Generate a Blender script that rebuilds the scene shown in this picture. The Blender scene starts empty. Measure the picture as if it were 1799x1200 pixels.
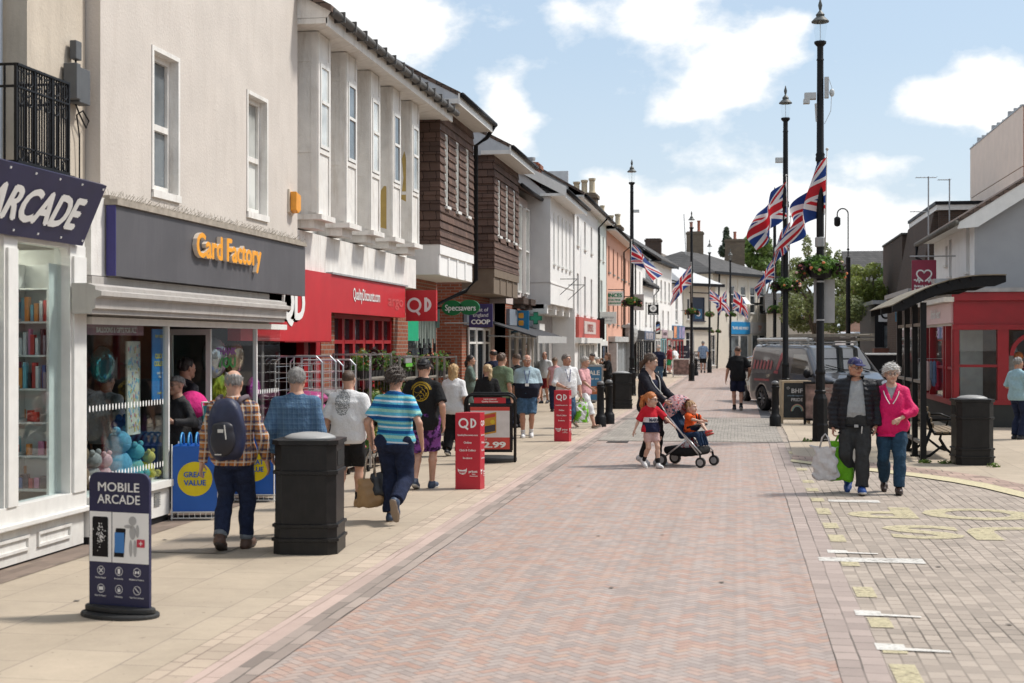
import bpy,math,random
import numpy as np
from mathutils import Vector,Matrix
R=math.radians
random.seed(7)
scn=bpy.context.scene
COL=scn.collection
FPX=2498.6;HY=603.0;EYE=1.9;TH=math.atan((1296-899.5)/FPX)
_fw=(-math.sin(TH),math.cos(TH));_rt=(math.cos(TH),math.sin(TH))
def ray(px,py):
 a=(px-899.5)/FPX
 return(_fw[0]+_rt[0]*a,_fw[1]+_rt[1]*a,(HY-py)/FPX)
def G(px,py,z=0):
 d=ray(px,py);s=(z-EYE)/d[2]
 return Vector((d[0]*s,d[1]*s,z))
def atX(px,py,X):
 d=ray(px,py);s=X/d[0]
 return Vector((X,d[1]*s,EYE+d[2]*s))
def atY(px,py,Y):
 d=ray(px,py);s=Y/d[1]
 return Vector((d[0]*s,Y,EYE+d[2]*s))
MATS={}
class NT:
 """tiny helper for building node trees"""
 def __init__(s,nt):s.nt=nt
 def n(s,typ,**kw):
  nd=s.nt.nodes.new(typ)
  for k,v in kw.items():
   if k.startswith('i_'):
    key=k[2:];key=int(key)if key.isdigit()else key.replace('_',' ')
    s.put(nd.inputs[key],v)
   else:setattr(nd,k,v)
  return nd
 def put(s,sock,v):
  if isinstance(v,bpy.types.NodeSocket):s.nt.links.new(v,sock)
  elif isinstance(v,bpy.types.Node):s.nt.links.new(v.outputs[0],sock)
  else:sock.default_value=v
 def m(s,op,a,b=0.0,c=None):
  nd=s.nt.nodes.new('ShaderNodeMath');nd.operation=op
  s.put(nd.inputs[0],a);s.put(nd.inputs[1],b)
  if c is not None:s.put(nd.inputs[2],c)
  return nd.outputs[0]
 def mix(s,f,a,b,blend='MIX'):
  nd=s.nt.nodes.new('ShaderNodeMix');nd.data_type='RGBA';nd.blend_type=blend
  s.put(nd.inputs[0],f);s.put(nd.inputs[6],a);s.put(nd.inputs[7],b)
  return nd.outputs[2]
 def xyz(s,coord='Object'):
  tc=s.nt.nodes.new('ShaderNodeTexCoord');sp=s.nt.nodes.new('ShaderNodeSeparateXYZ')
  s.nt.links.new(tc.outputs[coord],sp.inputs[0]);s.co=tc.outputs[coord]
  return sp.outputs
 def vec(s,x,y,z=0.0):
  nd=s.nt.nodes.new('ShaderNodeCombineXYZ')
  for i,v in enumerate((x,y,z)):s.put(nd.inputs[i],v)
  return nd.outputs[0]
 def noise(s,vec=None,scale=5,detail=3,rough=.55):
  nd=s.n('ShaderNodeTexNoise');nd.inputs['Scale'].default_value=scale
  nd.inputs['Detail'].default_value=detail;nd.inputs['Roughness'].default_value=rough
  if vec is not None:s.put(nd.inputs['Vector'],vec)
  return nd.outputs[0]
 def ramp(s,f,stops,interp='LINEAR'):
  nd=s.nt.nodes.new('ShaderNodeValToRGB');cr=nd.color_ramp;cr.interpolation=interp
  while len(cr.elements)>1:cr.elements.remove(cr.elements[-1])
  cr.elements[0].position=stops[0][0];cr.elements[0].color=c4(stops[0][1])
  for p,c in stops[1:]:
   e=cr.elements.new(p);e.color=c4(c)
  s.put(nd.inputs[0],f);return nd.outputs[0]
def c4(c):
 if isinstance(c,(int,float)):return(c,c,c,1)
 return(c[0],c[1],c[2],1)
def new_mat(name):
 m=bpy.data.materials.new(name);m.use_nodes=True
 t=NT(m.node_tree);b=m.node_tree.nodes['Principled BSDF']
 return m,t,b
def bump(t,b,h,strength=.3,dist=.01):
 nd=t.n('ShaderNodeBump');nd.inputs['Strength'].default_value=strength;nd.inputs['Distance'].default_value=dist
 t.put(nd.inputs['Height'],h);t.put(b.inputs['Normal'],nd.outputs[0])
def mat(name,col,rough=.6,metal=0.,nz=.1,ns=6.,bp=0.,bs=80.,streak=0.,spec=.5,coat=0.,dirt=(.16,.13,.1)):
 if name in MATS:return MATS[name]
 m,t,b=new_mat(name);x,y,z=t.xyz()
 b.inputs['Roughness'].default_value=rough;b.inputs['Metallic'].default_value=metal
 b.inputs['Specular IOR Level'].default_value=spec;b.inputs['Coat Weight'].default_value=coat
 f=t.noise(t.co,ns,5)
 lo=tuple(c*(1-nz)for c in col);hi=tuple(min(1,c*(1+nz))for c in col)
 c=t.ramp(f,[(.3,lo),(.7,hi)])
 if streak:
  sv=t.vec(t.m('MULTIPLY',t.m('ADD',x,y),3.0),t.m('MULTIPLY',z,.35),0)
  s1=t.noise(sv,2.2,6,.7)
  s2=t.ramp(s1,[(.5,0.),(.78,1.)])
  c=t.mix(t.m('MULTIPLY',s2,streak),c,c4(dirt))
 t.put(b.inputs['Base Color'],c)
 if bp:bump(t,b,t.noise(t.co,bs,3),bp,.01)
 MATS[name]=m;return m
def brick_mat(name,c1,c2,mortar,bw=.225,bh=.075,ms=.01,flat=False,nz=.25,bp=.4,rough=.85,offset=.5,rot=False,squash=1):
 """bricks / tiles / pavers; flat: laid in the XY plane, rot: courses run along Y"""
 if name in MATS:return MATS[name]
 m,t,b=new_mat(name);x,y,z=t.xyz()
 if flat:v=t.vec(y,x)if rot else t.vec(x,y)
 else:v=t.vec(t.m('ADD',x,y),z)
 br=t.n('ShaderNodeTexBrick',offset=offset);t.put(br.inputs['Vector'],v)
 br.inputs['Scale'].default_value=1;br.inputs['Mortar Size'].default_value=ms
 br.inputs['Brick Width'].default_value=bw;br.inputs['Row Height'].default_value=bh
 br.inputs['Mortar Smooth'].default_value=.2;br.inputs['Bias'].default_value=0
 br.inputs['Color1'].default_value=c4(c1);br.inputs['Color2'].default_value=c4(c2);br.inputs['Mortar'].default_value=c4(mortar)
 n1=t.noise(t.co,1.3,6,.65);n2=t.noise(t.co,30,3)
 k=t.m('ADD',t.m('MULTIPLY',n1,nz*1.6),t.m('MULTIPLY',n2,nz));k=t.m('ADD',k,1-nz*1.3)
 cc=t.n('ShaderNodeVectorMath',operation='SCALE');t.put(cc.inputs[0],br.outputs[0]);t.put(cc.inputs['Scale'],k)
 t.put(b.inputs['Base Color'],cc.outputs[0]);b.inputs['Roughness'].default_value=rough;b.inputs['Specular IOR Level'].default_value=.2
 bump(t,b,t.m('ADD',t.m('MULTIPLY',br.outputs['Fac'],-1.),t.m('MULTIPLY',n2,.25)),bp,.006)
 MATS[name]=m;return m
def glass_mat(name='shop_glass',tint=(.9,.95,.95),refl=1.0,haze=.0):
 if name in MATS:return MATS[name]
 m,t,b=new_mat(name);nt=m.node_tree;nt.nodes.remove(b)
 tr=t.n('ShaderNodeBsdfTransparent');tr.inputs[0].default_value=c4(tint)
 gl=t.n('ShaderNodeBsdfGlossy');gl.inputs['Roughness'].default_value=.01
 lw=t.n('ShaderNodeLayerWeight');lw.inputs[0].default_value=.5
 fr_=t.m('MULTIPLY_ADD',t.m('POWER',lw.outputs['Facing'],5.0),.93,.05)
 mx=t.n('ShaderNodeMixShader');t.put(mx.inputs[0],t.m('MULTIPLY',fr_,refl));t.put(mx.inputs[1],tr.outputs[0]);t.put(mx.inputs[2],gl.outputs[0])
 t.put(nt.nodes['Material Output'].inputs[0],mx.outputs[0]);MATS[name]=m;return m
def emit_mat(name,col,s):
 if name in MATS:return MATS[name]
 m,t,b=new_mat(name);b.inputs['Base Color'].default_value=c4(col)
 b.inputs['Emission Color'].default_value=c4(col);b.inputs['Emission Strength'].default_value=s
 MATS[name]=m;return m
def pane_mat(name,base=(.02,.025,.03),rough=.03):
 if name in MATS:return MATS[name]
 m,t,b=new_mat(name);x,y,z=t.xyz()
 f=t.noise(t.co,1.1,3);lo=tuple(c*.5 for c in base);hi=tuple(c*1.7 for c in base)
 t.put(b.inputs['Base Color'],t.ramp(f,[(.35,lo),(.65,hi)]));b.inputs['Roughness'].default_value=rough
 b.inputs['Specular IOR Level'].default_value=.7
 bump(t,b,t.noise(t.co,2.5,1),.03,.02)
 MATS[name]=m;return m
MW={}
USED={}
def tag(o,label=None,cat=None,group=None,kind=None):
 if label:o['label']=label
 if cat:o['category']=cat
 if group:o['group']=group
 if kind:o['kind']=kind
 return o
def thing(name,label,cat,loc=(0,0,0),rz=0.,group=None,scale=1.):
 o=bpy.data.objects.new(name,None);COL.objects.link(o);o.empty_display_size=.1
 o.location=loc;o.rotation_euler=(0,0,rz);o.scale=(scale,)*3
 MW[o.name]=Matrix.LocRotScale(Vector(loc),Matrix.Rotation(rz,3,'Z'),Vector((scale,)*3))
 return tag(o,label,cat,group)
def frame(o,t):
 """facade frame: s runs along t, d along the outward normal, z up"""
 t=Vector((t[0],t[1],0)).normalized();n=t.cross(Vector((0,0,1)))
 return Matrix(((t.x,n.x,0,o[0]),(t.y,n.y,0,o[1]),(0,0,1,o[2]if len(o)>2 else 0),(0,0,0,1)))
_tc={}
def text_geo(s,bold=0.,shear=0.,spacing=1.):
 key=(s,bold,shear,spacing)
 if key not in _tc:
  cu=bpy.data.curves.new('t','FONT');cu.body=s;cu.offset=bold;cu.shear=shear
  cu.space_character=spacing;cu.resolution_u=3;cu.fill_mode='FRONT';cu.dimensions='2D'
  ob=bpy.data.objects.new('t',cu);me=ob.to_mesh()
  v=np.array([q.co[:]for q in me.vertices])if len(me.vertices)else np.zeros((1,3));f=[tuple(p.vertices)for p in me.polygons]
  ob.to_mesh_clear();bpy.data.objects.remove(ob);bpy.data.curves.remove(cu)
  _tc[key]=(v,f)
 return _tc[key]
class MB:
 def __init__(s,fr=None):
  s.v=[];s.f=[];s.mi=[];s.cur=0;s.set(fr)
 def set(s,fr):s.fr=fr;s.flip=fr is not None and fr.to_3x3().determinant()<0;return s
 def add(s,vs,fs):
  b=len(s.v)
  if s.fr is not None:vs=[s.fr@Vector(v)for v in vs]
  s.v+=[tuple(v)for v in vs]
  for f in fs:
   f=[b+i for i in f]
   s.f.append(f[::-1]if s.flip else f);s.mi.append(s.cur)
  return s
 def box(s,x0,x1,y0,y1,z0,z1):
  return s.add([(x,y,z)for z in(z0,z1)for y in(y0,y1)for x in(x0,x1)],
[(0,2,3,1),(4,5,7,6),(0,1,5,4),(2,6,7,3),(0,4,6,2),(1,3,7,5)])
 def cbox(s,c,sz):return s.box(c[0]-sz[0]/2,c[0]+sz[0]/2,c[1]-sz[1]/2,c[1]+sz[1]/2,c[2]-sz[2]/2,c[2]+sz[2]/2)
 def poly(s,*p):return s.add(p,[tuple(range(len(p)))])
 def prism(s,pts,a,b,ax=1):
  """pts: 2D outline in the two axes other than ax (x,z for ax=1; y,z for ax=0; x,y for ax=2), from a to b along ax"""
  n=len(pts)
  def P(p,h):return(p[0],h,p[1])if ax==1 else((h,p[0],p[1])if ax==0 else(p[0],p[1],h))
  vs=[P(p,a)for p in pts]+[P(p,b)for p in pts]
  fs=[tuple(range(n)),tuple(range(2*n-1,n-1,-1))]+[(i,i+n,(i+1)%n+n,(i+1)%n)for i in range(n)]
  return s.add(vs,fs)
 def lathe(s,prof,c=(0,0,0),n=16,ang=0.):
  vs=[];fs=[]
  for r,z in prof:
   for k in range(n):
    a=2*math.pi*k/n+ang;vs.append((c[0]+r*math.cos(a),c[1]+r*math.sin(a),c[2]+z))
  for i in range(len(prof)-1):
   for k in range(n):
    a=i*n+k;b=i*n+(k+1)%n;fs.append((a,b,b+n,a+n))
  fs.append(tuple(range(n-1,-1,-1)));m=(len(prof)-1)*n;fs.append(tuple(range(m,m+n)))
  return s.add(vs,fs)
 def tube(s,pts,r,n=8,caps=True):
  pts=[Vector(p)for p in pts];rs=r if isinstance(r,(list,tuple))else[r]*len(pts)
  vs=[];fs=[];up=Vector((0.13,.21,.97))
  for i,p in enumerate(pts):
   d=(pts[min(i+1,len(pts)-1)]-pts[max(i-1,0)]).normalized()
   a=d.cross(up)
   if a.length<.1:a=d.cross(Vector((1,0,0)))
   a.normalize();b=d.cross(a)
   for k in range(n):
    t=2*math.pi*k/n;vs.append(p+(a*math.cos(t)+b*math.sin(t))*rs[i])
  for i in range(len(pts)-1):
   for k in range(n):
    q=i*n+k;w=i*n+(k+1)%n;fs.append((q,q+n,w+n,w))
  if caps:fs.append(tuple(range(n)));m=(len(pts)-1)*n;fs.append(tuple(range(m+n-1,m-1,-1)))
  return s.add(vs,fs)
 def ball(s,c,r,n=10,m=7):
  r=(r,)*3 if isinstance(r,(int,float))else r
  vs=[(c[0],c[1],c[2]-r[2])];fs=[]
  for i in range(1,m):
   ph=math.pi*i/m-math.pi/2
   for k in range(n):
    a=2*math.pi*k/n
    vs.append((c[0]+r[0]*math.cos(ph)*math.cos(a),c[1]+r[1]*math.cos(ph)*math.sin(a),c[2]+r[2]*math.sin(ph)))
  vs.append((c[0],c[1],c[2]+r[2]));T=len(vs)-1
  for k in range(n):
   fs.append((0,1+(k+1)%n,1+k));fs.append((T,T-n+k,T-n+(k+1)%n))
  for i in range(m-2):
   for k in range(n):
    a=1+i*n+k;b=1+i*n+(k+1)%n;fs.append((a,b,b+n,a+n))
  return s.add(vs,fs)
 def disc(s,c,r,fr_n=16,d=0.004,inner=0.,ry=None,a0=0.,a1=360.):
  """flat disc / ring in the s-z plane, facing +d"""
  ry=ry or r;n=fr_n;full=a1-a0>=359.9
  A=[R(a0+(a1-a0)*k/n)for k in range(n+(0 if full else 1))]
  o=[(c[0]+r*math.cos(a),c[1]+d,c[2]+ry*math.sin(a))for a in A]
  if not inner and full:return s.add(o,[tuple(range(n))])
  q=inner if inner else 0
  i=[(c[0]+q*r*math.cos(a),c[1]+d,c[2]+q*ry*math.sin(a))for a in A]
  L=len(A)
  return s.add(o+i,[(k,(k+1)%L,L+(k+1)%L,L+k)for k in range(n)])
 def text(s,txt,o,h=None,w=None,bold=0.02,shear=0.,depth=.004,align='c',spacing=1.,maxw=None):
  """text in the frame's s-z plane; o = (s, d, z) of its left/centre bottom; h = cap height, w = total width"""
  hv=max(0,bold-.012);v,f=text_geo(txt,(0 if hv else bold),shear,spacing);hv+=(.012 if hv else 0)
  if hv:
   n0=len(v);vv=[v];ff=list(f)
   for i_,(dx,dy)in enumerate(((-1,0),(1,0),(0,.6),(0,-.6))):vv.append(v+np.array([dx*hv,dy*hv,.004*(i_+1)]));ff+=[tuple(q+n0*(i_+1)for q in g)for g in f]
   v=np.concatenate(vv);f=ff
  lo=v.min(0);hi=v.max(0)
  ch=text_geo('H',bold,0,1)[0][:,1].max()
  k=h/ch if h else w/(hi[0]-lo[0])
  kx=w/(hi[0]-lo[0])if w else k
  if maxw and(hi[0]-lo[0])*kx>maxw:kx=maxw/(hi[0]-lo[0])
  W=(hi[0]-lo[0])*kx;off={'c':-W/2,'l':0,'r':-W}[align]
  vs=[(o[0]+off+(q[0]-lo[0])*kx,o[1]+depth+q[2]*min(k,.1),o[2]+q[1]*k)for q in v]
  return s.add(vs,[tuple(g[::-1])for g in f])
 def bar(s,p,q,w):
  """flat stroke between two (s,z) points at depth d=p[1]"""
  a=Vector((p[0],p[2]));b=Vector((q[0],q[2]));t=(b-a).normalized()*w/2;n=Vector((-t.y,t.x))
  P=[a-n,b-n,b+n,a+n]
  return s.add([(u.x,p[1],u.y)for u in P],[(0,1,2,3)])
 def build(s,name,m,parent=None,label=None,smooth=False,bevel=0.,tagd=None,weld=False):
  me=bpy.data.meshes.new(name);me.from_pydata(s.v,[],s.f)
  ms=m if isinstance(m,(list,tuple))else[m]
  for q in ms:me.materials.append(q)
  if len(ms)>1:me.polygons.foreach_set('material_index',s.mi)
  if smooth:me.shade_smooth()
  if smooth=='auto':me.set_sharp_from_angle(angle=R(40))
  o=bpy.data.objects.new(name,me);COL.objects.link(o)
  if parent is not None:
   o.parent=parent
   o.matrix_parent_inverse=(MW[parent.name].inverted()if s.fr is not None or getattr(s,'world',False)else Matrix.Identity(4))
   MW[o.name]=Matrix.Identity(4)if(s.fr is not None or getattr(s,'world',False))else MW[parent.name]
  else:MW[o.name]=Matrix.Identity(4)
  if bevel:
   b=o.modifiers.new('bevel','BEVEL');b.width=bevel;b.segments=2;b.limit_method='ANGLE';b.angle_limit=R(35)
  if label:o['label']=label
  if tagd:tag(o,*tagd)
  return o
def WB():
 m=MB();m.world=True;return m
def copy_tree(o,parent=None,loc=None,rz=None):
 c=o.copy();COL.objects.link(c);c.parent=parent
 if parent is None:
  if loc is not None:c.location=loc
  if rz is not None:c.rotation_euler=(0,0,rz)
  MW[c.name]=Matrix.LocRotScale(c.location,c.rotation_euler,c.scale)
 else:MW[c.name]=MW[parent.name]
 for ch in list(o.children):copy_tree(ch,c)
 return c
 # camera, sun, sky
cd=bpy.data.cameras.new('camera');cam=bpy.data.objects.new('camera',cd);COL.objects.link(cam)
cam.location=(0,0,EYE);cam.rotation_euler=(R(90),0,TH)
cd.lens=50;cd.sensor_width=36;cd.clip_end=3000;cd.shift_y=3/1799
cd.dof.use_dof=True;cd.dof.focus_distance=21.5;cd.dof.aperture_fstop=3.2
scn.camera=cam
SUN_EL,SUN_AZ=R(54),R(64)
sd=bpy.data.lights.new('sun','SUN');so=bpy.data.objects.new('sun',sd);COL.objects.link(so)
sd.energy=3.5;sd.angle=R(8);sd.color=(1,.95,.88)
_sv=Vector((math.sin(SUN_AZ)*math.cos(SUN_EL),math.cos(SUN_AZ)*math.cos(SUN_EL),math.sin(SUN_EL)))
so.rotation_euler=_sv.to_track_quat('Z','Y').to_euler();so.location=_sv*60
w=bpy.data.worlds.new('World');scn.world=w;w.use_nodes=True
t=NT(w.node_tree);bg=w.node_tree.nodes['Background']
sky=t.n('ShaderNodeTexSky',sky_type='NISHITA',sun_disc=False,sun_elevation=SUN_EL,sun_rotation=SUN_AZ,air_density=1.2,dust_density=1.5,ozone_density=1.0)
X,Y,Z=t.xyz('Generated');co=t.co
yy=t.m('MAXIMUM',t.m('ABSOLUTE',Y),.12)
U=t.m('DIVIDE',X,yy);V=t.m('DIVIDE',Z,yy)
warp=t.n('ShaderNodeTexNoise');warp.inputs['Scale'].default_value=9;warp.inputs['Detail'].default_value=4
t.put(warp.inputs['Vector'],t.vec(U,t.m('MULTIPLY',V,1.3),t.m('MULTIPLY',Y,.3)))
sw=t.n('ShaderNodeSeparateXYZ');t.put(sw.inputs[0],warp.outputs['Color'])
U2=t.m('ADD',U,t.m('MULTIPLY',t.m('SUBTRACT',sw.outputs[0],.5),.10));V2=t.m('ADD',V,t.m('MULTIPLY',t.m('SUBTRACT',sw.outputs[1],.5),.07))
fine=t.noise(t.vec(U,t.m('MULTIPLY',V,1.5),t.m('MULTIPLY',Y,.3)),26,7,.62)
med=t.noise(t.vec(U,t.m('MULTIPLY',V,1.7),t.m('MULTIPLY',Y,.3)),8,5,.55)
BL=[
(690,60,170,75,1.),(600,5,90,60,.8),(1010,25,75,60,.6),(1165,55,75,60,.85),(1240,10,90,25,.7),(1310,110,95,55,1.),(1235,180,110,48,1.),
(1390,75,40,30,.4),(905,180,62,62,.9),(860,235,90,40,.7),(1040,330,70,50,.9),(1120,400,190,55,.8),(1290,330,130,48,.75),(1240,430,170,75,1.1),
(1400,380,130,70,.8),(1530,290,75,28,.6),(1700,180,105,62,1.15),(1790,150,90,60,.9),(1600,420,170,70,.95),(1540,470,140,60,.7),(950,120,60,22,.25),(1350,260,190,34,.4),(1500,120,60,40,.22)]
acc=None
for px,py,rx,ry,wt in BL:
 d=ray(px,py);u0,v0=d[0]/d[1],d[2]/d[1]
 a=t.m('DIVIDE',t.m('SUBTRACT',U2,u0),rx/FPX*.94);b_=t.m('DIVIDE',t.m('SUBTRACT',V2,v0),ry/FPX*.88)
 g=t.m('MULTIPLY',t.m('EXPONENT',t.m('MULTIPLY',t.m('ADD',t.m('MULTIPLY',a,a),t.m('MULTIPLY',b_,b_)),-1.0)),wt)
 acc=g if acc is None else t.m('ADD',acc,g)
front=t.m('GREATER_THAN',Y,0.12)
inpic=t.m('LESS_THAN',V,.34)
back=t.m('MULTIPLY',t.ramp(t.noise(co,2.2,6,.6),[(.42,0.),(.62,1.)]),1.)
den=t.m('ADD',t.m('MULTIPLY',acc,t.m('MULTIPLY',front,inpic)),t.m('MULTIPLY',back,t.m('SUBTRACT',1,t.m('MULTIPLY',front,inpic))))
den=t.m('ADD',den,t.m('ADD',t.m('MULTIPLY',t.m('SUBTRACT',fine,.5),1.1),t.m('MULTIPLY',t.m('SUBTRACT',med,.5),.7)))
cov=t.ramp(den,[(.32,0.),(.48,.30),(.66,.82),(.9,1.)])
thick=t.ramp(den,[(.5,1.),(1.1,.93),(1.7,.8)])
cc=t.mix(thick,(7.2,7.5,8.0,1),(9.8,9.8,9.7,1))
skyc=t.mix(.5,sky.outputs[0],(5.6,7.3,9.3,1))
hz=t.ramp(V,[(0.,.6),(.08,.34),(.2,.10),(.6,0.)])
skyc=t.mix(hz,skyc,(7.6,8.2,8.9,1))
t.put(bg.inputs[0],t.mix(cov,skyc,cc));bg.inputs[1].default_value=.098
scn.view_settings.view_transform='Standard';scn.view_settings.look='None';scn.view_settings.gamma=1;scn.view_settings.exposure=0.24
scn.view_settings.use_curve_mapping=False
scn.cycles.max_bounces=7;scn.cycles.transparent_max_bounces=12;scn.cycles.diffuse_bounces=3;scn.cycles.glossy_bounces=3
scn.cycles.use_denoising=True;scn.cycles.use_adaptive_sampling=True;scn.cycles.adaptive_threshold=.02
scn.cycles.caustics_reflective=False;scn.cycles.caustics_refractive=False
try:scn.cycles.denoiser='OPENIMAGEDENOISE'
except Exception:pass
# ground
def herring(name):
 m,t,b=new_mat(name);x,y,z=t.xyz();co=t.co
 c=math.cos(R(45))/.064
 u=t.m('MULTIPLY',t.m('ADD',x,y),c);v=t.m('MULTIPLY',t.m('SUBTRACT',y,x),c)
 i=t.m('FLOOR',u);j=t.m('FLOOR',v);fx=t.m('SUBTRACT',u,i);fy=t.m('SUBTRACT',v,j)
 k=t.m('FLOORED_MODULO',t.m('SUBTRACT',i,j),4.0)
 is1=t.m('COMPARE',k,1,.1);is2=t.m('COMPARE',k,2,.1);hor=t.m('LESS_THAN',k,1.5);ver=t.m('SUBTRACT',1,hor)
 hx=t.m('ADD',fx,is1);vy=t.m('ADD',fy,is2)
 lng=t.m('ADD',t.m('MULTIPLY',hor,hx),t.m('MULTIPLY',ver,vy));sht=t.m('ADD',t.m('MULTIPLY',hor,fy),t.m('MULTIPLY',ver,fx))
 el=t.m('MINIMUM',lng,t.m('SUBTRACT',2,lng));es=t.m('MINIMUM',sht,t.m('SUBTRACT',1,sht));e=t.m('MINIMUM',el,es)
 wn=t.n('ShaderNodeTexWhiteNoise',noise_dimensions='3D');t.put(wn.inputs[0],t.vec(t.m('SUBTRACT',i,is1),t.m('SUBTRACT',j,is2),hor))
 big=t.noise(t.vec(t.m('MULTIPLY',x,.7),t.m('MULTIPLY',y,1.1)),1.6,5,.65)
 sel=t.m('ADD',wn.outputs[0],t.m('MULTIPLY',t.m('SUBTRACT',big,.5),.9))
 col=t.ramp(sel,[(0.,(.22,.215,.215)),(.22,(.31,.30,.29)),(.42,(.38,.32,.29)),(.62,(.40,.275,.225)),(.82,(.36,.195,.145)),(1.,(.43,.27,.19))],'CONSTANT')
 col=t.mix(.56,col,(.36,.265,.22,1))
 tr=t.noise(t.vec(t.m('MULTIPLY',x,1.6),t.m('MULTIPLY',y,.03)),2.2,3)
 n2=t.noise(co,45,3);n3=t.noise(co,2.3,5,.7)
 kk=t.m('ADD',.52,t.m('ADD',t.m('MULTIPLY',n2,.24),t.m('ADD',t.m('MULTIPLY',n3,.36),t.m('MULTIPLY',tr,.38))))
 sc=t.n('ShaderNodeVectorMath',operation='SCALE');t.put(sc.inputs[0],col);t.put(sc.inputs['Scale'],kk)
 jm=t.ramp(e,[(.015,.25),(.075,1.)])
 t.put(b.inputs['Base Color'],t.mix(jm,(.13,.105,.09,1),sc.outputs[0]))
 b.inputs['Roughness'].default_value=.62;t.put(b.inputs['Roughness'],t.ramp(tr,[(.3,.78),(.7,.55)]))
 bump(t,b,t.m('ADD',jm,t.m('MULTIPLY',n2,.3)),.5,.006)
 return m
def slab_mat(name,col,bw,bh,rot=False,ms=.006,var=.1,joint=(.2,.16,.12),stain=.35):
 m,t,b=new_mat(name);x,y,z=t.xyz();co=t.co
 wob=t.m('MULTIPLY',t.m('SUBTRACT',t.noise(co,.7,2),.5),.05)
 v=t.vec(t.m('ADD',y,wob),t.m('ADD',x,wob))if rot else t.vec(t.m('ADD',x,wob),t.m('ADD',y,wob))
 br=t.n('ShaderNodeTexBrick',offset=.45);t.put(br.inputs[0],v)
 for nm,val in(('Scale',1),('Mortar Size',ms),('Mortar Smooth',.3),('Bias',0),('Brick Width',bw),('Row Height',bh)):br.inputs[nm].default_value=val
 br.inputs['Color1'].default_value=c4(tuple(c*(1-var)for c in col));br.inputs['Color2'].default_value=c4(tuple(c*(1+var)for c in col))
 jn=t.ramp(t.noise(co,.9,3),[(.4,tuple(c*.8 for c in col)),(.6,joint)]);t.put(br.inputs['Mortar'],jn)
 n1=t.noise(co,1.1,6,.68);n2=t.noise(co,60,3);n3=t.noise(co,7,4,.7)
 k=t.m('ADD',t.m('ADD',t.m('MULTIPLY',n1,stain),t.m('MULTIPLY',n2,.16)),t.m('ADD',t.m('MULTIPLY',n3,.2),1-stain*.5-.18))
 sp=t.ramp(t.noise(co,16,2),[(.24,.55),(.3,1.)])
 k=t.m('MULTIPLY',k,sp)
 sc=t.n('ShaderNodeVectorMath',operation='SCALE');t.put(sc.inputs[0],br.outputs[0]);t.put(sc.inputs['Scale'],k)
 t.put(b.inputs['Base Color'],sc.outputs[0]);b.inputs['Roughness'].default_value=.8
 bump(t,b,t.m('ADD',t.m('MULTIPLY',br.outputs['Fac'],-1),t.m('MULTIPLY',n2,.2)),.35,.005)
 return m
M_HER=herring('brick_paving_herringbone')
M_FLAG=slab_mat('sandstone_flags',(.40,.33,.25),.75,.6,True,.006,.05,(.24,.2,.165),.5)
M_FLAGD=slab_mat('dark_threshold_paving',(.2,.15,.12),.21,.105,True,.006,.2)
M_SETT=slab_mat('granite_setts',(.335,.28,.232),0.165,.108,True,.008,.17,(.10,.08,.062),.45)
M_SETTG=slab_mat('grey_setts',(.29,.26,.225),.14,.11,False,.012,.22,(.11,.1,.085),.3)
M_KERB=slab_mat('pink_granite_kerb',(.43,.325,.28),.9,.3,True,.006,.1)
M_BAND=slab_mat('brick_band',(.33,.265,.235),.21,.145,True,.007,.13,(.11,.09,.075))
M_BANDG=slab_mat('grey_brick_band',(.27,.22,.19),.42,.10,True,.007,.28,(.09,.075,.062))
M_CHAN=slab_mat('pale_channel_bricks',(.44,.355,.275),.22,.17,True,.008,.12,(.2,.15,.12))
M_ASPH=mat('asphalt',(.10,.1,.105),.9,nz=.2,ns=3)
def sheet(name,pts,m,z):
 b=MB();b.add([(p[0],p[1],z)for p in pts],[tuple(range(len(pts)))])
 o=b.build(name,m);o['kind']='structure';return o
def strip(name,x0,x1,y0,y1,m,z):return sheet(name,[(x0,y0),(x1,y0),(x1,y1),(x0,y1)],m,z)
strip('ground',-900,900,-300,1500,M_ASPH,-.012)
strip('road',-2.7,.58,-6,140,M_HER,0)
strip('pavement',-9,-3.33,-6,140,M_FLAG,.006)
strip('shop_threshold',-7.5,-5.72,2,27,M_FLAGD,.010)
strip('kerb',-3.33,-3.06,-6,140,M_CHAN,.004)
strip('channel',-3.06,-2.89,-6,140,M_KERB,.004)
strip('brick_border',-2.89,-2.7,-6,140,M_BANDG,.004)
strip('road_border',.58,.72,-6,27.6,M_BAND,.004)
strip('road_border',.72,.865,-6,27.6,M_BAND,.0045)
strip('parking_bay',.865,60,-6,140,M_SETT,0)
strip('crossing',-2.7,.86,27.6,36.5,M_SETTG,.008)
cur=[G(x,y)for x,y in((1393,800),(1415,803),(1470,808),(1540,815),(1610,823),(1680,831),(1740,840),(1799,853),(1900,885))]
rim=[G(x,y)for x,y in((1390,808),(1412,811),(1465,817),(1537,824),(1607,832),(1676,841),(1735,851),(1799,866),(1900,902))]
yel=[G(x,y)for x,y in((1389,812),(1411,815),(1463,821.5),(1535,829.5),(1604,838),(1672,848),(1730,859),(1799,876),(1900,915))]
for q_ in(cur,rim,yel):q_.append(Vector((60,q_[-1].y-.6,0)))
right_pave=[(c.x,c.y)for c in cur]+[(60,cur[-1].y),(60,140),(1.0,140),(1.0,29.6)]
sheet('pavement',right_pave,M_FLAG,.012)
kb=MB();n=len(cur)
kb.add([(c.x,c.y,.014)for c in cur]+[(c.x,c.y,.014)for c in rim],[(i,i+1,n+i+1,n+i)for i in range(n-1)])
o=kb.build('kerb',slab_mat('red_brick_kerb',(.33,.235,.19),.22,.3,False,.01,.3,(.1,.08,.06)));o['kind']='structure'
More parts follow.
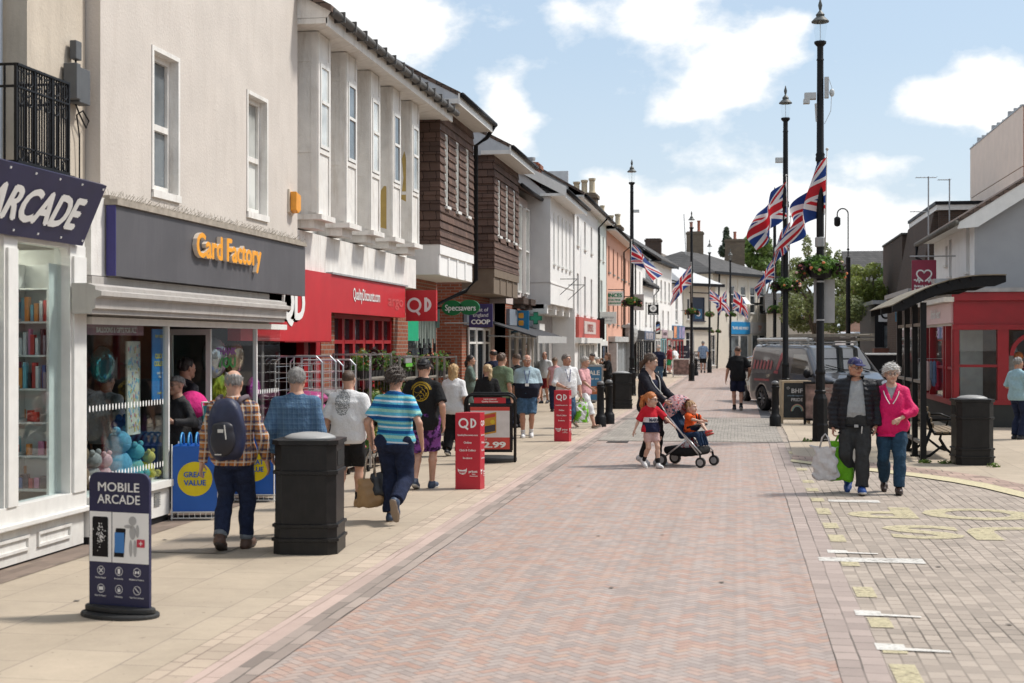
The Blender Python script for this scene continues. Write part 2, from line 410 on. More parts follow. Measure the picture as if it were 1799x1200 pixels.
M_YEL=mat('worn_yellow_paint',(.50,.44,.28),.8,nz=.22,ns=40);M_WHT=mat('worn_white_paint',(.62,.6,.56),.8,nz=.2,ns=40)
def paint(name,m,draw,z=.006):
 b=MB();draw(b);o=b.build(name,m);o['kind']='structure';return o
def worn(m):
 """paint worn through to the setts: ragged transparent patches"""
 q=m.copy();q.name=m.name+'_ragged';t=NT(q.node_tree);b=q.node_tree.nodes['Principled BSDF'];x,y,z=t.xyz()
 a=t.ramp(t.m('ADD',t.m('MULTIPLY',t.noise(t.co,14,5,.7),.75),t.m('MULTIPLY',t.noise(t.co,2,2),.25)),[(.36,.3),(.5,.85)]);t.put(b.inputs['Alpha'],a);return q
M_YELW,M_WHTW=worn(M_YEL),worn(M_WHT)
def _d(b):b.add([(c.x,c.y,.013)for c in rim]+[(c.x,c.y,.013)for c in yel],[(i,i+1,n+i+1,n+i)for i in range(n-1)])
paint('yellow_line',M_YEL,_d)
def _d(b):
 for y,L in((8.15,.5),(8.95,.28),(9.75,.35),(10.9,.45),(12.4,.4),(13.9,.5),(14.9,.45),(16.1,.6),(17.4,.4),(18.6,.4),(19.7,.4),(21.6,.4),(23.2,.6),(24.8,.6)):
  b.add([(.88,y,.006),(1.03,y,.006),(1.03,y+L,.006),(.88,y+L,.006)],[(0,1,2,3)])
paint('yellow_dashes',M_YELW,_d)
worn2=M_WHTW.copy()
for l in list(worn2.node_tree.links):
 if l.to_socket.name=='Alpha':
  e=l.from_node.color_ramp.elements;e[0].position=.34;e[1].position=.46;e[1].color=(.9,.9,.9,1)
def _d(b):
 for px,py in((1545,1140),(1508,1080),(1458,971)):
  p=G(px,py)
  b.add([(p.x-.02,p.y-.06,.008),(p.x+.16,p.y-.06,.008),(p.x+.16,p.y+.12,.008),(p.x-.02,p.y+.14,.008)],[(0,1,2,3)])
  b.add([(p.x+.14,p.y-.06,.009),(p.x+.42,p.y-.08,.009),(p.x+.42,p.y-.03,.009),(p.x+.14,p.y+.02,.009)],[(0,1,2,3)])
paint('white_bay_marks',worn2,_d)
def _d(b):
 b.fr=None
 for s,px,py,wpx,hpx in(('STOP',1800,906,600,20),('BUS',1830,940,520,24)):
  a=G(px,py+hpx/2);c=G(px-wpx/2,py+hpx/2);top=G(px,py-hpx/2)
  v,f=text_geo(s,.03);lo,hi=v.min(0),v.max(0)
  W=(a-c).length*2;H=abs(top.y-a.y)
  b.add([(a.x-((q[0]-lo[0])/(hi[0]-lo[0])-.5)*W,top.y-(q[1]-lo[1])/(hi[1]-lo[1])*H,.007)for q in v],f)
paint('bus_stop_lettering',M_YELW,_d)
def _d(b):
 for px,py,wd in((1530,985,.9),(1500,881,.6)):
  p=G(px,py);b.add([(p.x-wd/2,p.y-.12,.007),(p.x+wd/2,p.y-.15,.007),(p.x+wd/2,p.y+.14,.007),(p.x-wd/2,p.y+.1,.007)],[(0,1,2,3)])
paint('white_worn_patch',M_WHTW,_d)
p=G(340,968);strip('access_cover',-5.35,-4.55,12.2,13.4,slab_mat('cover_slab',(.27,.225,.18),2,2,False,.01,.05),.013)
# buildings of the left side
def SY(px,X):return atX(px,600,X).y
def ZX(px,py,X):return atX(px,py,X).z
M_RENC=mat('cream_render',(.575,.525,.475),.9,nz=.06,ns=1.6,bp=.45,bs=30,streak=.2,dirt=(.30,.24,.19))
M_RENY=mat('yellowish_render',(.53,.465,.38),.9,nz=.09,ns=2,bp=.4,bs=30,streak=.3)
M_WHT_W=mat('white_paint_wall',(.78,.775,.76),.85,nz=.04,ns=3,bp=.2,bs=40,streak=.12)
M_WHT_D=mat('peeling_white_paint',(.72,.70,.665),.75,nz=.09,ns=4,bp=.4,bs=40,streak=.6,dirt=(.34,.27,.2))
M_TRIM=mat('white_trim',(.72,.71,.68),.5,nz=.05,ns=7,streak=.1)
M_GREYW=mat('pale_grey_render',(.56,.55,.545),.9,nz=.05,ns=3,bp=.2,bs=40,streak=.12)
M_BLACK=mat('black_iron',(.009,.009,.010),.45,nz=.3,ns=20,spec=.2)
M_BLACKP=mat('black_plastic',(.011,.011,.013),.5,nz=.2,spec=.18)
M_NAVY=mat('navy_sign',(.018,.02,.065),.45,nz=.15,ns=3,streak=.12,dirt=(.08,.08,.1))
M_WLET=mat('white_lettering',(.8,.8,.78),.5,nz=.03)
M_RED=mat('red_fascia',(.50,.022,.03),.45,nz=.08,ns=2,streak=.14,dirt=(.4,.12,.1))
M_REDP=mat('red_paint',(.36,.012,.018),.35,nz=.1,ns=3)
M_BRICK=brick_mat('red_brick',(.30,.095,.05),(.23,.07,.04),(.26,.21,.17),bp=.5)
M_BRICKD=brick_mat('dark_brick',(.085,.055,.042),(.06,.04,.033),(.08,.068,.058))
M_BRICKY=brick_mat('weathered_stock_brick',(.20,.15,.10),(.14,.105,.08),(.17,.15,.12))
M_SLATE=brick_mat('grey_slate',(.105,.10,.098),(.075,.073,.072),(.035,.035,.035),.28,.17,.008)
M_TILE=brick_mat('brown_roof_tile',(.15,.105,.085),(.1,.075,.062),(.04,.03,.025),.2,.14,.01)
M_PANE=pane_mat('dark_window_pane');M_PANEB=pane_mat('blind_window_pane',(.42,.43,.41),.12);M_PANEG=pane_mat('grey_window_pane',(.11,.125,.135),.05)
M_LEAD=mat('lead_flashing',(.3,.3,.305),.6,nz=.15)
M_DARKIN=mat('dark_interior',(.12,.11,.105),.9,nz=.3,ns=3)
M_CHROME=mat('chrome_wire',(.6,.6,.6),.3,metal=1.,nz=.05)
M_STEEL=mat('grey_steel',(.35,.355,.36),.45,metal=.4,nz=.1)
M_GLASS=glass_mat()
FL=lambda X:frame((X,0,0),(0,1,0))
def wall(mb,s0,s1,z0,z1,holes=(),d=0.,rev=.13):
 """facade sheet with openings and their reveals"""
 ss=sorted({s0,s1,*[q for h in holes for q in h[:2]]});zz=sorted({z0,z1,*[q for h in holes for q in h[2:4]]})
 for a,b in zip(ss,ss[1:]):
  for c,e in zip(zz,zz[1:]):
   m,k=(a+b)/2,(c+e)/2
   if any(h[0]<m<h[1]and h[2]<k<h[3]for h in holes):continue
   mb.add([(a,d,c),(b,d,c),(b,d,e),(a,d,e)],[(0,1,2,3)])
 for h in holes:
  a,b,c,e=h[:4]
  mb.add([(a,d,c),(b,d,c),(b,d,e),(a,d,e),(a,d-rev,c),(b,d-rev,c),(b,d-rev,e),(a,d-rev,e)],
[(0,4,5,1),(1,5,6,2),(2,6,7,3),(3,7,4,0)])
 return mb
def win(root,fr,s0,s1,z0,z1,fm=None,pm=None,d=-.09,bars=(0,1),fw=.05,sill=True,name='window',sillm=None,mid=.5,th=.05):
 """a framed window: bars = (vertical count, horizontal count)"""
 fm=fm or M_TRIM;pm=pm or M_PANE
 m=MB(fr)
 m.box(s0,s0+fw,d,d+th,z0,z1);m.box(s1-fw,s1,d,d+th,z0,z1)
 m.box(s0+fw,s1-fw,d,d+th,z0,z0+fw);m.box(s0+fw,s1-fw,d,d+th,z1-fw,z1)
 for k in range(bars[0]):
  c=s0+(s1-s0)*(k+1)/(bars[0]+1);m.box(c-fw*.35,c+fw*.35,d+.004,d+th-.006,z0+fw,z1-fw)
 for k in range(bars[1]):
  c=z0+(z1-z0)*(mid if bars[1]==1 else(k+1)/(bars[1]+1));m.box(s0+fw,s1-fw,d+.007,d+th+.006,c-fw*.45,c+fw*.45)
 w_=m.build(name,fm,root)
 g=MB(fr);g.box(s0+fw*.5,s1-fw*.5,d+.002,d+.012,z0+fw*.5,z1-fw*.5);g.build('pane',pm,w_)
 if sill:
  q=MB(fr);q.box(s0-.05,s1+.05,d,.07,z0-.06,z0-.002);q.build('sill',sillm or fm,w_)
 return w_
def roof(root,fr,s0,s1,eave_d,eave_z,depth,rise,m,th=.09,over=.12,name='roof'):
 """pitched slab with the ridge along s"""
 b=MB(fr);a=s0-over;c=s1+over;D=depth/2
 pr=[(eave_d,eave_z),(eave_d,eave_z+th),(-D,eave_z+rise+th),(-depth-eave_d,eave_z+th),(-depth-eave_d,eave_z),(-D,eave_z+rise)]
 vs=[(a,p[0],p[1])for p in pr]+[(c,p[0],p[1])for p in pr];n=6
 b.add(vs,[(0,1,2,5),(2,3,4,5),(6,11,8,7),(8,11,10,9)]+[(i,i+n,(i+1)%n+n,(i+1)%n)for i in range(n)])
 return b.build(name,m,root)
def gutter(root,fr,s0,s1,d,z,m=None,r=.055,down=None,zb=0.):
 b=MB(fr);b.tube([(s0,d,z),(s1,d,z)],r,8)
 o=b.build('gutter',m or M_BLACKP,root,smooth=True)
 if down is not None:
  q=MB(fr);q.tube([(down,d,z),(down,d,z-.12),(down,.06,z-.45),(down,.06,zb)],.038,8);q.build('downpipe',m or M_BLACKP,root,smooth=True)
 return o
def chimney(root,x,y,z0,z1,sx,sy,m,pots=2,potm=None,poth=.55,name='chimney'):
 b=WB();b.box(x-sx/2,x+sx/2,y-sy/2,y+sy/2,z0,z1)
 b.box(x-sx/2-.06,x+sx/2+.06,y-sy/2-.06,y+sy/2+.06,z1+.003,z1+.14);b.box(x-sx/2+.03,x+sx/2-.03,y-sy/2+.03,y+sy/2-.03,z1+.143,z1+.22)
 c=b.build(name,m,root)
 for k in range(pots):
  p=WB();u=(k+.5)/pots-.5
  px,py=(x+u*sx*.9,y)if sx>=sy else(x,y+u*sy*.9)
  h=poth*(1+.12*((k*7)%3-1))
  p.lathe([(.13,0),(.16,.03),(.12,.08),(.115,h-.1),(.145,h-.08),(.145,h),(.1,h)],(px,py,z1+.222),10);p.build('chimney_pot',potm or mat('buff_pot',(.5,.42,.29),.85),c,smooth='auto')
 return c
def shell(mb,s0,s1,d,depth,z0,z1,rise=None,front=False):
 """side walls (with gable) and back of a building in facade frame"""
 for s in(s0,s1):
  p=[(s,d,z0),(s,d,z1)]+([(s,d-depth/2,z1+rise)]if rise else[])+[(s,d-depth,z1),(s,d-depth,z0)]
  mb.add(p,[tuple(range(len(p)))])
 mb.add([(s0,d-depth,z0),(s1,d-depth,z0),(s1,d-depth,z1),(s0,d-depth,z1)],[(0,1,2,3)])
 return mb
X0=-6.35
arc=thing('shop_building','cream rendered shop building with iron balcony and navy arcade sign, cut by the photo edge','building',(X0,10,0))
b=MB(FL(X0));wall(b,5,13.18,2.85,9,[(10.75,12.02,3.45,6.6)],rev=.3);shell(b,5,13.18,0,7,0,9);b.build('wall',M_RENY,arc)
win(arc,FL(X0),10.8,11.97,3.45,6.55,mat('pale_blue_frame',(.5,.56,.62),.5),M_PANEG,d=-.26,bars=(0,1),fw=.12,sill=False)
A=atX(28,110,-5.85);Bq=atX(120,140,-5.85)
def railing():
 b=WB();z1=5.03-.55;y0,y1=A.y,Bq.y;x=-5.85;zt=A.z;zb=ZX(28,285,-5.85)
 for(ya,yb)in((y0,y1),):
  b.box(x-.02,x+.02,ya,yb,zt-.02,zt);b.box(x-.015,x+.015,ya,yb,zt-.2,zt-.185);b.box(x-.02,x+.02,ya,yb,zb,zb+.02);b.box(x-.012,x+.012,ya,yb,zb+.13,zb+.142)
  n=21
  for k in range(n+1):
   y=ya+(yb-ya)*k/n;r=.012 if k%7==0 else.006
   b.box(x-r,x+r,y-r,y+r,zb,zt)
  for k in range(6):
   y=ya+(yb-ya)*(k+.5)/6
   for zc,rr in((zt-.1,.06),(zb+.075,.045),(zt-.28,.05)):
    b.tube([(x,y+rr*math.cos(a),zc+rr*math.sin(a))for a in[i*math.pi/5 for i in range(11)]],.008,5)
 for z in(zt-.02,zt-.2,zb):b.box(X0,x,y0-.01,y0+.01,z,z+.02);b.box(X0,x,y1-.01,y1+.01,z,z+.02)
 for k in range(5):
  xx=X0+(x-X0)*k/5
  for yy in(y0,y1):b.box(xx-.007,xx+.007,yy-.007,yy+.007,zb,zt)
 b.box(X0,x+.04,y0-.05,y1+.05,zb-.07,zb-.004)
 return b
railing().build('balcony_railing',M_BLACK,arc)
def lean_frame(xt,zt,xb,zb):
 up=Vector((xt-xb,0,zt-zb));k=up.length;up.normalize();n=Vector((0,1,0)).cross(up)
 return Matrix(((0,n.x,up.x,xb),(1,n.y,up.y,0),(0,n.z,up.z,zb),(0,0,0,1))),k
ye=SY(168,-5.85);zt=ZX(181,325,-5.74);zb=ZX(155,433,-5.96)
lf,k=lean_frame(-5.74,zt,-5.98,zb)
b=MB(lf);b.box(5.2,ye,-.05,0,0,k);sg=b.build('fascia',M_NAVY,arc)
b=MB(lf);y1=SY(148,-5.84);b.text('MOBILE ARCADE',(y1,.002,k*.24),h=k*.50,bold=.05,shear=.22,align='r',w=(y1-SY(-52,-5.84))*1.62,spacing=1.0);b.build('lettering',M_WLET,sg)
b=MB(lf)
for s in np.arange(6,ye,.42):
 for z in(.04,k-.05):b.box(s,s+.018,0,.008,z,z+.018)
b.build('rivet',M_WLET,sg)
XB=-6.05
b=MB(FL(XB))
zs,zh=ZX(75,877,XB),zb
posts=[(SY(120,XB),SY(147,XB)),(SY(3,XB),SY(27,XB)),(SY(3,XB)-1.35,SY(3,XB)-1.23)]
for a,c in posts:b.box(a,c,-.14,.02,zs,zh)
for(a,c)in posts[:2]:b.box(a+.03,c-.03,.02,.045,zs,zh-.1)
ya=posts[2][0];yb=posts[0][1]
b.box(ya,yb,-.14,.01,zh-.03,zh+.1)
for(l,r)in((posts[1][1],posts[0][0]),(posts[2][1],posts[1][0])):
 n=8;rr=.13
 for sx,c0 in((1,l),(-1,r)):
  pts=[(c0,zh),(c0,zh-rr)]+[(c0+sx*rr*(1-math.cos(q)),zh-rr+rr*math.sin(q))for q in[i*math.pi/2/n for i in range(1,n+1)]]
  b.add([(p[0],0.0,p[1])for p in pts]+[(p[0],-.08,p[1])for p in pts],[tuple(range(len(pts))),tuple(range(2*len(pts)-1,len(pts)-1,-1))]+[(i,i+len(pts),(i+1)%len(pts)+len(pts),(i+1)%len(pts))for i in range(len(pts))])
b.box(ya,yb,-.14,.03,zs-.14,zs)
b.build('shopfront_frame',M_TRIM,arc,bevel=.008)
b=MB(FL(XB));b.box(ya,yb+.02,-.12,.075,zs-.19,zs-.141);b.build('sill',M_TRIM,arc,bevel=.01)
b=MB(FL(XB));b.box(ya,yb,-.14,.0,.03,zs-.19)
for k2 in range(4):
 c1=yb-.28-k2*.78;c0=c1-.62
 for(p,q,r_,s_)in((c0,c1,.12,.145),(c0,c1,zs-.30,zs-.275)):b.box(p,q,0,.022,r_,s_)
 b.box(c0,c0+.025,0,.02,.145,zs-.30);b.box(c1-.025,c1,0,.02,.145,zs-.30)
b.build('stallriser',mat('white_panel_paint',(.70,.69,.66),.5,streak=.35,dirt=(.25,.14,.07)),arc)
b=MB(FL(XB));b.box(ya,yb,-.1,-.03,0,.03);b.build('plinth',M_BLACKP,arc)
b=MB(FL(XB));b.box(ya,yb,-.075,-.067,zs,zh);b.build('shop_window',M_GLASS,arc)
b=WB();b.box(-9,-8.9,ya,12.95,0,3.2);b.box(-8.9,XB-.2,ya,12.95,zh+.1,zh+.2);b.box(-8.9,XB-.2,12.86,12.95,0,zh);b.box(-8.9,XB-.16,ya,12.86,zs-.22,zs-.18);b.build('shop_interior',mat('pale_shop_wall',(.55,.55,.52),.8),arc)
sh=WB();xs=-6.75
y0s,y1s=posts[1][1]-.05,12.62
for z in(zs+.03,zs+.36,zs+.66,zs+.97,zs+1.28,zs+1.58,zs+1.86):sh.box(xs-.02,xs+.28,y0s-1.6,y1s,z,z+.018)
for y in(y0s,(y0s+y1s)/2-.16,y1s):sh.box(xs-.02,xs+.3,y-.012,y+.012,zs,zs+1.9)
sh.box(xs-.04,xs-.02,y0s-1.6,y1s,zs,zs+1.9)
ysh=12.30;x0h,x1h=-6.98,-6.17
zl=[zs+.03+.305*k for k in range(7)]
for z in zl:sh.box(x0h,x1h,ysh-.22,ysh,z,z+.018)
for x in(x0h,-6.53,x1h):sh.box(x-.012,x+.012,ysh-.24,ysh,zs,zs+2.1)
sh.box(x0h,x1h,ysh,ysh+.02,zs,zs+2.1)
shelf=sh.build('display_shelf',mat('white_shelf',(.75,.75,.72),.5),arc)
rng=random.Random(3)
packs=WB();cols=[(.55,.06,.05),(.05,.2,.5),(.7,.7,.7),(.04,.04,.05),(.75,.3,.08),(.2,.5,.6),(.65,.25,.4),(.3,.3,.35)]
PM=[mat('pack_colour_%d'%i,c,.4)for i,c in enumerate(cols)]
for zi,z in enumerate((zs+.05,zs+.38,zs+.68,zs+.99,zs+1.3,zs+1.6)):
 y=y0s+.03
 while y<y1s-.08:
  wd=rng.uniform(.025,.06)if zi>2 else rng.uniform(.05,.1);hh=rng.uniform(.12,.22)if zi>2 else rng.uniform(.06,.2)
  packs.cur=rng.randrange(8);xx=xs+.2+rng.uniform(-.06,.05);packs.box(xx-.05,xx,y,y+wd*.85,z,z+hh);y+=wd+.004
 y=y0s-1.5
 while y<y0s-.1:
  packs.cur=rng.choice((1,3,5,3));packs.box(xs+.15,xs+.2,y,y+.09,z,z+rng.uniform(.1,.22));y+=.12
for zi,z in enumerate(zl[:6]):
 x=x0h+.03
 while x<x1h-.06:
  wd=rng.uniform(.025,.05)if zi>2 else rng.uniform(.04,.09);hh=rng.uniform(.14,.24)if zi>2 else rng.uniform(.07,.2);yy=ysh-.2+rng.uniform(0,.06);packs.cur=rng.randrange(8)
  if zi>2 or rng.random()<.75:packs.box(x,x+wd*.85,yy,yy+.05,z+.019,z+.019+hh)
  x+=wd+.005
packs.build('accessory_packs',PM,shelf)
b=WB();b.box(-7.0,-6.92,ya,12.7,zh-.05,zh-.02);b.build('strip_light',emit_mat('strip_light',(1,.93,.8),22.),arc)
cb=thing('junction_box','dark grey utility boxes with loose cable looped below, beside the balcony','junction box',(X0,12.6,4.4))
y=SY(133,-6.3);b=MB(FL(X0));z0=ZX(133,183,-6.3)
b.box(y-.1,y+.13,.02,.14,z0,z0+.34);b.box(y-.2,y-.115,.02,.16,z0+.02,z0+.36);b.box(y-.09,y+.03,.03,.1,z0+.42,z0+.6);b.build('cabinet',mat('weathered_grey_box',(.09,.095,.1),.6),cb,bevel=.008)
b=MB(FL(X0));b.tube([(y-.02,.06,z0+.4-.06),(y-.02,.06,z0+.43)],.01)
b.tube([(y,.05,z0),(y+.05,.06,z0-.08),(y+.2,.06,z0-.2),(y+.28,.05,z0-.12),(y+.15,.05,z0-.04),(y+.02,.05,z0-.1),(y+.1,.04,z0-.3),(y+.12,.03,z0-.7)],.008);b.build('cable',M_BLACKP,cb)
XC=-6.2
cf=thing('shop_building','tall cream rendered building with two sash windows over a grey card shop sign','building',(XC,16,0))
W1=(SY(266,XC),SY(315,XC),3.52,5.1);W2=(SY(433,XC),SY(470,XC),3.56,5.15)
b=MB(FL(XC));wall(b,13.2,19.55,2.2,9.2,[W1,W2],rev=.16);shell(b,13.2,19.55,0,8,2.2,9.2);b.build('wall',M_RENC,cf)
for i,q in enumerate((W1,W2)):
 wn=win(cf,FL(XC),q[0]+.04,q[1]-.04,q[2]+.03,q[3]-.04,M_WHT_D,M_PANEG if i==0 else M_PANEB,d=-.14,fw=.075,sill=False,mid=.47)
 b=MB(FL(XC));b.box(q[0],q[0]+.05,-.12,.012,q[2],q[3]);b.box(q[1]-.05,q[1],-.12,.012,q[2],q[3]);b.box(q[0]+.05,q[1]-.05,-.12,.012,q[3]-.05,q[3]);b.box(q[0],q[1],-.12,.03,q[2]-.05,q[2]+.03);b.build('frame',M_WHT_D,wn)
XF=-5.92
fy0,fy1=SY(203,XF),SY(536,XF);z0,z1=2.55,3.23
b=MB(FL(XF));b.box(fy0,fy1,-.09,0,z0,z1);fas=b.build('fascia',mat('slate_grey_fascia',(.085,.082,.088),.55,nz=.12,ns=1.5,streak=.3,dirt=(.17,.16,.17)),cf)
b=MB(FL(XF));b.box(fy0-.012,fy0-.001,-.09,.006,z0,z1);b.build('end_panel',mat('violet_blue_panel',(.035,.03,.16),.5),fas)
b=MB(FL(XF));b.text('Card Factory',((SY(337,XF)+SY(452,XF))/2,.055,2.86),h=.27,w=SY(452,XF)-SY(337,XF),bold=.045,depth=0)
v0=list(b.v);n0=len(v0);f0=list(b.f)
side=MB();side.world=True
side.v=v0+[(x-.05,y,z)for x,y,z in v0];side.f=[]
ec={}
for f in f0:
 for i in range(len(f)):
  e=(f[i],f[(i+1)%len(f)]);ec[tuple(sorted(e))]=ec.get(tuple(sorted(e)),0)+1
side.f=[(a,c,c+n0,a+n0)for(a,c),q in ec.items()if q==1];side.mi=[0]*len(side.f)
lt=b.build('lettering',mat('orange_letter_face',(.86,.36,.02),.35),fas);side.build('letter_return',mat('pale_letter_return',(.7,.6,.5),.4),lt)
b=MB(FL(XF));b.box(fy0-.02,fy1-.02,-.25,.03,z1+.004,z1+.06);b.box(fy0,fy1,-.28,-.06,z1+.06,z1+.1);b.build('ledge',mat('tan_ledge',(.33,.29,.24),.85,nz=.25,ns=9),cf)
b=MB(FL(XF))
for s in np.arange(fy0,fy1,.045):
 b.tube([(s,-.08,z1+.05),(s+random.uniform(-.03,.03),random.uniform(-.03,.04),z1+random.uniform(.1,.15))],.0025,3,False)
 b.tube([(s,-.2,z1+.05),(s+random.uniform(-.03,.03),-.22,z1+random.uniform(.16,.21))],.0025,3,False)
b.build('bird_netting',mat('dull_spikes',(.4,.36,.31),.6),cf)
b=MB(FL(XC));cy0,cy1=12.2,SY(527,-5.6)
prof=[(.19,2.45),(.34,2.45),(.42,2.425),(.42,2.39),(.48,2.375),(.48,2.335),(.42,2.31),(.42,2.22),(.39,2.205),(.39,2.17),(.19,2.17)]
b.add([(cy0,p[0],p[1])for p in prof]+[(cy1,p[0],p[1])for p in prof],[tuple(range(11)),tuple(range(21,10,-1))]+[(i,i+11,(i+1)%11+11,(i+1)%11)for i in range(11)]);b.box(12.62,cy1,0,.188,2.152,2.538);b.build('cornice',mat('weathered_cornice',(.40,.375,.35),.75,nz=.1,ns=3,streak=.55,dirt=(.2,.16,.13)),cf)
b=MB(FL(XC));b.box(12.64,13.3,-.2,.17,2.545,3.3);b.build('pilaster',M_WHT_D,cf)
XS=-6.0;sy0,sy1=12.56,14.45
b=MB(FL(XS));b.box(12.56,18.4,-.1,.02,2.08,2.148);b.box(sy1-.035,sy1,-.06,0,.45,2.08);b.box(sy0,sy1+.05,-.12,.05,.38,.45);b.build('shopfront_frame',M_TRIM,cf)
b=MB(FL(XS));b.box(sy0,sy1,-.35,0,.08,.38);st=b.build('stallriser',M_TRIM,cf);b=MB(FL(XS));b.box(sy0,sy1,-.33,-.02,0,.08);b.build('plinth',M_BLACKP,cf)
b=MB(FL(XS))
for z in np.arange(.2,.33,.018):b.box(sy1-.42,sy1-.27,0,.012,z,z+.009)
b.build('vent',mat('vent_grey',(.25,.25,.24),.6),st)
g=MB(FL(XS));g.box(sy0,sy1-.03,-.045,-.037,.45,2.08);gl=g.build('shop_window',M_GLASS,cf)
d=MB(FL(XS))
for z in(1.28,.62):
 for s in np.arange(sy0+.06,sy1-.05,.072):d.disc((s,0,z),.016,8,-.034,ry=.033)
d.build('dot_pattern',M_WLET,gl)
g=WB();g.add([(-6.3,16.45,.45),(XS-.03,17.25,.45),(XS-.03,17.25,2.08),(-6.3,16.45,2.08)],[(0,1,2,3)]);g.add([(XS-.03,17.25,.45),(XS-.03,18.25,.45),(XS-.03,18.25,2.08),(XS-.03,17.25,2.08)],[(0,1,2,3)])
g2=g.build('shop_window',M_GLASS,cf)
d=MB(FL(XS))
for s in np.arange(17.3,18.2,.07):d.disc((s,0,1.28),.016,8,-.02,ry=.033)
d.build('dot_pattern',M_WLET,g2)
b=WB();b.add([(-6.3,16.48,.0),(XS,17.25,0),(XS,18.3,0),(XS,18.3,.45),(XS,17.25,.45),(-6.3,16.48,.45)],[(0,1,4,5),(1,2,3,4)]);b.box(XS-.05,XS+.0,17.23,17.27,.45,2.08);b.build('stallriser',M_TRIM,cf)
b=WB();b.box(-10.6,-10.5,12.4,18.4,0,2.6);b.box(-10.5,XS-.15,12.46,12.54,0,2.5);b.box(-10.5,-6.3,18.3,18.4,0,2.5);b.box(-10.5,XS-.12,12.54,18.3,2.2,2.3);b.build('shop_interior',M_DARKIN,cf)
b=WB();b.box(-6.85,-6.3,16.42,16.47,2.0,2.07);b.box(-6.85,-6.79,16.42,16.47,0,2.0);b.box(-6.36,-6.3,16.42,16.47,0,2.0);b.box(-6.79,-6.36,16.42,16.47,0,.12);b.build('door',M_TRIM,cf)
b=WB();b.box(-6.79,-6.36,16.43,16.45,.12,2.0);b.build('door_pane',M_GLASS,cf)
def rack(x,y,cols,seed,label):
 r_=random.Random(seed);o=thing('card_rack',label,'card rack',(x,y,0))
 b=WB();b.box(x-.22,x+.02,y-.03,y+.7,0,1.95);b.build('rack_frame',mat('rack_dark',(.06,.05,.06),.6),o)
 b=WB()
 for z in np.arange(.5,1.8,.2):
  for yy in np.arange(y,y+.62,.11):
   b.cur=r_.randrange(8);b.box(x+.02,x+.03,yy,yy+.095,z,z+.17)
 b.build('greeting_cards',PM,o)
b=WB();b.box(-7.9,-7.86,12.6,14.3,.5,2.1);tag(b.build('display_panel',mat('teal_display_panel',(.03,.22,.24),.6,nz=.25,ns=4)),'teal display panel behind the card shop window goods','display panel')
rack(-7.2,12.7,0,8,'card rack full of cards right behind the left window of the card shop');rack(-9.6,13.5,0,4,'card rack at the back of the card shop, behind the left window');rack(-9.9,14.8,0,5,'card rack facing the card shop doorway');rack(-9.4,16.6,0,6,'card rack behind the shop balloon window')
b=WB();a0,a1=SY(203,-6.1),SY(243,-6.1)
WRAP=[mat('wrap_%d'%i,c,.5)for i,c in enumerate(((.6,.58,.5),(.25,.5,.58),(.65,.5,.2),(.6,.25,.3),(.3,.4,.6)))]
b.box(-6.22,-6.2,13.83,14.15,.95,1.92);r_=random.Random(9)
b.mi[:]=[0]*len(b.f)
for q in range(120):
 b.cur=r_.randrange(1,5);y=13.84+r_.random()*.28;z=.97+r_.random()*.9;s=r_.uniform(.012,.03);b.box(-6.2,-6.197+q*1e-5,y,y+s,z,z+s*1.3)
tag(b.build('wrapping_paper_display',WRAP),'tall panel of patterned wrapping paper hanging in the card shop window','window display')
b=MB(FL(-6.08));a0,a1=14.18,14.56;b.box(a0,a1,-.01,0,1.3,2.05);bn=b.build('window_poster',mat('bright_blue_poster',(.02,.19,.48),.4))
tag(bn,'blue click and collect poster at the corner of the card shop window','poster')
b=MB(FL(-6.08));tx=(('BUY ONLINE',1.96,.03),('CLICK &',1.74,.05),('COLLECT',1.66,.05),('SAME DAY',1.57,.025),('FREE',1.53,.025))
for i,(s_,z,h)in enumerate(tx):b.cur=1 if i in(0,1,2)else 0;b.text(s_,((a0+a1)/2,.001,z),h=h,bold=.03,maxw=.38)
b.cur=1;b.text('in store',((a0+a1)/2,.001,1.36),h=.03,shear=.2);b.build('lettering',[M_WLET,mat('yellow_print',(.75,.6,.05),.5)],bn)
b=MB(FL(-6.1));b.box(12.7,14.0,-.02,0,1.98,2.08);o=b.build('window_banner',mat('mauve_banner',(.3,.16,.2),.6));tag(o,'mauve strip banner along the head of the card shop window','banner')
b=MB(FL(-6.1));b.text('BALLOONS & GIFTS FOR ALL',(13.35,.001,2.005),h=.05,bold=.02,maxw=1.15);b.build('lettering',M_WLET,o)
def soft_blob(name,label,cat,parts,m,group=None):
 b=MB()
 for c,r in parts:b.ball(c,r,12,8)
 o=b.build(name,m,smooth=True);return tag(o,label,cat,group)
M_PL={k:mat('plush_'+k,c,.95,nz=.2,ns=30,bp=.6,bs=120)for k,c in dict(brown=(.22,.14,.09),grey=(.35,.33,.33),blue=(.12,.35,.5),pink=(.6,.35,.38),teal=(.1,.38,.4),yellow=(.6,.5,.1),white=(.6,.58,.55),deep=(.02,.12,.4)).items()}
def plush(x,y,z,k,m,label):
 soft_blob('soft_toy',label,'soft toy',[((x,y,z+.1*k),(.11*k,.12*k,.12*k)),((x+.03,y,z+.27*k),(.085*k,.09*k,.08*k)),((x+.05,y-.07*k,z+.35*k),.03*k),((x+.05,y+.07*k,z+.35*k),.03*k),((x+.1,y-.08*k,z+.05*k),.05*k),((x+.1,y+.08*k,z+.05*k),.05*k)],M_PL[m],'soft toys in the card shop window')
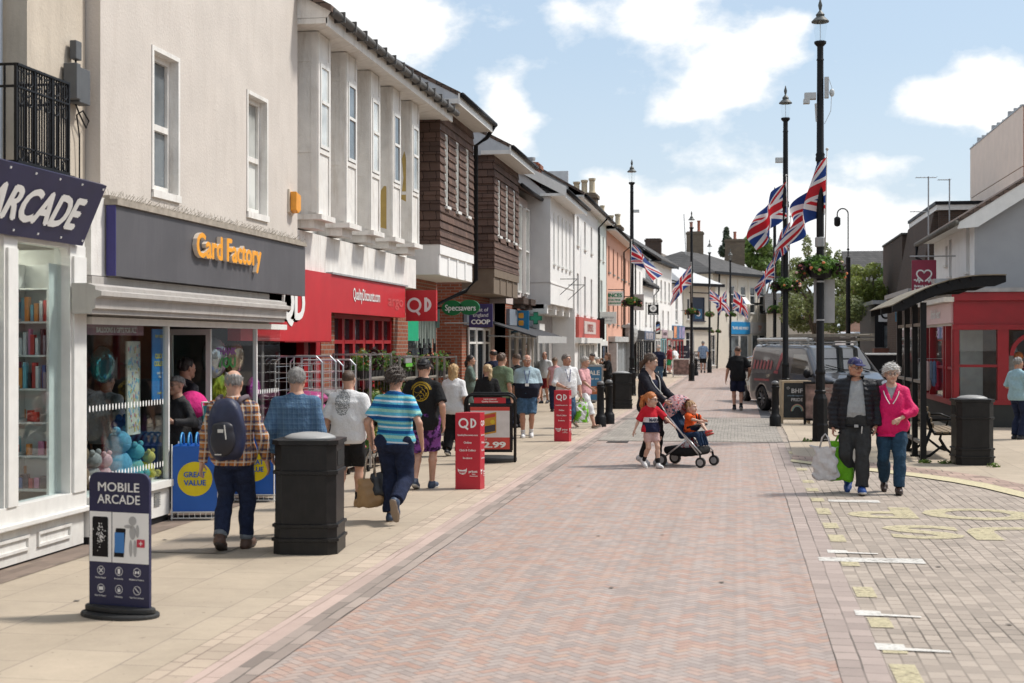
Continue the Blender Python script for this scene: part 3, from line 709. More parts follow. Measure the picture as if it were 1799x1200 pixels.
for a in((-6.3,12.85,.48,1.3,'brown','brown and cream soft monkey, leftmost on the card shop window ledge'),(-6.28,13.15,.48,1.0,'grey','grey soft toy beside the brown monkey in the card shop window'),(-6.3,13.45,.48,.9,'pink','pinkish soft toy lying below the wrapping paper panel'),
(-6.3,13.78,.48,1.5,'blue','pale blue soft toy in the middle of the card shop window'),(-6.25,14.08,.48,1.05,'teal','teal soft toy under the blue poster'),(-6.2,14.3,.48,.8,'yellow','small yellow soft toy at the window corner'),(-6.45,14.15,.7,1.2,'deep','deep blue soft toy raised behind the teal one')):plush(*a)
b=WB();b.box(-6.9,-6.12,12.58,14.4,.44,.478);tag(b.build('window_ledge',M_TRIM),'white display ledge behind the card shop window glass','ledge')
def balloon(x,y,z,r,m,label,sy=1.0):
 b=MB();b.ball((x,y,z),(r*.55,r*sy,r),18,12);o=b.build('foil_balloon',m,smooth=True);tag(o,label,'balloon','foil balloons in the card shop');return o
FO=lambda n,c:mat('foil_'+n,c,.15,metal=.6,nz=.1)
balloon(-6.5,13.1,1.62,.25,FO('blue',(.05,.25,.42)),'round blue foil balloon at the left of the card shop window')
balloon(-6.6,14.1,1.68,.2,FO('cyan',(.08,.4,.42)),'turquoise foil balloon half hidden by the blue poster')
o=balloon(-6.45,16.95,1.72,.26,FO('silver',(.45,.45,.45)),'silver thank you balloon above the man with the backpack')
fb=frame((-6.45+.15,16.95-.02,0),(.5,1));b=MB(fb);b.cur=0;b.text('THANK',(0,.012,1.76),h=.09,bold=.06,maxw=.34);b.cur=1;b.text('YOU',(0,.014,1.6),h=.13,bold=.06,maxw=.32);b.build('lettering',[mat('purple_print',(.2,.02,.2),.5),mat('green_print',(.04,.25,.04),.5)],o)
balloon(-6.5,17.75,1.72,.24,FO('bronze',(.35,.25,.15)),'bronze foil balloon right of the thank you balloon');balloon(-6.6,17.45,1.32,.24,FO('lime',(.35,.4,.03)),'lime green foil balloon below the bronze one');balloon(-6.8,16.75,1.3,.2,FO('teal',(.02,.28,.3)),'teal foil balloon below the thank you balloon')
balloon(-6.35,18.1,1.3,.16,FO('magenta',(.4,.04,.3)),'magenta foil balloon nearest the roll cages')
al=thing('alarm_box','orange and cream burglar alarm box on the cream wall','alarm box',(XC,SY(516,XC),3.8));y=SY(515,XC--.05);z=3.72
b=MB(FL(XC));b.prism([(y-.07,z+.3),(y+.15,z+.26),(y+.15,z+.05),(y+.04,z),(y-.07,z+.04)],.03,.12,1);b.build('housing',mat('orange_plastic',(.78,.32,.03),.4),al,bevel=.01)
b=MB(FL(XC));b.prism([(y-.1,z+.33),(y+.18,z+.29),(y+.18,z+.03),(y+.04,z-.03),(y-.1,z+.01)],0,.029,1);b.build('backplate',mat('cream_plastic',(.65,.58,.48),.5),al)
XQ=-6.5
qd=thing('shop_building','peeling white building with five projecting window bays over a red discount store front','building',(XQ,23.4,0))
qy0,qy1=19.57,27.6
b=MB(FL(XQ));wall(b,qy0,qy1,3.55,6.6);b.box(qy0,qy1-.05,.01,.2,2.98,3.55);shell(b,qy0,qy1,-.0,8,2.98,6.6,2.2);b.build('wall',M_WHT_D,qd)
bx=.46
M_BARE=mat('bare_ochre_patch',(.42,.3,.1),.9,nz=.1)
edges=[(527,575),(577,622),(623,664),(662,698),(699,732)]
by=[qy0+.42+1.5*k for k in range(5)]
for k,y in enumerate(by):
 w_=.62;b=MB(FL(XQ))
 b.box(y,y+w_,0,bx,3.78,6.44)
 for s in(y,y+w_-.07):b.box(s,s+.07,bx,bx+.02,3.78,6.43)
 for z in(4.68,6.0):b.box(y+.07,y+w_-.07,bx,bx+.02,z,z+.07);b.box(y-.012,y,.03,bx-.03,z,z+.06)
 b.box(y-.015,y,bx-.09,bx,3.8,6.43);b.box(y-.015,y,.0,.05,3.8,6.43)
 b.box(y-.05,y+w_+.05,0,bx+.08,3.7,3.777);b.box(y+.02,y+w_-.02,0,bx-.06,3.58,3.7)
 bay=b.build('window_bay',M_WHT_D,qd)
 win(bay,FL(XQ),y+.075,y+w_-.075,4.76,5.99,M_TRIM,M_PANEB if k%2==0 else M_PANEG,d=bx+.004,fw=.05,sill=True,mid=.55,th=.03)
 if k in(3,4):
  p=MB(FL(XQ));pts=[(.08,3.95),(.22,3.92),(.3,4.05),(.27,4.5),(.2,4.72),(.09,4.6),(.06,4.3)]if k==3 else[(.1,4.6),(.22,4.55),(.3,4.9),(.24,5.3),(.18,5.5),(.12,5.35),(.16,5.0)]
  p.add([(y-.004,bx*(.42+q[0]*1.7),q[1])for q in pts],[tuple(range(len(pts)))]);p.build('bare_patch',M_BARE,bay)
b=MB(FL(XQ));b.box(qy0-.02,qy1+.9,-.1,.74,6.45,6.53);b.box(qy0-.02,qy1+.9,.72,.75,6.41,6.63);b.build('soffit',M_WHT_D,qd)
b=WB();b.add([(XQ-.3,qy0-.03,6.53),(XQ+.74,qy0-.03,6.53),(XQ+.80,qy0-.03,6.62),(XQ-.3,qy0-.03,7.3)],[(0,1,2,3)]);b.build('eaves_end',M_WHT_D,qd)
roof(qd,FL(XQ),qy0,qy1+.9,.82,6.6,8,2.6,M_TILE);gutter(qd,FL(XQ),qy0,qy1+.95,.83,6.6,mat('grey_gutter',(.09,.085,.08),.6),.065)
b=MB(FL(XQ))
for s in np.arange(qy0+.3,qy1+.9,.62):b.box(s,s+.035,.75,.91,6.52,6.675)
b.build('bracket_trim',mat('grey_gutter',0),[q for q in qd.children if q.name.startswith('gutter')][0])
chimney(qd,-9.3,25.3,8.2,9.75,.32,.32,M_BRICKD,0)
XR=-6.22
fr=FL(XR);f0,f1=19.62,SY(712,XR)
M_REDD=mat('red_shadow_line',(.2,.01,.012),.5)
b=MB(fr);b.box(21.3,f1,-.15,0,2.38,2.97);b.box(17.2,21.26,-.15,.02,1.93,2.97);b.box(19.0,21.26,-.15,.012,1.915,1.93);rf=b.build('fascia',M_RED,qd)
b=MB(fr);ya,yb=SY(620,XR),SY(667,XR);b.text('QualityDiscounts.com',((ya+yb)/2,.003,2.62),h=.19,w=yb-ya,bold=.02);b.text('QD',(19.35,.024,2.25),h=.5,bold=.05);b.build('lettering',M_WLET,rf)
b=MB(fr);b.text('argo',(SY(695,XR),.001,2.58),h=.2,w=SY(707,XR)-SY(680,XR),bold=.03);b.build('ghost_lettering',mat('pale_red_ghost',(.51,.07,.07),.6),rf)  # letters in a paler red than the fascia
b=MB(fr);b.box(21.3,f1+.1,-.16,.03,2.972,3.0);b.build('flashing',M_LEAD,rf)
Yq=26.6;p0,p1=atY(713,510,Yq),atY(766,564,Yq)
fq=frame((0,Yq,0),(1,0));b=MB(fq);b.box(p0.x,p1.x,-.12,0,p1.z,p0.z);ps=tag(b.build('shop_sign',M_RED),'square red sign with white QD letters at the corner of the red fascia','shop sign')
b=MB(fq);c=(p0.x+p1.x)/2;H=p0.z-p1.z
b.disc((c-.13,0,p1.z+H*.52),H*.24,22,.003,inner=.68);b.bar((c-.1,.004,p1.z+H*.36),(c-.02,.004,p1.z+H*.2),.05)
b.disc((c+.07,0,p1.z+H*.53),H*.23,16,.005,inner=.62,a0=-90,a1=90);b.bar((c+.095,.006,p1.z+H*.3),(c+.095,.006,p1.z+H*.76),.055);b.build('lettering',M_WLET,ps)
b=MB(FL(-6.45));wall(b,21.45,27.5,0,2.5,[(22.3,26.3,.75,2.38),(21.45,21.55,0,2.4)],rev=.25);b.build('brick_wall',M_BRICK,qd)
for k in range(6):win(qd,FL(-6.45),22.3+k*.667,22.3+(k+1)*.667,.75,2.38,M_REDP,M_PANE,d=-.12,bars=(0,1),fw=.07,sill=False,mid=.72,th=.08)
b=MB(FL(-6.45));b.box(20.6,20.8,-.1,.02,0,2.4);b.box(21.2,21.44,-.1,.02,0,2.4);b.box(20.8,21.2,-.1,0,0,.3);b.box(20.8,21.2,-.1,0,2.2,2.4);b.build('door_frame',M_REDP,qd)
b=MB(FL(-6.5));b.box(20.82,21.2,-.03,-.02,.3,2.2);b.build('door_pane',M_PANE,qd)
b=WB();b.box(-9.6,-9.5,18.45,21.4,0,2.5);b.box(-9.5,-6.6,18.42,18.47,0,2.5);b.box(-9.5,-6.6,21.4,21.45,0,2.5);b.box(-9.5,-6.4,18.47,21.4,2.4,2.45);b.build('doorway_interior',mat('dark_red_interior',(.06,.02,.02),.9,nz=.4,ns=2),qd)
def tile_course(b,s0,s1,d,z0,z1,n,side=None):
 h=(z1-z0)/n
 for k in range(n):
  z=z0+k*h
  b.add([(s0,d,z+h),(s1,d,z+h),(s1,d+.028,z),(s0,d+.028,z),(s0,d,z),(s1,d,z)],[(0,1,2,3),(3,2,5,4),(0,3,4),(1,5,2)])
M_HANG=brick_mat('brown_hung_tile',(.15,.095,.075),(.10,.066,.055),(.03,.02,.016),.27,.2,.008,bp=.3,nz=.35)
def jetty(name_label,XJ,y0,y1,z0,z1,roofz,ncomp,back,m_low,win_z,soffm,slots=4,lowm=None):
 """tile-hung upper storey standing out over the shop"""
 o=thing('shop_building',name_label,'building',(XJ,(y0+y1)/2,0))
 nc=int((z1-z0)/.165)
 n_=3;ww=.30;gaps=[y0+(y1-y0)*(k+.62)/(n_+.25)for k in range(n_)]
 holes=[(g-ww/2,g+ww/2,win_z[0],win_z[1])for g in gaps]
 b=MB(FL(XJ));h=(z1-z0)/nc
 segs=[]
 for k in range(nc):
  za,zb_=z0+k*h,z0+(k+1)*h;cuts=[y0]
  for q in holes:
   if zb_>q[2]+.02 and za<q[3]-.02:cuts+=[q[0],q[1]]
  cuts.append(y1)
  for i in range(0,len(cuts),2):b.add([(cuts[i],0,zb_),(cuts[i+1],0,zb_),(cuts[i+1],.03,za),(cuts[i],.03,za),(cuts[i],0,za),(cuts[i+1],0,za)],[(0,1,2,3),(3,2,5,4)])
 fs=frame((0,y0,0),(1,0));b.set(fs)
 for k in range(nc):
  za,zb_=z0+k*h,z0+(k+1)*h
  b.add([(back,0,zb_),(XJ+.015,0,zb_),(XJ+.03,.03,za),(back,.03,za),(back,0,za),(XJ+.03,0,za)],[(0,1,2,3),(3,2,5,4)])
 b.set(FL(XJ));b.add([(y1,0,z0),(y1,0,z1),(y1,back-XJ,z1),(y1,back-XJ,z0)],[(0,1,2,3)])
 b.build('tile_hanging',M_HANG,o)
 for q in holes:win(o,FL(XJ),q[0],q[1],q[2],q[3],M_TRIM,M_PANEB,d=-.1,bars=(0,0),fw=.04,sill=True,th=.1)
 b=MB(FL(XJ));b.box(y0,y1,back-XJ,-.02,z0-.62,z0-.005)
 for k in range(slots):s=y0+(y1-y0)*k/slots;b.box(s+.02,s+.16,-.02,.0,z0-.6,z0-.01)
 b.box(y0,y1,-.019,.02,z0-.2,z0-.008)
 b.build('soffit',soffm,o)
 b=MB(FL(XJ));b.box(y0-.12,y1+.1,-.3,.42,z1+.0,z1+.1);b.box(y0-.14,y1+.1,.42,.45,z1-.02,z1+.2);b.build('eaves',M_TRIM,o)
 roof(o,FL(XJ),y0,y1,.46,z1+.14,8,roofz,M_TILE)
 gutter(o,FL(XJ),y0-.1,y1+.15,.5,z1+.17,None,.055)
 b=MB(frame((0,y0-.11,0),(1,0)));b.add([(back-4.5,.0,z1),(XJ+.44,.0,z1),(XJ+.44,0,z1+.2),(XJ-3.4,0,z1+.1+roofz),(XJ-7,0,z1+.1)],[(0,1,2,3,4)]);b.build('gable_board',mat('pale_blue_grey_board',(.5,.53,.56),.6,streak=.15),o)
 b=MB(FL(back+.02));b.box(y0,y1,-6,-.02,0,z1)
 b.build('wall',m_low,o)
 return o
T1=jetty('brown tile hung jettied block with white notched underside next to the white bays',-6.0,28.35,32.1,3.92,6.75,2.3,3,-6.85,M_BRICK,(4.75,6.25),M_WHT_W)
b=MB(FL(-6.0));b.tube([(32.15,.5,6.9),(32.2,.3,6.62),(32.2,.05,6.45),(32.2,.05,3.35),(32.2,-.2,3.1),(31.4,-.75,2.75),(31.4,-.75,.0)],.05,8);b.build('downpipe',M_BLACKP,T1,smooth=True)
T2=jetty('second brown tile hung block, with a brown timber underside',-5.95,34.6,38.6,3.75,6.55,2.3,3,-6.75,M_BRICK,(4.6,6.0),mat('brown_timber_soffit',(.16,.12,.085),.8,streak=.3))
def simple_shop(o,X,y0,y1,zt,fm,txt,lm,wins,wm,pm=None,h=.16,dpt=.08):
 fr=FL(X)
 b=MB(fr);b.box(y0,y1,0,dpt,zt-.5,zt);f_=b.build('fascia',fm,o)
 if txt:b=MB(fr);b.text(txt,((y0+y1)/2,dpt+.003,zt-.5+(.5-h)/2),h=h,bold=.03,maxw=(y1-y0)*.85);b.build('lettering',lm,f_)
 for a,c in wins:win(o,fr,a,c,.35,zt-.55,wm,pm or M_PANE,d=.005,fw=.06,sill=False,bars=(0,1),mid=.8,name='shop_window',th=.04)
simple_shop(T1,-6.82,28.5,31.9,2.75,mat('dark_green_fascia',(.03,.08,.06),.5),'',M_WLET,((28.9,30.2),(30.3,31.2)),M_BLACKP)
b=MB(FL(-6.82));b.box(27.75,28.75,-.2,.3,1.95,2.42);g_=b.build('green_panel',mat('bright_green_panel',(.0,.33,.16),.5),T1)
b=MB(FL(-6.8))
for k in range(14):b.box(29.0+k*.16,29.06+k*.16,.09,.12,2.0-.1*(k%3),2.62)
b.build('hanging_strips',mat('grey_strips',(.25,.3,.27),.6),T1)
simple_shop(T2,-6.72,34.7,38.4,2.85,mat('grey_blue_fascia',(.2,.23,.27),.5),'',M_WLET,((35.2,36.2),(36.3,37.4),(37.5,38.3)),M_TRIM)
b=MB(FL(-6.72));b.box(36.6,36.9,.083,.11,2.5,2.7);b.build('fascia_lamp',mat('cream_lamp',(.75,.68,.5),.4),T2)
aw=thing('awning','charcoal shop awning with pale valance, half out under the brown jetty','awning',(-6.6,40,2.5))
q=[atX(868,572,-6.6),atX(937,590,-5.6),atX(970,598,-5.35)]
Ya,Yb=37.2,43.5
b=MB(FL(-6.6));b.add([(Ya,0,2.5),(Yb,0,2.5),(Yb,1.35,2.08),(Ya,1.35,2.08),(Ya,0,2.46),(Yb,0,2.46),(Yb,1.35,2.04),(Ya,1.35,2.04)],[(0,1,2,3),(7,6,5,4),(0,3,7,4),(1,5,6,2)]);b.build('canopy',mat('charcoal_awning',(.035,.035,.04),.8),aw)
b=MB(FL(-6.6));b.box(Ya,Yb,1.351,1.40,1.9,2.1);b.build('valance',mat('pale_grey_valance',(.4,.4,.39),.7),aw)
b=MB(FL(-6.6));b.tube([(Ya+.1,.02,2.1),(Ya+.1,1.3,2.05)],.02,6);b.tube([(Yb-.1,.02,2.1),(Yb-.1,1.3,2.05)],.02,6);b.build('arm',M_STEEL,aw)
# far part of the left side and the end of the street
def sign_frame(Y):return frame((0,Y,0),(1,0))
def blade(name,label,px0,py0,px1,py1,Y,m,th=.06,cat='shop sign',bracket=None,m2=None):
 """flat hanging sign facing down the street toward us; returns object, frame and its rectangle"""
 a=atY(px0,py0,Y);c=atY(px1,py1,Y);fr=sign_frame(Y)
 b=MB(fr);b.box(a.x,c.x,-th,0,c.z,a.z);o=b.build(name,m,bevel=.006);tag(o,label,cat)
 if bracket is not None:
  k=MB(fr);k.tube([(bracket,-th/2,a.z+.08),(c.x,-th/2,a.z+.08)],.018,6);k.tube([(a.x+.06,-th/2,a.z+.08),(a.x+.06,-th/2,a.z)],.012,5);k.tube([(c.x-.06,-th/2,a.z+.08),(c.x-.06,-th/2,a.z)],.012,5);k.build('bracket',M_BLACK,o)
 return o,fr,(a.x,c.x,c.z,a.z)
M_SALM=mat('salmon_render',(.66,.36,.26),.9,nz=.05,ns=3,bp=.15,streak=.12)
M_PINKW=mat('pinkish_white_render',(.6,.52,.49),.9,nz=.05,bp=.2,streak=.15)
M_CREAM=mat('cream_paint_wall',(.66,.61,.52),.85,nz=.05,bp=.15,streak=.12)
M_PGRN=mat('pale_green_white_wall',(.62,.66,.62),.85,nz=.05,bp=.15,streak=.12)
M_WHT2=mat('bright_white_wall',(.76,.75,.73),.85,nz=.04,bp=.15,streak=.1)
def terrace(label,X,y0,y1,z_e,rise,wm,wins,rm=None,depth=7,jz=None,pm=None,fm=None,wz0=0.,eav=.3,sillm=None):
 """row house facing the street; wins = list of (yc, w, z0, z1)"""
 o=thing('terraced_house',label,'house',(X,(y0+y1)/2,0));fr=FL(X)
 hs=[(c-w/2,c+w/2,a,e)for c,w,a,e in wins]
 b=MB(fr);wall(b,y0,y1,wz0,z_e,hs,rev=.14);shell(b,y0+.01,y1-.01,0,depth,0,z_e,rise);b.build('wall',wm,o)
 for h in hs:win(o,fr,*h,fm or M_TRIM,pm or M_PANEG,d=-.12,fw=.05,sill=True,sillm=sillm)
 b=MB(fr);b.box(y0,y1,-.2,eav,z_e,z_e+.06);b.box(y0,y1,eav,eav+.03,z_e-.05,z_e+.14);b.build('eaves',M_TRIM,o)
 roof(o,fr,y0,y1,eav+.04,z_e+.06,depth,rise,rm or M_TILE,over=.08);gutter(o,fr,y0,y1,eav+.09,z_e+.06,None,.05)
 return o
H1=thing('terraced_house','narrow pinkish white house with two tall windows over brick, beside the brown tile hung block','house',(-6.3,41,0))
ws=[(40.0,40.75,3.35,5.9),(41.5,42.25,3.35,5.9)]
b=MB(FL(-6.3));wall(b,38.65,43,3.0,6.2,ws);shell(b,38.65,43,-.02,7,0,6.2,2.2);b.build('wall',M_PINKW,H1)
for q in ws:win(H1,FL(-6.3),*q,M_TRIM,M_PANEB,bars=(0,1),d=.03,th=.1,sill=True)
for q in ws:b=MB(FL(-6.3));b.box(q[0]-.1,q[1]+.1,0,.3,3.02,3.2);b.box(q[0],q[1],0,.22,2.9,3.017);b.build('window_base',M_BRICKD,H1)
b=MB(FL(-6.32));b.box(38.65,43,-.3,0,0,3.0);b.build('brick_wall',M_BRICK,H1)
roof(H1,FL(-6.3),38.65,43,.4,6.2,7,2.2,M_TILE);gutter(H1,FL(-6.3),38.6,43,.45,6.25)
b=MB(FL(-6.32));b.box(38.8,43.5,0,.1,2.4,2.85);b.build('fascia',mat('grey_blue_fascia',0),H1)
for a,c in((39.2,40.4),(40.6,41.8),(42,42.9)):win(H1,FL(-6.32),a,c,.2,2.3,M_TRIM,M_PANE,d=.01,bars=(0,0),sill=False,name='shop_window')
X3=-5.6;q=atY(931,400,42.75)
H3=thing('terraced_house','white house jutting out with a wide flank wall greyed for shade and five slit windows','house',(X3,45.5,0))
ws=[(43.4+k*1.05,43.72+k*1.05,4.35,5.95)for k in range(5)]
b=MB(FL(X3));wall(b,42.7,48.7,3.75,6.35,ws);b.box(42.75,48.7,-.95,-.001,3.1,3.747);b.build('wall',M_WHT2,H3)
b=MB(sign_frame(42.7));b.add([(-7.6,0,3.75),(X3,0,3.75),(X3,0,6.35),(-8.0,0,8.35),(-9.5,0,7.2),(-9.5,0,3.75)],[(0,1,2,3,4,5)]);b.add([(-7.2,-.03,3.05),(X3-.0,-.03,3.05),(X3,-.03,3.747),(-7.2,-.03,3.747)],[(0,1,2,3)]);b.build('flank_wall',M_GREYW,H3)  # shade on the white house's flank put into its grey colour
for k,q in enumerate(ws):win(H3,FL(X3),*q,M_TRIM,M_PANEG if k==0 else M_PANEB,bars=(0,0),d=-.1,th=.08,fw=.035)
b=MB(FL(X3))
for s in(42.7,44.7,46.6,48.4):b.prism([(s,3.09),(s+.25,3.09),(s+.25,2.8),(s,2.8)],-.95,-.1,1)
b.box(42.7,48.7,-.95,-.2,2.95,3.085);b.box(42.7,48.7,-.02,.02,3.72,3.765);b.build('soffit',M_WHT2,H3)
b=MB(FL(X3));b.box(42.6,48.75,-.3,.45,6.35,6.43);b.box(42.6,48.75,.45,.48,6.3,6.5);b.build('eaves',M_TRIM,H3)
roof(H3,FL(X3),42.7,48.7,.5,6.45,7,2.1,M_SLATE);gutter(H3,FL(X3),42.6,48.9,.55,6.5);
b=MB(sign_frame(42.6));b.add([(X3+.5,.02,6.32),(X3+.5,.02,6.62),(-9.0,.02,8.72),(-9.0,.02,8.4)],[(0,1,2,3)]);b.build('bargeboard',M_TRIM,H3)
b=MB(FL(-6.3));b.box(43,48.6,-.2,0,0,3.0);b.build('shopfront',mat('grey_shop_wall',(.3,.28,.27),.8,nz=.2),H3)  # mottled grey base colour for the set back front
b=MB(FL(-6.3));b.box(43.2,44.4,0,.3,2.15,2.5);b.build('sign_box',M_TRIM,H3)
for a,c in((43.6,44.6),(44.8,45.8),(46.2,47.4)):win(H3,FL(-6.3),a,c,.2,2.1,M_TRIM,M_PANE,d=.01,bars=(0,0),sill=False,name='shop_window')
b=MB(FL(X3));
for s,z in((45.1,3.95),(47.3,3.85)):b.tube([(s,0,z),(s,.55,z)],.012,5);b.tube([(s,0,z-.5),(s,.55,z)],.012,5)
b.build('sign_bracket',M_BLACK,H3)
chimney(H3,-6.6,45.5,6.6,7.5,.6,.6,M_BRICK,1,M_LEAD,.2)
X4=-5.55;y4=(48.75,SY(1050,X4),SY(1066,X4),SY(1111,X4))
n4=y4[1]-y4[0]
w_up=[(y4[0]+1.0+k*2.35,.62,5.35,6.35)for k in range(3)];w_mid=[(y4[0]+1.0+k*2.35,.62,2.95,4.35)for k in range(3)]
H4=terrace('white house with two rows of tall windows above a red hoarding style shop sign',X4,y4[0],y4[1],6.95,2.2,M_WHT2,w_up+w_mid,M_TILE)
H5=terrace('slim pale green house between the white house and the salmon house',X4-.02,y4[1]+.01,y4[2],6.95,2.2,M_PGRN,[(y4[1]+1.1,.6,5.35,6.35),(y4[1]+2.6,.6,5.35,6.35),(y4[1]+1.8,.9,3.2,4.5)],M_TILE)
gutter(H4,FL(X4),y4[0],y4[1],.38,6.98,None,.05,down=y4[1]-.1)
fr=FL(X4);b=MB(fr);fa,fb=y4[0]+.25,y4[1]-.3;b.box(fa,fb,0,.12,2.1,2.82);rd=b.build('fascia',mat('faded_red_sign',(.5,.09,.07),.5,nz=.15),H4)
b=MB(fr);mid=(fa+fb)/2;b.box(fa+1.7,fb-1.7,.121,.128,2.24,2.7);b.build('sign_panel',mat('pale_sign_panel',(.6,.5,.47),.5),rd)
b=MB(fr);b.text('DOMESTICS',(mid,.13,2.33),h=.28,bold=.03,maxw=fb-fa-3.7);b.build('lettering',mat('brick_red_letter',(.4,.08,.06),.5),rd)
b=MB(fr);b.box(fb,fb+.12,-.02,.3,2.05,2.9);b.build('end_bracket',M_BLACK,H4)
b=MB(fr);b.box(fa-.1,fb+.1,0,.22,1.9,2.095);b.build('cornice',M_TRIM,H4)
for k in range(3):win(H4,fr,fa+.9+k*1.9,fa+2.3+k*1.9,.1,1.88,M_TRIM,M_PANEG if k!=1 else M_PANE,d=.01,bars=(1,0),sill=False,name='shop_window')
chimney(H4,-6.15,57.5,6.9,7.75,1.05,.8,M_BRICKY,3);chimney(H5,-6.0,68.0,6.8,7.3,1.1,.7,M_BRICKY,3,poth=.5)
b=MB(sign_frame(48.8));b.box(-7.3,-5.78,-.1,0,6.3,7.85);b.build('boarded_gable',mat('white_weatherboard',(.62,.63,.64),.7,bp=.3),H4)
y=y4[1]+.4;b=MB(FL(X4-.02));b.box(y,y4[2]-.3,.0,.1,.1,2.0);b.build('shopfront',M_TRIM,H5);win(H5,FL(X4-.02),y+.5,y4[2]-1,.1,1.8,M_BLACKP,M_PANE,d=.1,sill=False,name='shop_window')
sy=y4[2];wl=[]
for k in range(6):wl+=[(sy+1.0+k*2.3,.68,5.0,6.15),(sy+1.0+k*2.3,.68,2.75,4.0)]
M_SAGE=mat('grey_window_frame',(.25,.26,.24),.5)
H6=terrace('salmon pink house with grey framed windows and a grey boarded archway below',X4,sy+.01,y4[3],6.75,2.2,M_SALM,wl,M_SLATE,fm=M_SAGE,pm=M_PANE,eav=.4)
gutter(H6,FL(X4),sy,y4[3],.45,6.8,None,.05,down=sy+8.6)
b=MB(FL(X4));ga,gb=SY(1072,X4),SY(1096,X4)
b.box(ga,gb,.02,.08,0,1.95);b.build('boarded_gate',mat('grey_boards',(.27,.29,.30),.7,nz=.1,streak=.2),H6)
b=MB(FL(X4))
for k in range(9):b.box(ga+(gb-ga)*k/9,ga+(gb-ga)*k/9+.03,.08,.1,0,1.95)
b.build('gate_board',M_STEEL,H6)
for q_ in((ga-.8,ga-.05,0,.35,0,1.9),(gb,gb+1.1,0,.4,0,2.0)):b=MB(FL(X4));b.box(*q_);b.build('pier',mat('grey_stone_pier',(.36,.36,.36),.8,nz=.15),H6)
b=MB(FL(X4));yy=gb-.6
for k in range(6):b.ball((yy+.32*k,.3+.08*(k%2),2.35+.12*math.cos(k)),(.24,.25,.42),8,6)
b.box(yy-.4,yy+2.2,0,.5,2.65,2.8);b.box(ga-.9,yy,0,.3,1.96,2.2);b.build('carved_corbel',mat('carved_grey_stone',(.42,.42,.41),.9,nz=.25,ns=9,bp=.8,bs=12),H6)
chimney(H6,-7.6,78,7.6,8.7,1.1,.8,M_BRICKY,2)
def hFr(pxa,Ya,pxb,Yb):
 a=atY(pxa,600,Ya);c=atY(pxb,600,Yb);fr=frame((a.x,a.y,0),(c.x-a.x,c.y-a.y));return fr,(Vector((a.x,a.y))-Vector((c.x,c.y))).length
def end_house(label,pxa,Ya,pxb,Yb,z_e,rise,wm,wins,rm,depth=7,eav=.3,pm=None,name='terraced_house',cat='house',gable=True):
 fr,L=hFr(pxa,Ya,pxb,Yb);o=thing(name,label,cat,tuple(fr.translation))
 hs=[(f*L-w/2,f*L+w/2,a,e)for f,w,a,e in wins]
 b=MB(fr);wall(b,0,L,0,z_e,hs,rev=.15);shell(b,.01,L-.01,0,depth,0,z_e,rise if gable else None);b.build('wall',wm,o)
 for h in hs:win(o,fr,*h,M_TRIM,pm or M_PANEG,d=-.12,fw=.07)
 b=MB(fr);b.box(-.05,L+.05,-.2,eav,z_e,z_e+.07);b.box(-.05,L+.05,eav,eav+.03,z_e-.06,z_e+.15);b.build('eaves',M_BLACKP,o)
 roof(o,fr,0,L,eav+.05,z_e+.08,depth,rise,rm,over=.1)if gable else None
 return o,fr,L
def front(o,fr,a,c,zt,m,txt=None,lm=None,wm=None,pm=None,hh=.5,h=.2):
 b=MB(fr);b.box(a,c,0,.12,zt-hh,zt);f_=b.build('fascia',m,o)
 if txt:b=MB(fr);b.text(txt,((a+c)/2,.123,zt-hh/2-h/2),h=h,bold=.03,maxw=(c-a)*.85);b.build('lettering',lm or M_WLET,f_)
 n=max(1,int((c-a)/1.3));wd=(c-a-.2)/n
 for k in range(n):win(o,fr,a+.1+k*wd,a+.1+(k+1)*wd-.1,.12,zt-hh-.05,wm or M_TRIM,pm or M_PANE,d=.01,fw=.09,bars=(0,0),sill=False,name='shop_window')
H7,fr7,L7=end_house('white house with black downpipe just past the salmon house',1111.5,75.2,1129,81.5,6.6,2.2,M_WHT2,[(.3,.7,4.6,5.9),(.7,.7,4.6,5.9),(.3,.7,2.7,3.7),(.7,.7,2.7,3.7)],M_SLATE)
front(H7,fr7,.2,L7-.2,2.6,M_BLACKP,None,None,M_BLACKP);gutter(H7,fr7,0,L7,.36,6.65,None,.05,down=1.0)
H8,fr8,L8=end_house('low white house with dormer box and dark eaves',1129.2,81.6,1148,87,5.2,2.6,M_WHT2,[(.3,.7,3.0,4.3),(.72,.7,3.0,4.3)],M_SLATE)
b=MB(fr8);b.box(.6,L8*.55,-1.6,-.2,5.3,7.0);b.build('dormer',M_TRIM,H8);front(H8,fr8,.2,L8-.2,2.6,mat('steel_blue_sign',(.1,.13,.2),.5),None,None,M_BLACKP)
b=MB(fr8)
for k in range(3):b.box(.5+k*1.3,1.5+k*1.3,.121,.13,2.15,2.52)
b.build('sign_picture',[mat('mixed_sign_print',(.3,.28,.3),.5,nz=.8,ns=3)],H8);gutter(H8,fr8,0,L8,.36,5.25,None,.05,down=L8-.2)
H9,fr9,L9=end_house('tall white house with narrow windows over a grey shop sign',1148.2,87.2,1180,96,6.9,2.5,M_WHT2,[(.15,.8,4.6,5.9),(.4,.8,4.6,5.9),(.62,.8,4.6,5.9),(.85,.8,4.6,5.9),(.2,.8,2.9,4.0),(.5,.8,2.9,4.0),(.8,.8,2.9,4.0)],M_SLATE,eav=.45)
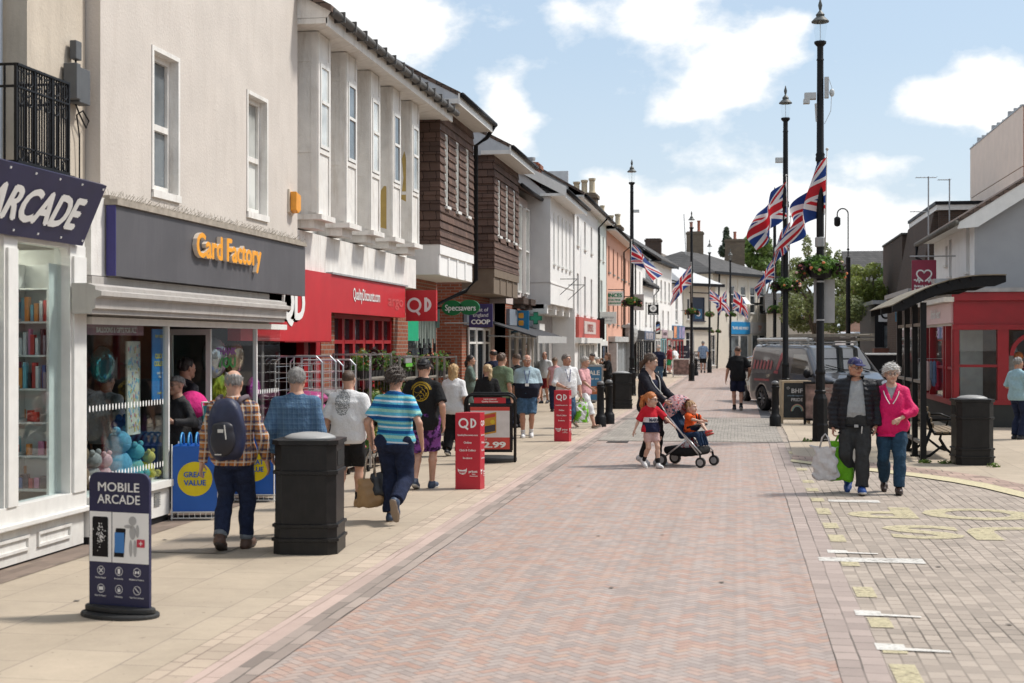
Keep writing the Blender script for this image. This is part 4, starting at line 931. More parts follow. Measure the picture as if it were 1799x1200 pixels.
M_TEAL=mat('pale_teal_door',(.2,.42,.45),.6);front(H9,fr9,.3,L9*.33,2.7,mat('beige_fascia',(.5,.46,.4),.6),None,None,M_TRIM,M_PANEG);front(H9,fr9,L9*.36,L9*.66,2.75,mat('mauve_fascia',(.4,.3,.33),.6),'HAIR STUDIO',M_BLACKP,M_TEAL);front(H9,fr9,L9*.69,L9-.2,2.75,mat('stone_fascia',(.45,.42,.38),.6),None,None,M_REDP,M_PANEG)
H10,fr10,L10=end_house('white end house above the blue and orange betting style shop sign',1180.2,96.2,1199,101,5.9,1.2,M_WHT2,[(.45,1.1,3.4,5.0)],M_SLATE)
front(H10,fr10,.1,L10+.3,3.1,mat('deep_blue_fascia',(.03,.13,.25),.5),None,None,M_REDP,hh=.9)
b=MB(fr10);b.cur=0;b.box(.15,L10*.3,.121,.13,2.25,3.05);b.cur=1;b.box(L10*.5,L10*.72,.121,.13,2.25,3.05);b.cur=1;b.box(L10*.8,L10+.2,.121,.13,2.25,3.05);b.build('sign_picture',[mat('orange_print',(.6,.25,.12),.5,nz=.6,ns=2),mat('violet_print',(.3,.25,.4),.5,nz=.6,ns=2)],H10)
def hip(o,fr,L,D,z,rise,inset,m,eav=.5,name='roof',th=.12):
 b=MB(fr);e=eav
 P=[(-e,e,z),(L+e,e,z),(L+e,-D-e,z),(-e,-D-e,z)];Rg=[(inset,-D/2,z+rise),(L-inset,-D/2,z+rise)]
 b.add(P+Rg+[(p[0],p[1],z-th)for p in P],[(0,1,5,4),(1,2,5),(2,3,4,5),(3,0,4),(0,6,7,1),(1,7,8,2),(2,8,9,3),(3,9,6,0),(6,9,8,7)]);return b.build(name,m,o)
fr,L=hFr(1200.5,101.5,1250,104);pub=thing('corner_building','cream corner pub with dark upstairs shutter, white hipped roof and baskets by its door','building',tuple(fr.translation))
hs=[(L*.14,L*.24,3.6,5.1),(L*.26,L*.76,3.5,5.2),(.3,1.2,.5,2.7),(3.0,3.6,.3,2.5)]
b=MB(fr);wall(b,0,L,0,6.1,hs);b.add([(0,0,0),(0,0,6.1),(0,-7,6.1),(0,-7,0),(L,0,0),(L,0,6.1),(L,-7,6.1),(L,-7,0)],[(0,1,2,3),(4,7,6,5)]);b.build('wall',M_CREAM,pub)
win(pub,fr,*hs[0]);win(pub,fr,*hs[1],mat('navy_frame',(.02,.03,.06),.5),mat('navy_shutter',(.03,.045,.075),.5));win(pub,fr,*hs[2],bars=(1,3));win(pub,fr,*hs[3],bars=(1,1))
M_PROOF=mat('pale_slate_roof',(.5,.5,.5),.7,nz=.08,bp=.3,bs=12)
hip(pub,fr,L,7,6.1,1.9,L*.42,M_PROOF,.7)
b=MB(fr);b.box(-.6,L+.65,.6,.72,5.95,6.16);b.box(.1,L-.1,0,.14,2.85,3.05);b.build('eaves',M_BLACKP,pub)
b=MB(fr);b.box(0,L,.0,.03,0,.55);b.build('plinth',M_STEEL,pub)
b=MB(fr);b.tube([(.3,.3,5.5),(L-.6,.3,5.5)],.04,6);b.build('sign_rail',M_BLACK,pub)
fr,L=hFr(1252,108,1346,116);far=thing('corner_building','long cream building closing the street with panelled windows and dark slate roof','building',tuple(fr.translation))
hs=[(L*f-.45,L*f+.45,4.25,6.35)for f in(.36,.56,.74,.92)]
b=MB(fr);wall(b,0,L,0,7.25,hs);b.add([(0,0,0),(0,0,7.25),(0,-9,7.25),(0,-9,0),(L,0,0),(L,0,7.25),(L,-9,7.25),(L,-9,0)],[(0,1,2,3),(4,7,6,5)])
for f in(.25,.45,.65,.83):b.box(L*f-.05,L*f+.05,0,.06,3.7,6.9)
b.box(0,L,0,.05,6.9,7.0);b.build('wall',M_CREAM,far)
for i,h in enumerate(hs):
 ww=win(far,fr,*h,d=-.1,bars=(0,2),fw=.08)
 if i==1:p=MB(fr);p.add([(h[0],0,5.5),(h[1],0,5.5),(h[1],.45,4.95),(h[0],.45,4.95)],[(0,1,2,3)]);p.build('open_sash',M_TRIM,ww)
hip(far,fr,L+1,9,7.25,1.9,3.2,M_SLATE,.5)
b=MB(fr);b.box(-.5,L+1.5,.45,.56,7.1,7.3);b.tube([(.5,.3,7.1),(.5,.1,0)],.07,6);b.build('gutter',M_BLACKP,far)
front(far,fr,L*.30,L*.66,3.55,mat('sky_blue_fascia',(.02,.24,.52),.45),'TRAVEL AND MONEY',M_WLET,M_TRIM,M_PANEG,hh=.95,h=.22);front(far,fr,L*.70,L-.05,3.55,mat('white_fascia',(.6,.58,.57),.5),'TP',mat('orange_print2',(.6,.2,.08),.5),M_TRIM,M_PANEG,hh=.9,h=.4)
for f,zz in((.72,4.9),(.9,4.3)):
 b=MB(fr);b.lathe([(.02,.0),(.3,.06),(.42,.15),(.44,.17)],(L*f,.5,zz),14);b.tube([(L*f,0,zz),(L*f,.5,zz)],.03,5);b.build('satellite_dish',M_BLACKP,far)
fr,L=hFr(1165,112,1262,118);bk=thing('corner_building','stone roofed building behind the pub with one big chimney','building',tuple(fr.translation))
b=MB(fr);b.box(0,L,-8,0,0,6.9);b.build('wall',M_CREAM,bk);hip(bk,fr,L,8,6.9,2.5,2.5,brick_mat('mottled_stone_roof',(.23,.19,.155),(.17,.155,.145),(.08,.07,.06),.3,.2,.012,nz=.5),.4)
p=atY(1221,440,116);chimney(bk,p.x,116,8.2,10.7,1.35,1.0,M_BRICKY,2,mat('red_pot',(.3,.1,.06),.8),.9)
p=atY(1291,440,118);chimney(far,p.x,118,8.0,10.2,1.6,1.0,M_BRICKY,1,mat('red_pot',0),.7)
p=atY(1148,440,100);chimney(H9,p.x,100,7.2,9.0,1.1,1.0,M_BRICKD,0)
an=MB();an.world=True;p=atY(1206,375,112);an.tube([(p.x,112,8),(p.x-.2,112,12.0)],.035,5);an.build('aerial',M_STEEL,bk)
o,fr,q=blade('shop_sign','green double oval opticians sign with white lettering',776,528,842,555,30.5,mat('optician_green',(.0,.13,.035),.4))
bpy.data.objects.remove(o)
a=atY(776,541,30.5);c=atY(842,541,30.5);W=c.x-a.x;fr=sign_frame(30.5);H=27/FPX*31*1.0
def oval(b,cx,rx,rz,z,th):b.prism([(cx+rx*math.cos(t),z+rz*math.sin(t))for t in[k*math.pi/14 for k in range(28)]],-th,0,1)
b=MB(fr);oval(b,a.x+W*.27,W*.27,H/2,a.z,.1);b.set(fr);oval(b,c.x-W*.27,W*.27,H/2,a.z+.012,.097);og=tag(b.build('shop_sign',mat('optician_green',0)),'green double oval opticians sign with white lettering','shop sign')
b=MB(fr);b.text('Specsavers',((a.x+c.x)/2,.008,a.z-.06),h=.13,w=W*.82,bold=.02);b.build('lettering',M_WLET,og)
b=MB(fr);b.tube([(-6.8,-.05,a.z),(a.x+.05,-.05,a.z)],.025,6);b.build('bracket',M_BLACK,og)
o,fr,q=blade('shop_sign','deep violet square cooperative sign half hidden behind the green oval sign',824,534,865,575,33.2,mat('deep_violet',(.03,.02,.1),.45))
cx=(q[0]+q[1])/2;H=q[3]-q[2];b=MB(fr);b.cur=0
b.text('East of',(cx+.02,.003,q[2]+H*.68),h=H*.15,bold=0,maxw=.46);b.text('England',(cx,.003,q[2]+H*.45),h=H*.15,bold=0,maxw=.48);b.text('COOP',(cx,.003,q[2]+H*.14),h=H*.2,bold=.05,w=.46);b.build('lettering',M_WLET,o)
b=MB(fr);b.disc((cx+.01,0,q[2]+H*.24),.05,12,.006,inner=.5,a0=200,a1=340);b.build('emblem',mat('gold_print',(.7,.4,.02),.5),o)
b=MB(fr);b.tube([(-6.9,-.03,q[3]-.1),(q[0],-.03,q[3]-.1)],.02,6);b.tube([(-6.9,-.03,q[2]+.1),(q[0],-.03,q[2]+.1)],.02,6);b.build('bracket',M_STEEL,o)
o,fr,q=blade('shop_sign','blue square sign with four orange squares above the awning',890,546,929,584,40.2,mat('bank_blue',(.01,.17,.33),.45));cx=(q[0]+q[1])/2;W=q[1]-q[0]
b=MB(fr)
for i in(-1,1):
 for j in(0,1):b.prism([(cx+i*W*.155+u*W*.115,q[2]+W*(.42+.33*j)+v*W*.115)for u,v in((-1,-.7),(-.7,-1),(.7,-1),(1,-.7),(1,.7),(.7,1),(-.7,1),(-1,.7))],0,.01,1)
b.build('emblem',mat('amber_print',(.75,.33,.03),.45),o)
b=MB(fr);b.text('SERVICES',(cx,.003,q[2]+W*.12),h=W*.08,bold=.03,maxw=W*.8);b.build('lettering',mat('pale_blue_print',(.25,.45,.55),.5),o);b=MB(fr);b.tube([(-6.4,-.03,q[3]-.15),(q[0],-.03,q[3]-.15)],.02,6);b.build('bracket',M_STEEL,o)
p=atY(941,559,42.4);fr=sign_frame(42.4);s=11/2498*42.8
b=MB(fr)
t_=s*.36;pts=[(-t_,-s),(t_,-s),(t_,-t_),(s,-t_),(s,t_),(t_,t_),(t_,s),(-t_,s),(-t_,t_),(-s,t_),(-s,-t_),(-t_,-t_)]
b.prism([(p.x+u,p.z+v)for u,v in pts],-.12,0,1);gc=tag(b.build('pharmacy_cross',mat('dark_green_edge',(.01,.12,.06),.4)),'green pharmacy cross sign by the awning end','pharmacy sign')
b=MB(fr);b.prism([(p.x+u*.82,p.z+v*.82)for u,v in pts],.0005,.012,1);b.build('face',mat('mint_green_face',(.05,.36,.19),.35),gc);b=MB(fr);b.tube([(-6.4,-.06,p.z),(p.x-s,-.06,p.z)],.03,6);b.build('bracket',M_STEEL,gc)
o,fr,q=blade('shop_sign','white hanging sign with green INCES lettering on a long iron bracket',1064,512,1095,537,61.5,M_TRIM,bracket=-5.6);W=q[1]-q[0];H=q[3]-q[2];cx=(q[0]+q[1])/2
b=MB(fr);b.text('INCES',(cx+.03,.003,q[2]+H*.6),h=H*.27,w=W*.8,bold=.06);b.text('FOR FINE',(cx,.003,q[2]+H*.34),h=H*.12,w=W*.7,bold=.05);b.text('FURNISHING',(cx,.003,q[2]+H*.12),h=H*.12,w=W*.8,bold=.05);b.build('lettering',mat('bottle_green_print',(.01,.2,.1),.5),o)
b=MB(fr);b.box(q[0]-.06,q[0]-.005,-.06,.0,q[2]+.05,q[3]);b.build('edge_board',M_NAVY,o)
o,fr,q=blade('shop_sign','small white sign with grey lettering below the green lettered sign',1053,548,1083,569,57.5,M_TRIM);W=q[1]-q[0];cx=(q[0]+q[1])/2
b=MB(fr);b.text('PROPERTY SHOP',(cx,.003,q[2]+.22),h=.07,w=W*.7,bold=.04);b.text('01449 400',(cx,.003,q[2]+.1),h=.05,w=W*.5,bold=.02);b.build('lettering',M_STEEL,o);b=MB(fr);b.tube([(-5.6,-.03,q[3]-.1),(q[0],-.03,q[3]-.1)],.02,6);b.build('bracket',M_BLACK,o)
o,fr,q=blade('shop_sign','plain grey square sign behind the flower basket of the left lamp post',1108,517,1131,545,64,mat('grey_sign_back',(.36,.36,.36),.6));b=MB(fr);b.tube([(-5.6,-.03,q[3]-.1),(q[0],-.03,q[3]-.1)],.02,6);b.build('bracket',M_BLACK,o)
o,fr,q=blade('shop_sign','black square sign with white roundel and a lozenge inside',1138,535,1157,553,83,M_BLACKP,bracket=-5.4);W=q[1]-q[0];cx=(q[0]+q[1])/2;zc=q[2]+W*.58
b=MB(fr);b.disc((cx,0,zc),W*.32,20,.004);b.text('MILKTEASE',(cx,.004,q[2]+W*.06),h=W*.08,w=W*.75,bold=.05);b.build('roundel',M_WLET,o)
b=MB(fr);b.add([(cx-W*.2,.008,zc),(cx,.008,zc-W*.22),(cx+W*.2,.008,zc),(cx,.008,zc+W*.22)],[(0,1,2,3)]);b.build('emblem',M_STEEL,o)
p=atY(1156,578,86);bp_=thing('barber_pole','small black barber sign with blue, white and red stripes','barber pole',(p.x,86,p.z))
b=WB();b.cbox((p.x,86,p.z),(.28,.25,.62));b.ball((p.x,86,p.z+.34),.14);b.build('case',M_BLACKP,bp_)
b=MB(sign_frame(85.87))
for k,m_ in enumerate((0,1,2,1)):b.cur=m_;z=p.z+.16-k*.12;b.add([(p.x-.1,.004,z-.06),(p.x+.1,.004,z+.04),(p.x+.1,.004,z+.16),(p.x-.1,.004,z+.06)],[(0,1,2,3)])
b.build('stripes',[mat('stripe_blue',(.05,.15,.4),.4),M_WLET,mat('stripe_red',(.5,.05,.05),.4)],bp_)
o,fr,q=blade('shop_sign','small blue rounded hanging sign beside the pub wall',1221,543,1233,560,99.5,mat('deep_blue_fascia',0));b=MB(fr);b.disc(((q[0]+q[1])/2,0,q[2]+.3),.14,10,.003);b.build('emblem',M_WLET,o);b=MB(fr);b.tube([(-3.9,-.03,q[3]-.1),(q[0],-.03,q[3]-.1)],.02,6);b.build('bracket',M_BLACK,o)
LEAF={}
def leaf_mat(name,c):
 if name in MATS:return MATS[name]
 m,t,b=new_mat(name);nd=t.n('ShaderNodeNewGeometry')
 f=nd.outputs['Random Per Island'];t.put(b.inputs['Base Color'],t.ramp(f,[(0,tuple(q*.55 for q in c)),(.5,c),(1,tuple(min(1,q*1.6)for q in c))]))
 b.inputs['Roughness'].default_value=.55;c_=b.inputs['Base Color'].links[0].from_socket;tl=t.n('ShaderNodeBsdfTranslucent');t.put(tl.inputs[0],c_);mx=t.n('ShaderNodeMixShader');mx.inputs[0].default_value=.4;t.put(mx.inputs[1],b.outputs[0]);t.put(mx.inputs[2],tl.outputs[0]);t.put(m.node_tree.nodes['Material Output'].inputs[0],mx.outputs[0])
 MATS[name]=m;return m
def leaves(blobs,n,size,seed,up=.3):
 """leaf-sized quads scattered through lumpy volumes, returned as verts / faces"""
 r_=np.random.default_rng(seed);vs=[];B=np.array([(*c,*r)for c,r in blobs]);w_=B[:,3]*B[:,4]*B[:,5];w_=w_**.8;w_/=w_.sum()
 k=r_.choice(len(B),n,p=w_);d=r_.normal(size=(n,3));d/=np.linalg.norm(d,axis=1)[:,None]
 rad=r_.uniform(.35,1.0,n)**.6;p=B[k,:3]+d*rad[:,None]*B[k,3:]
 nn=d+r_.normal(size=(n,3))*.7+np.array([0,0,up]);nn/=np.linalg.norm(nn,axis=1)[:,None]
 a=np.cross(nn,r_.normal(size=(n,3)));a/=np.linalg.norm(a,axis=1)[:,None];b_=np.cross(nn,a)
 s=size*r_.uniform(.6,1.3,n)[:,None]
 V=np.stack([p-a*s,p-b_*s*.55,p+a*s,p+b_*s*.55],1).reshape(-1,3)
 return V,[(4*i,4*i+1,4*i+2,4*i+3)for i in range(n)]
def tree(name,label,x,y,h,crown,n,size,lm,seed,group=None,trunk_r=.16,cat='tree'):
 o=thing(name,label,cat,(x,y,0),group=group);r_=random.Random(seed)
 b=WB();b.tube([(x,y,0),(x+.05,y,h*.3),(x-.03,y+.05,h*.55),(x+.06,y,h*.85)],[trunk_r,trunk_r*.8,trunk_r*.55,trunk_r*.15],8)
 for c,r in crown:b.tube([(x,y,h*r_.uniform(.22,.45)),((x+c[0])/2+.1,(y+c[1])/2,(h*.4+c[2])/2+.2),c],[trunk_r*.45,trunk_r*.28,.02],5)
 b.build('trunk',mat('tree_bark',(.13,.1,.075),.9,nz=.3,ns=15),o,smooth=True)
 V,F=leaves(crown,n,size,seed);c=WB();c.add([tuple(v)for v in V],F);c.build('crown',lm,o);return o
def crown_px(pts,Y,ry=1.6):
 out=[]
 for px,py,rx,rz in pts:
  p=atY(px,py,Y);k=Y/2490;r_=(hash((px,py))%100)/100
  out.append(((p.x,Y+(r_-.5)*ry,p.z),(rx*k,min(ry,rx*k+.4),rz*k)))
 return out
LG=leaf_mat('leaf_mid_green',(.13,.20,.04));LY=leaf_mat('leaf_yellow_green',(.22,.26,.06));LO=leaf_mat('leaf_olive',(.19,.22,.08));LC=leaf_mat('leaf_conifer',(.04,.06,.03));LB=leaf_mat('leaf_bright',(.07,.16,.03))
tree('birch_tree','airy green birch with thin upright top sprays behind the big hanging basket',atY(1440,600,62).x,62,6.5,crown_px([(1420,430,9,22),(1452,445,14,25),(1478,455,9,22),(1400,470,16,20),(1428,480,34,24),(1470,500,30,26),(1405,525,30,26),(1440,540,38,26),(1485,545,30,26),(1392,500,22,22),(1388,540,24,22),(1415,570,26,14),(1395,560,22,14),(1460,572,26,14)],62,4.5),11000,.075,LO,11,'trees in the square')
tree('street_tree','yellowish green tree right of the curved camera pole',atY(1525,600,66).x,66,6.4,crown_px([(1505,480,20,16),(1530,478,16,14),(1500,510,26,22),(1530,515,30,24),(1510,548,34,18),(1545,545,20,16),(1490,540,20,18)],66,4),6000,.08,LY,12,'trees in the square')
tree('street_tree','dense round green tree against the dark brick gable',atY(1562,600,70).x,70,6.2,crown_px([(1560,505,26,22),(1580,500,20,20),(1545,525,24,20),(1572,530,28,22),(1590,545,18,20),(1540,550,18,14)],70,3.5),6000,.085,LG,13,'trees in the square')
tree('conifer_tree','bright green conifer rising behind the round tree',atY(1575,600,84).x,84,8.5,crown_px([(1562,478,12,14),(1578,468,14,22),(1590,465,12,26),(1570,495,18,14),(1588,492,18,20)],84,1.6),3200,.12,LB,14,'trees behind the square')
tree('conifer_tree','slim dark ivy clad conifer beside the right far chimney',atY(1276,600,130).x,130,11.5,crown_px([(1276,412,5,14),(1277,428,8,16),(1272,442,10,10)],130,1.4),1800,.16,LC,15,'trees behind the far roofs')
tree('broadleaf_tree','large round dark green tree behind the far slate roof',atY(1335,600,140).x,140,11.5,crown_px([(1318,428,16,16),(1338,430,18,18),(1352,445,16,16),(1312,450,14,16),(1335,462,24,16),(1360,468,16,16),(1375,480,14,12)],140,3),5200,.2,LG,16,'trees behind the far roofs',.3)
def block(label,pxa,pxb,Y,z,m,wins=(),rm=None,rise=1.5,name='square_building',dpt=7):
 a=atY(pxa,600,Y);c=atY(pxb,600,Y);fr=frame((a.x,Y,0),(1,0));L=c.x-a.x
 o=thing(name,label,'building',(a.x,Y,0));hs=[(L*f-w/2,L*f+w/2,u,v)for f,w,u,v in wins]
 b=MB(fr);wall(b,0,L,0,z,hs);shell(b,0,L,0,dpt,0,z,rise if rm else None);b.build('wall',m,o)
 for h in hs:win(o,fr,*h,M_TRIM,M_PANEG,d=-.1,fw=.08)
 if rm:roof(o,fr,0,L,.35,z,dpt,rise,rm)
 else:b=MB(fr);b.box(-.1,L+.1,-dpt,.15,z,z+.15);b.build('roof',M_STEEL,o)
 return o,fr,L
M_PBR=brick_mat('pale_pink_brick',(.42,.25,.19),(.35,.2,.15),(.36,.3,.26))
block('pinkish brick terrace with white windows across the square, behind the trees',1488,1600,104,6.2,M_PBR,[(f,1.0,u,v)for f in(.08,.25,.42,.6,.78,.94)for u,v in((.8,2.6),(3.8,5.4))],M_SLATE,2.4)
block('low cream shop row across the square, seen under the birch',1347,1470,112,4.2,M_CREAM,[(f,1.1,.5,2.3)for f in(.1,.3,.5,.7,.88)],M_SLATE,1.6)
block('grey gabled roof building far behind the square trees',1500,1560,128,7.4,M_GREYW,[],M_SLATE,2.2)
# right side
M_REDD2=mat('deep_red_shopfront',(.26,.006,.012),.38,nz=.16,ns=2,streak=.15,dirt=(.12,.03,.03))
XW=5.7;Yg=36.0
FR=lambda X:frame((X,0,0),(0,-1,0))
rb=thing('shop_building','white rendered building with grey gable and red charity shop front built out below','building',(6.5,38,0))
ze=ZX(1712,383,XW);yE=SY(1641,XW)
def rw(px0,px1,py0,py1):return(-SY(px1,XW),-SY(px0,XW),ZX((px0+px1)/2,py1,XW),ZX((px0+px1)/2,py0,XW))
ws=[tuple(sorted((-SY(1697,XW),-SY(1703.5,XW))))+(ZX(1700,478,XW),ZX(1700,399,XW)),tuple(sorted((-SY(1667,XW),-SY(1672,XW))))+(ZX(1670,485,XW),ZX(1670,420,XW)),tuple(sorted((-SY(1661,XW),-SY(1665,XW))))+(ZX(1663,466,XW),ZX(1663,432,XW))]
fr=FR(XW);b=MB(fr);wall(b,-yE,-Yg,2.6,ze,ws,rev=.15);b.build('wall',M_WHT_W,rb)
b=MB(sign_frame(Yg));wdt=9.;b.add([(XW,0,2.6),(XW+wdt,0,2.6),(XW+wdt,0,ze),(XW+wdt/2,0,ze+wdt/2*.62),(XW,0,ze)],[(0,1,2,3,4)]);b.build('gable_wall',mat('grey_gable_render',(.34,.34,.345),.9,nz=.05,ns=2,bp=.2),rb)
for h in ws:win(rb,fr,*h,M_WHT_D,M_PANEG,d=-.13,fw=.06,mid=.55)
b=MB(fr);b.set(None);b.world=True
ed=.42;zr=ze+.02
A0=(XW-ed,zr-ed*.62+.12);A1=(XW+wdt/2,zr+wdt/2*.62+.12)
b.prism([A0,A1,(A1[0],A1[1]+.1),(A0[0],A0[1]+.1)],Yg-.32,yE+.2,1);b.prism([A1,(XW+wdt+ed,A0[1]),(XW+wdt+ed,A0[1]+.1),(A1[0],A1[1]+.1)],Yg-.32,yE+.2,1);b.build('roof',M_TILE,rb)
b=WB();b.prism([(A0[0]-.02,A0[1]-.02),(A1[0],A1[1]-.02),(A1[0],A1[1]-.33),(A0[0]+.45,A0[1]-.12),(A0[0]-.02,A0[1]-.16)],Yg-.30,Yg-.26,1);b.box(XW-ed+.02,XW,Yg-.25,yE+.15,ze-.12,ze-.06);b.build('bargeboard',M_TRIM,rb)
b=WB();b.tube([(A0[0]-.06,Yg-.35,A0[1]-.02),(A0[0]-.06,yE+.3,A0[1]-.02)],.07,8);b.build('gutter',mat('mossy_gutter',(.1,.09,.075),.8,nz=.4),rb,smooth=True)
b=WB();b.tube([(A0[0]-.06,yE+.1,A0[1]-.05),(A0[0]-.06,yE+.1,A0[1]-.4),(XW-.08,yE-.2,A0[1]-.75),(XW-.08,yE-.2,2.4)],.055,8);b.build('downpipe',M_BLACKP,rb,smooth=True)
Xf=4.8;Yf=33.2;Yb=38.3;zt=3.08
b=WB();b.add([(Xf-.1,Yf-.1,zt),(14,Yf-.1,zt),(14,Yg,zt+.12),(XW,Yg,zt+.12),(XW,Yb,zt+.1),(Xf-.1,Yb,zt)],[tuple(range(6))]);b.box(Xf-.14,14,Yf-.16,Yf-.1,zt-.03,zt+.06);b.box(Xf-.16,Xf-.1,Yf-.16,Yb,zt-.03,zt+.06);b.build('flat_roof',M_LEAD,rb)
fr2=sign_frame(Yf)
b=MB(fr2);b.box(Xf,14,-.3,0,2.32,zt-.035);b.box(Xf-.05,14,0,.1,zt-.22,zt-.035);b.box(Xf-.03,14,0,.06,2.2,2.318);fs=b.build('fascia',M_REDD2,rb)
b=MB(FR(Xf));b.box(-Yb,-Yf-.31,-.3,-.002,2.3,zt-.035);b.build('side_fascia',mat('cream_cornice',(.62,.58,.52),.6),rb)
b=MB(FR(Xf));b.box(-Yb+.3,-Yf-.05,0,.05,2.36,zt-.25);sf=b.build('sign_panel',mat('sunlit_faded_red_panel',(.55,.36,.36),.35,nz=.05),rb)  # sunlit look of the faded red panel put into its pale colour
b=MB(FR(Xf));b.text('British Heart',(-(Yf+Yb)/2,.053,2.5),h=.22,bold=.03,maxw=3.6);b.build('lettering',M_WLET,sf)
b=MB(FR(Xf));b.box(-Yb+.1,-Yf+.1,.0,.22,zt-.25,zt-.14);b.build('cornice',mat('cream_cornice',0),rb)
b=MB(fr2);pos=[Xf,Xf+0.95,7.35,8.9,10.4]
for p in pos:b.box(p,p+(.12 if p==Xf else.24),-.12,.04,.62,2.32)
b.box(Xf,14,-.12,.05,.52,.62);b.box(Xf,7.4,-.1,.02,1.5,1.55)if False else None
b.box(Xf+.12,Xf+.95,-.1,.02,1.36,1.42);b.box(Xf,14,-.12,.0,2.2,2.318)
ax,az,ar,rr=(6.0+7.35)/2,1.62,.66,.56
pts=[(ax+ar*math.cos(t),az+rr*math.sin(t))for t in[math.pi*k/20 for k in range(21)]]
pin=[(ax+(ar-.09)*math.cos(t),az+(rr-.09)*math.sin(t))for t in[math.pi*k/20 for k in range(21)]]
for i in range(20):b.prism([pts[i],pts[i+1],pin[i+1],pin[i]],-.1,.02,1)
b.build('shopfront_frame',M_REDD2,rb)
b=MB(fr2);b.box(Xf,14,-.2,.0,0,.52);b.build('stallriser',mat('dark_green_plinth',(.012,.016,.016),.4),rb)
b=MB(fr2);b.add([(Xf+.1,-.06,.62),(14,-.06,.62),(14,-.06,2.2),(Xf+.1,-.06,2.2)],[(0,1,2,3)]);b.build('shop_window',M_GLASS,rb)
b=MB(FR(Xf));
for s in(-Yb,-Yb+1.2,-Yf-1.5,-Yf-1.1,-Yf-.12):b.box(s,s+.13,-.12,.03,.62,2.3)
b.box(-Yb,-Yf,-.12,.05,.5,.62);b.box(-Yb,-Yf,-.1,.0,1.3,1.36);b.build('side_frame',M_REDD2,rb)
b=MB(FR(Xf));b.add([(-Yb,-.06,.62),(-Yf,-.06,.62),(-Yf,-.06,2.3),(-Yb,-.06,2.3)],[(0,1,2,3)]);b.build('shop_window',M_GLASS,rb)
b=MB(FR(Xf));b.box(-Yb,-Yf,-.15,-.0,0,.5);b.build('side_stallriser',M_BLACKP,rb)
b=WB();b.box(Xf+.15,13.9,Yf+2.6,Yf+2.65,0,2.5);b.box(Xf+.15,13.9,Yf+.1,Yf+2.6,.45,.5);b.box(13.8,13.9,Yf+.1,Yf+2.6,.5,2.5);b.build('shop_interior',mat('warm_shop_interior',(.16,.12,.1),.9,nz=.4,ns=2),rb)
b=WB();b.box(Xf+.3,Xf+.8,Yf+1.0,Yf+1.05,.5,2.2);b.build('side_screen',mat('grey_display_screen',(.35,.35,.34),.8),rb)
def dress(x,y,z,c,label,s=1.,pants=None):
 o=thing('mannequin',label,'mannequin',(x,y,z))
 b=MB();b.lathe([(.06*s,.0),(.05*s,.05),(.15*s,.1),(.17*s,.3*s),(.13*s,.5*s),(.16*s,.72*s),(.2*s,.85*s),(.07*s,.92*s),(.05*s,1.0*s)],(0,0,.3),12);b.build('torso',c,o,smooth=True)
 b=MB();b.tube([(0,0,0),(0,0,.35)],.02,6);b.lathe([(.16,0),(.16,.02)],(0,0,0),12);b.build('stand',M_STEEL,o)
 b=MB();b.tube([(-.2*s,0,1.12*s),(-.28*s,0,.85*s),(-.25*s,.08,.6*s)],.045*s,6);b.tube([(.2*s,0,1.12*s),(.28*s,0,.85*s),(.25*s,.08,.6*s)],.045*s,6);b.build('sleeve',c,o,smooth=True)
CM=lambda n,c:mat('cloth_'+n,c,.9,nz=.12,ns=14,bp=.3,bs=120)
dress(6.25,Yf+.7,.5,CM('pale_dress',(.5,.48,.47)),'mannequin in a pale top behind the arched red window');dress(6.75,Yf+.9,.5,CM('wine',(.2,.02,.05)),'mannequin in a dark wine top behind the hanging mirror',1.05)
mr=thing('hanging_mirror','red framed mirror hung at a slant in the arched charity shop window','mirror',(6.78,Yf+.35,1.2))
b=MB();b.prism([(-.3,0),(.2,.06),(.3,.8),(-.18,.74)],0,.03,1);b.build('frame',M_REDP,mr);b=MB();b.prism([(-.24,.06),(.16,.11),(.24,.74),(-.13,.69)],-.006,.0,1);b.build('glass',M_PANE,mr)
for x,z,c,lb in((6.62,2.0,(.08,.2,.45),'blue paper ball hanging at the top of the arched window'),(6.3,1.6,(.6,.18,.05),'orange paper ball hanging left in the arched window'),(7.15,1.45,(.65,.4,.04),'yellow paper ball hanging right in the arched window')):
 b=MB();b.ball((0,0,0),.11,12,9);o=b.build('paper_ball',mat('paper_%.2f'%c[0],c,.8),smooth=True);o.location=(x,Yf+.5,z);tag(o,lb,'paper ball')
for x,z,w_,h_,c,lb in((6.7,.95,.35,.4,(.5,.3,.25),'tan handbag display under the hanging mirror'),(6.35,.9,.25,.3,(.55,.1,.2),'pink handbag left of the tan bag in the arched window')):
 b=WB();b.prism([(x-w_/2,z),(x+w_/2,z),(x+w_*.42,z+h_),(x-w_*.42,z+h_)],Yf+.3,Yf+.42,1);b.tube([(x-w_*.25,Yf+.36,z+h_),(x-w_*.2,Yf+.36,z+h_+.15),(x+w_*.2,Yf+.36,z+h_+.15),(x+w_*.25,Yf+.36,z+h_)],.012,5);tag(b.build('handbag',CM(lb[:4],c)),lb,'handbag')
o,fr,q=blade('shop_sign','crimson square charity sign with white heart outline above the bus shelter',1602,457,1645,514,39.0,mat('crimson_sign',(.24,.015,.045),.45));W=q[1]-q[0];cx=(q[0]+q[1])/2;zc=q[2]+W*.72
b=MB(fr);hp=[]
for k in range(37):
 t=-math.pi+2*math.pi*k/36;hp.append((cx+W*.019*16*math.sin(t)**3,zc+W*.019*(13*math.cos(t)-5*math.cos(2*t)-2*math.cos(3*t)-math.cos(4*t))+.0))
hp=[p for p in hp if True]
for i in range(3,33):b.bar((hp[i][0],.004,hp[i][1]),(hp[i+1][0],.004,hp[i+1][1]),W*.06)
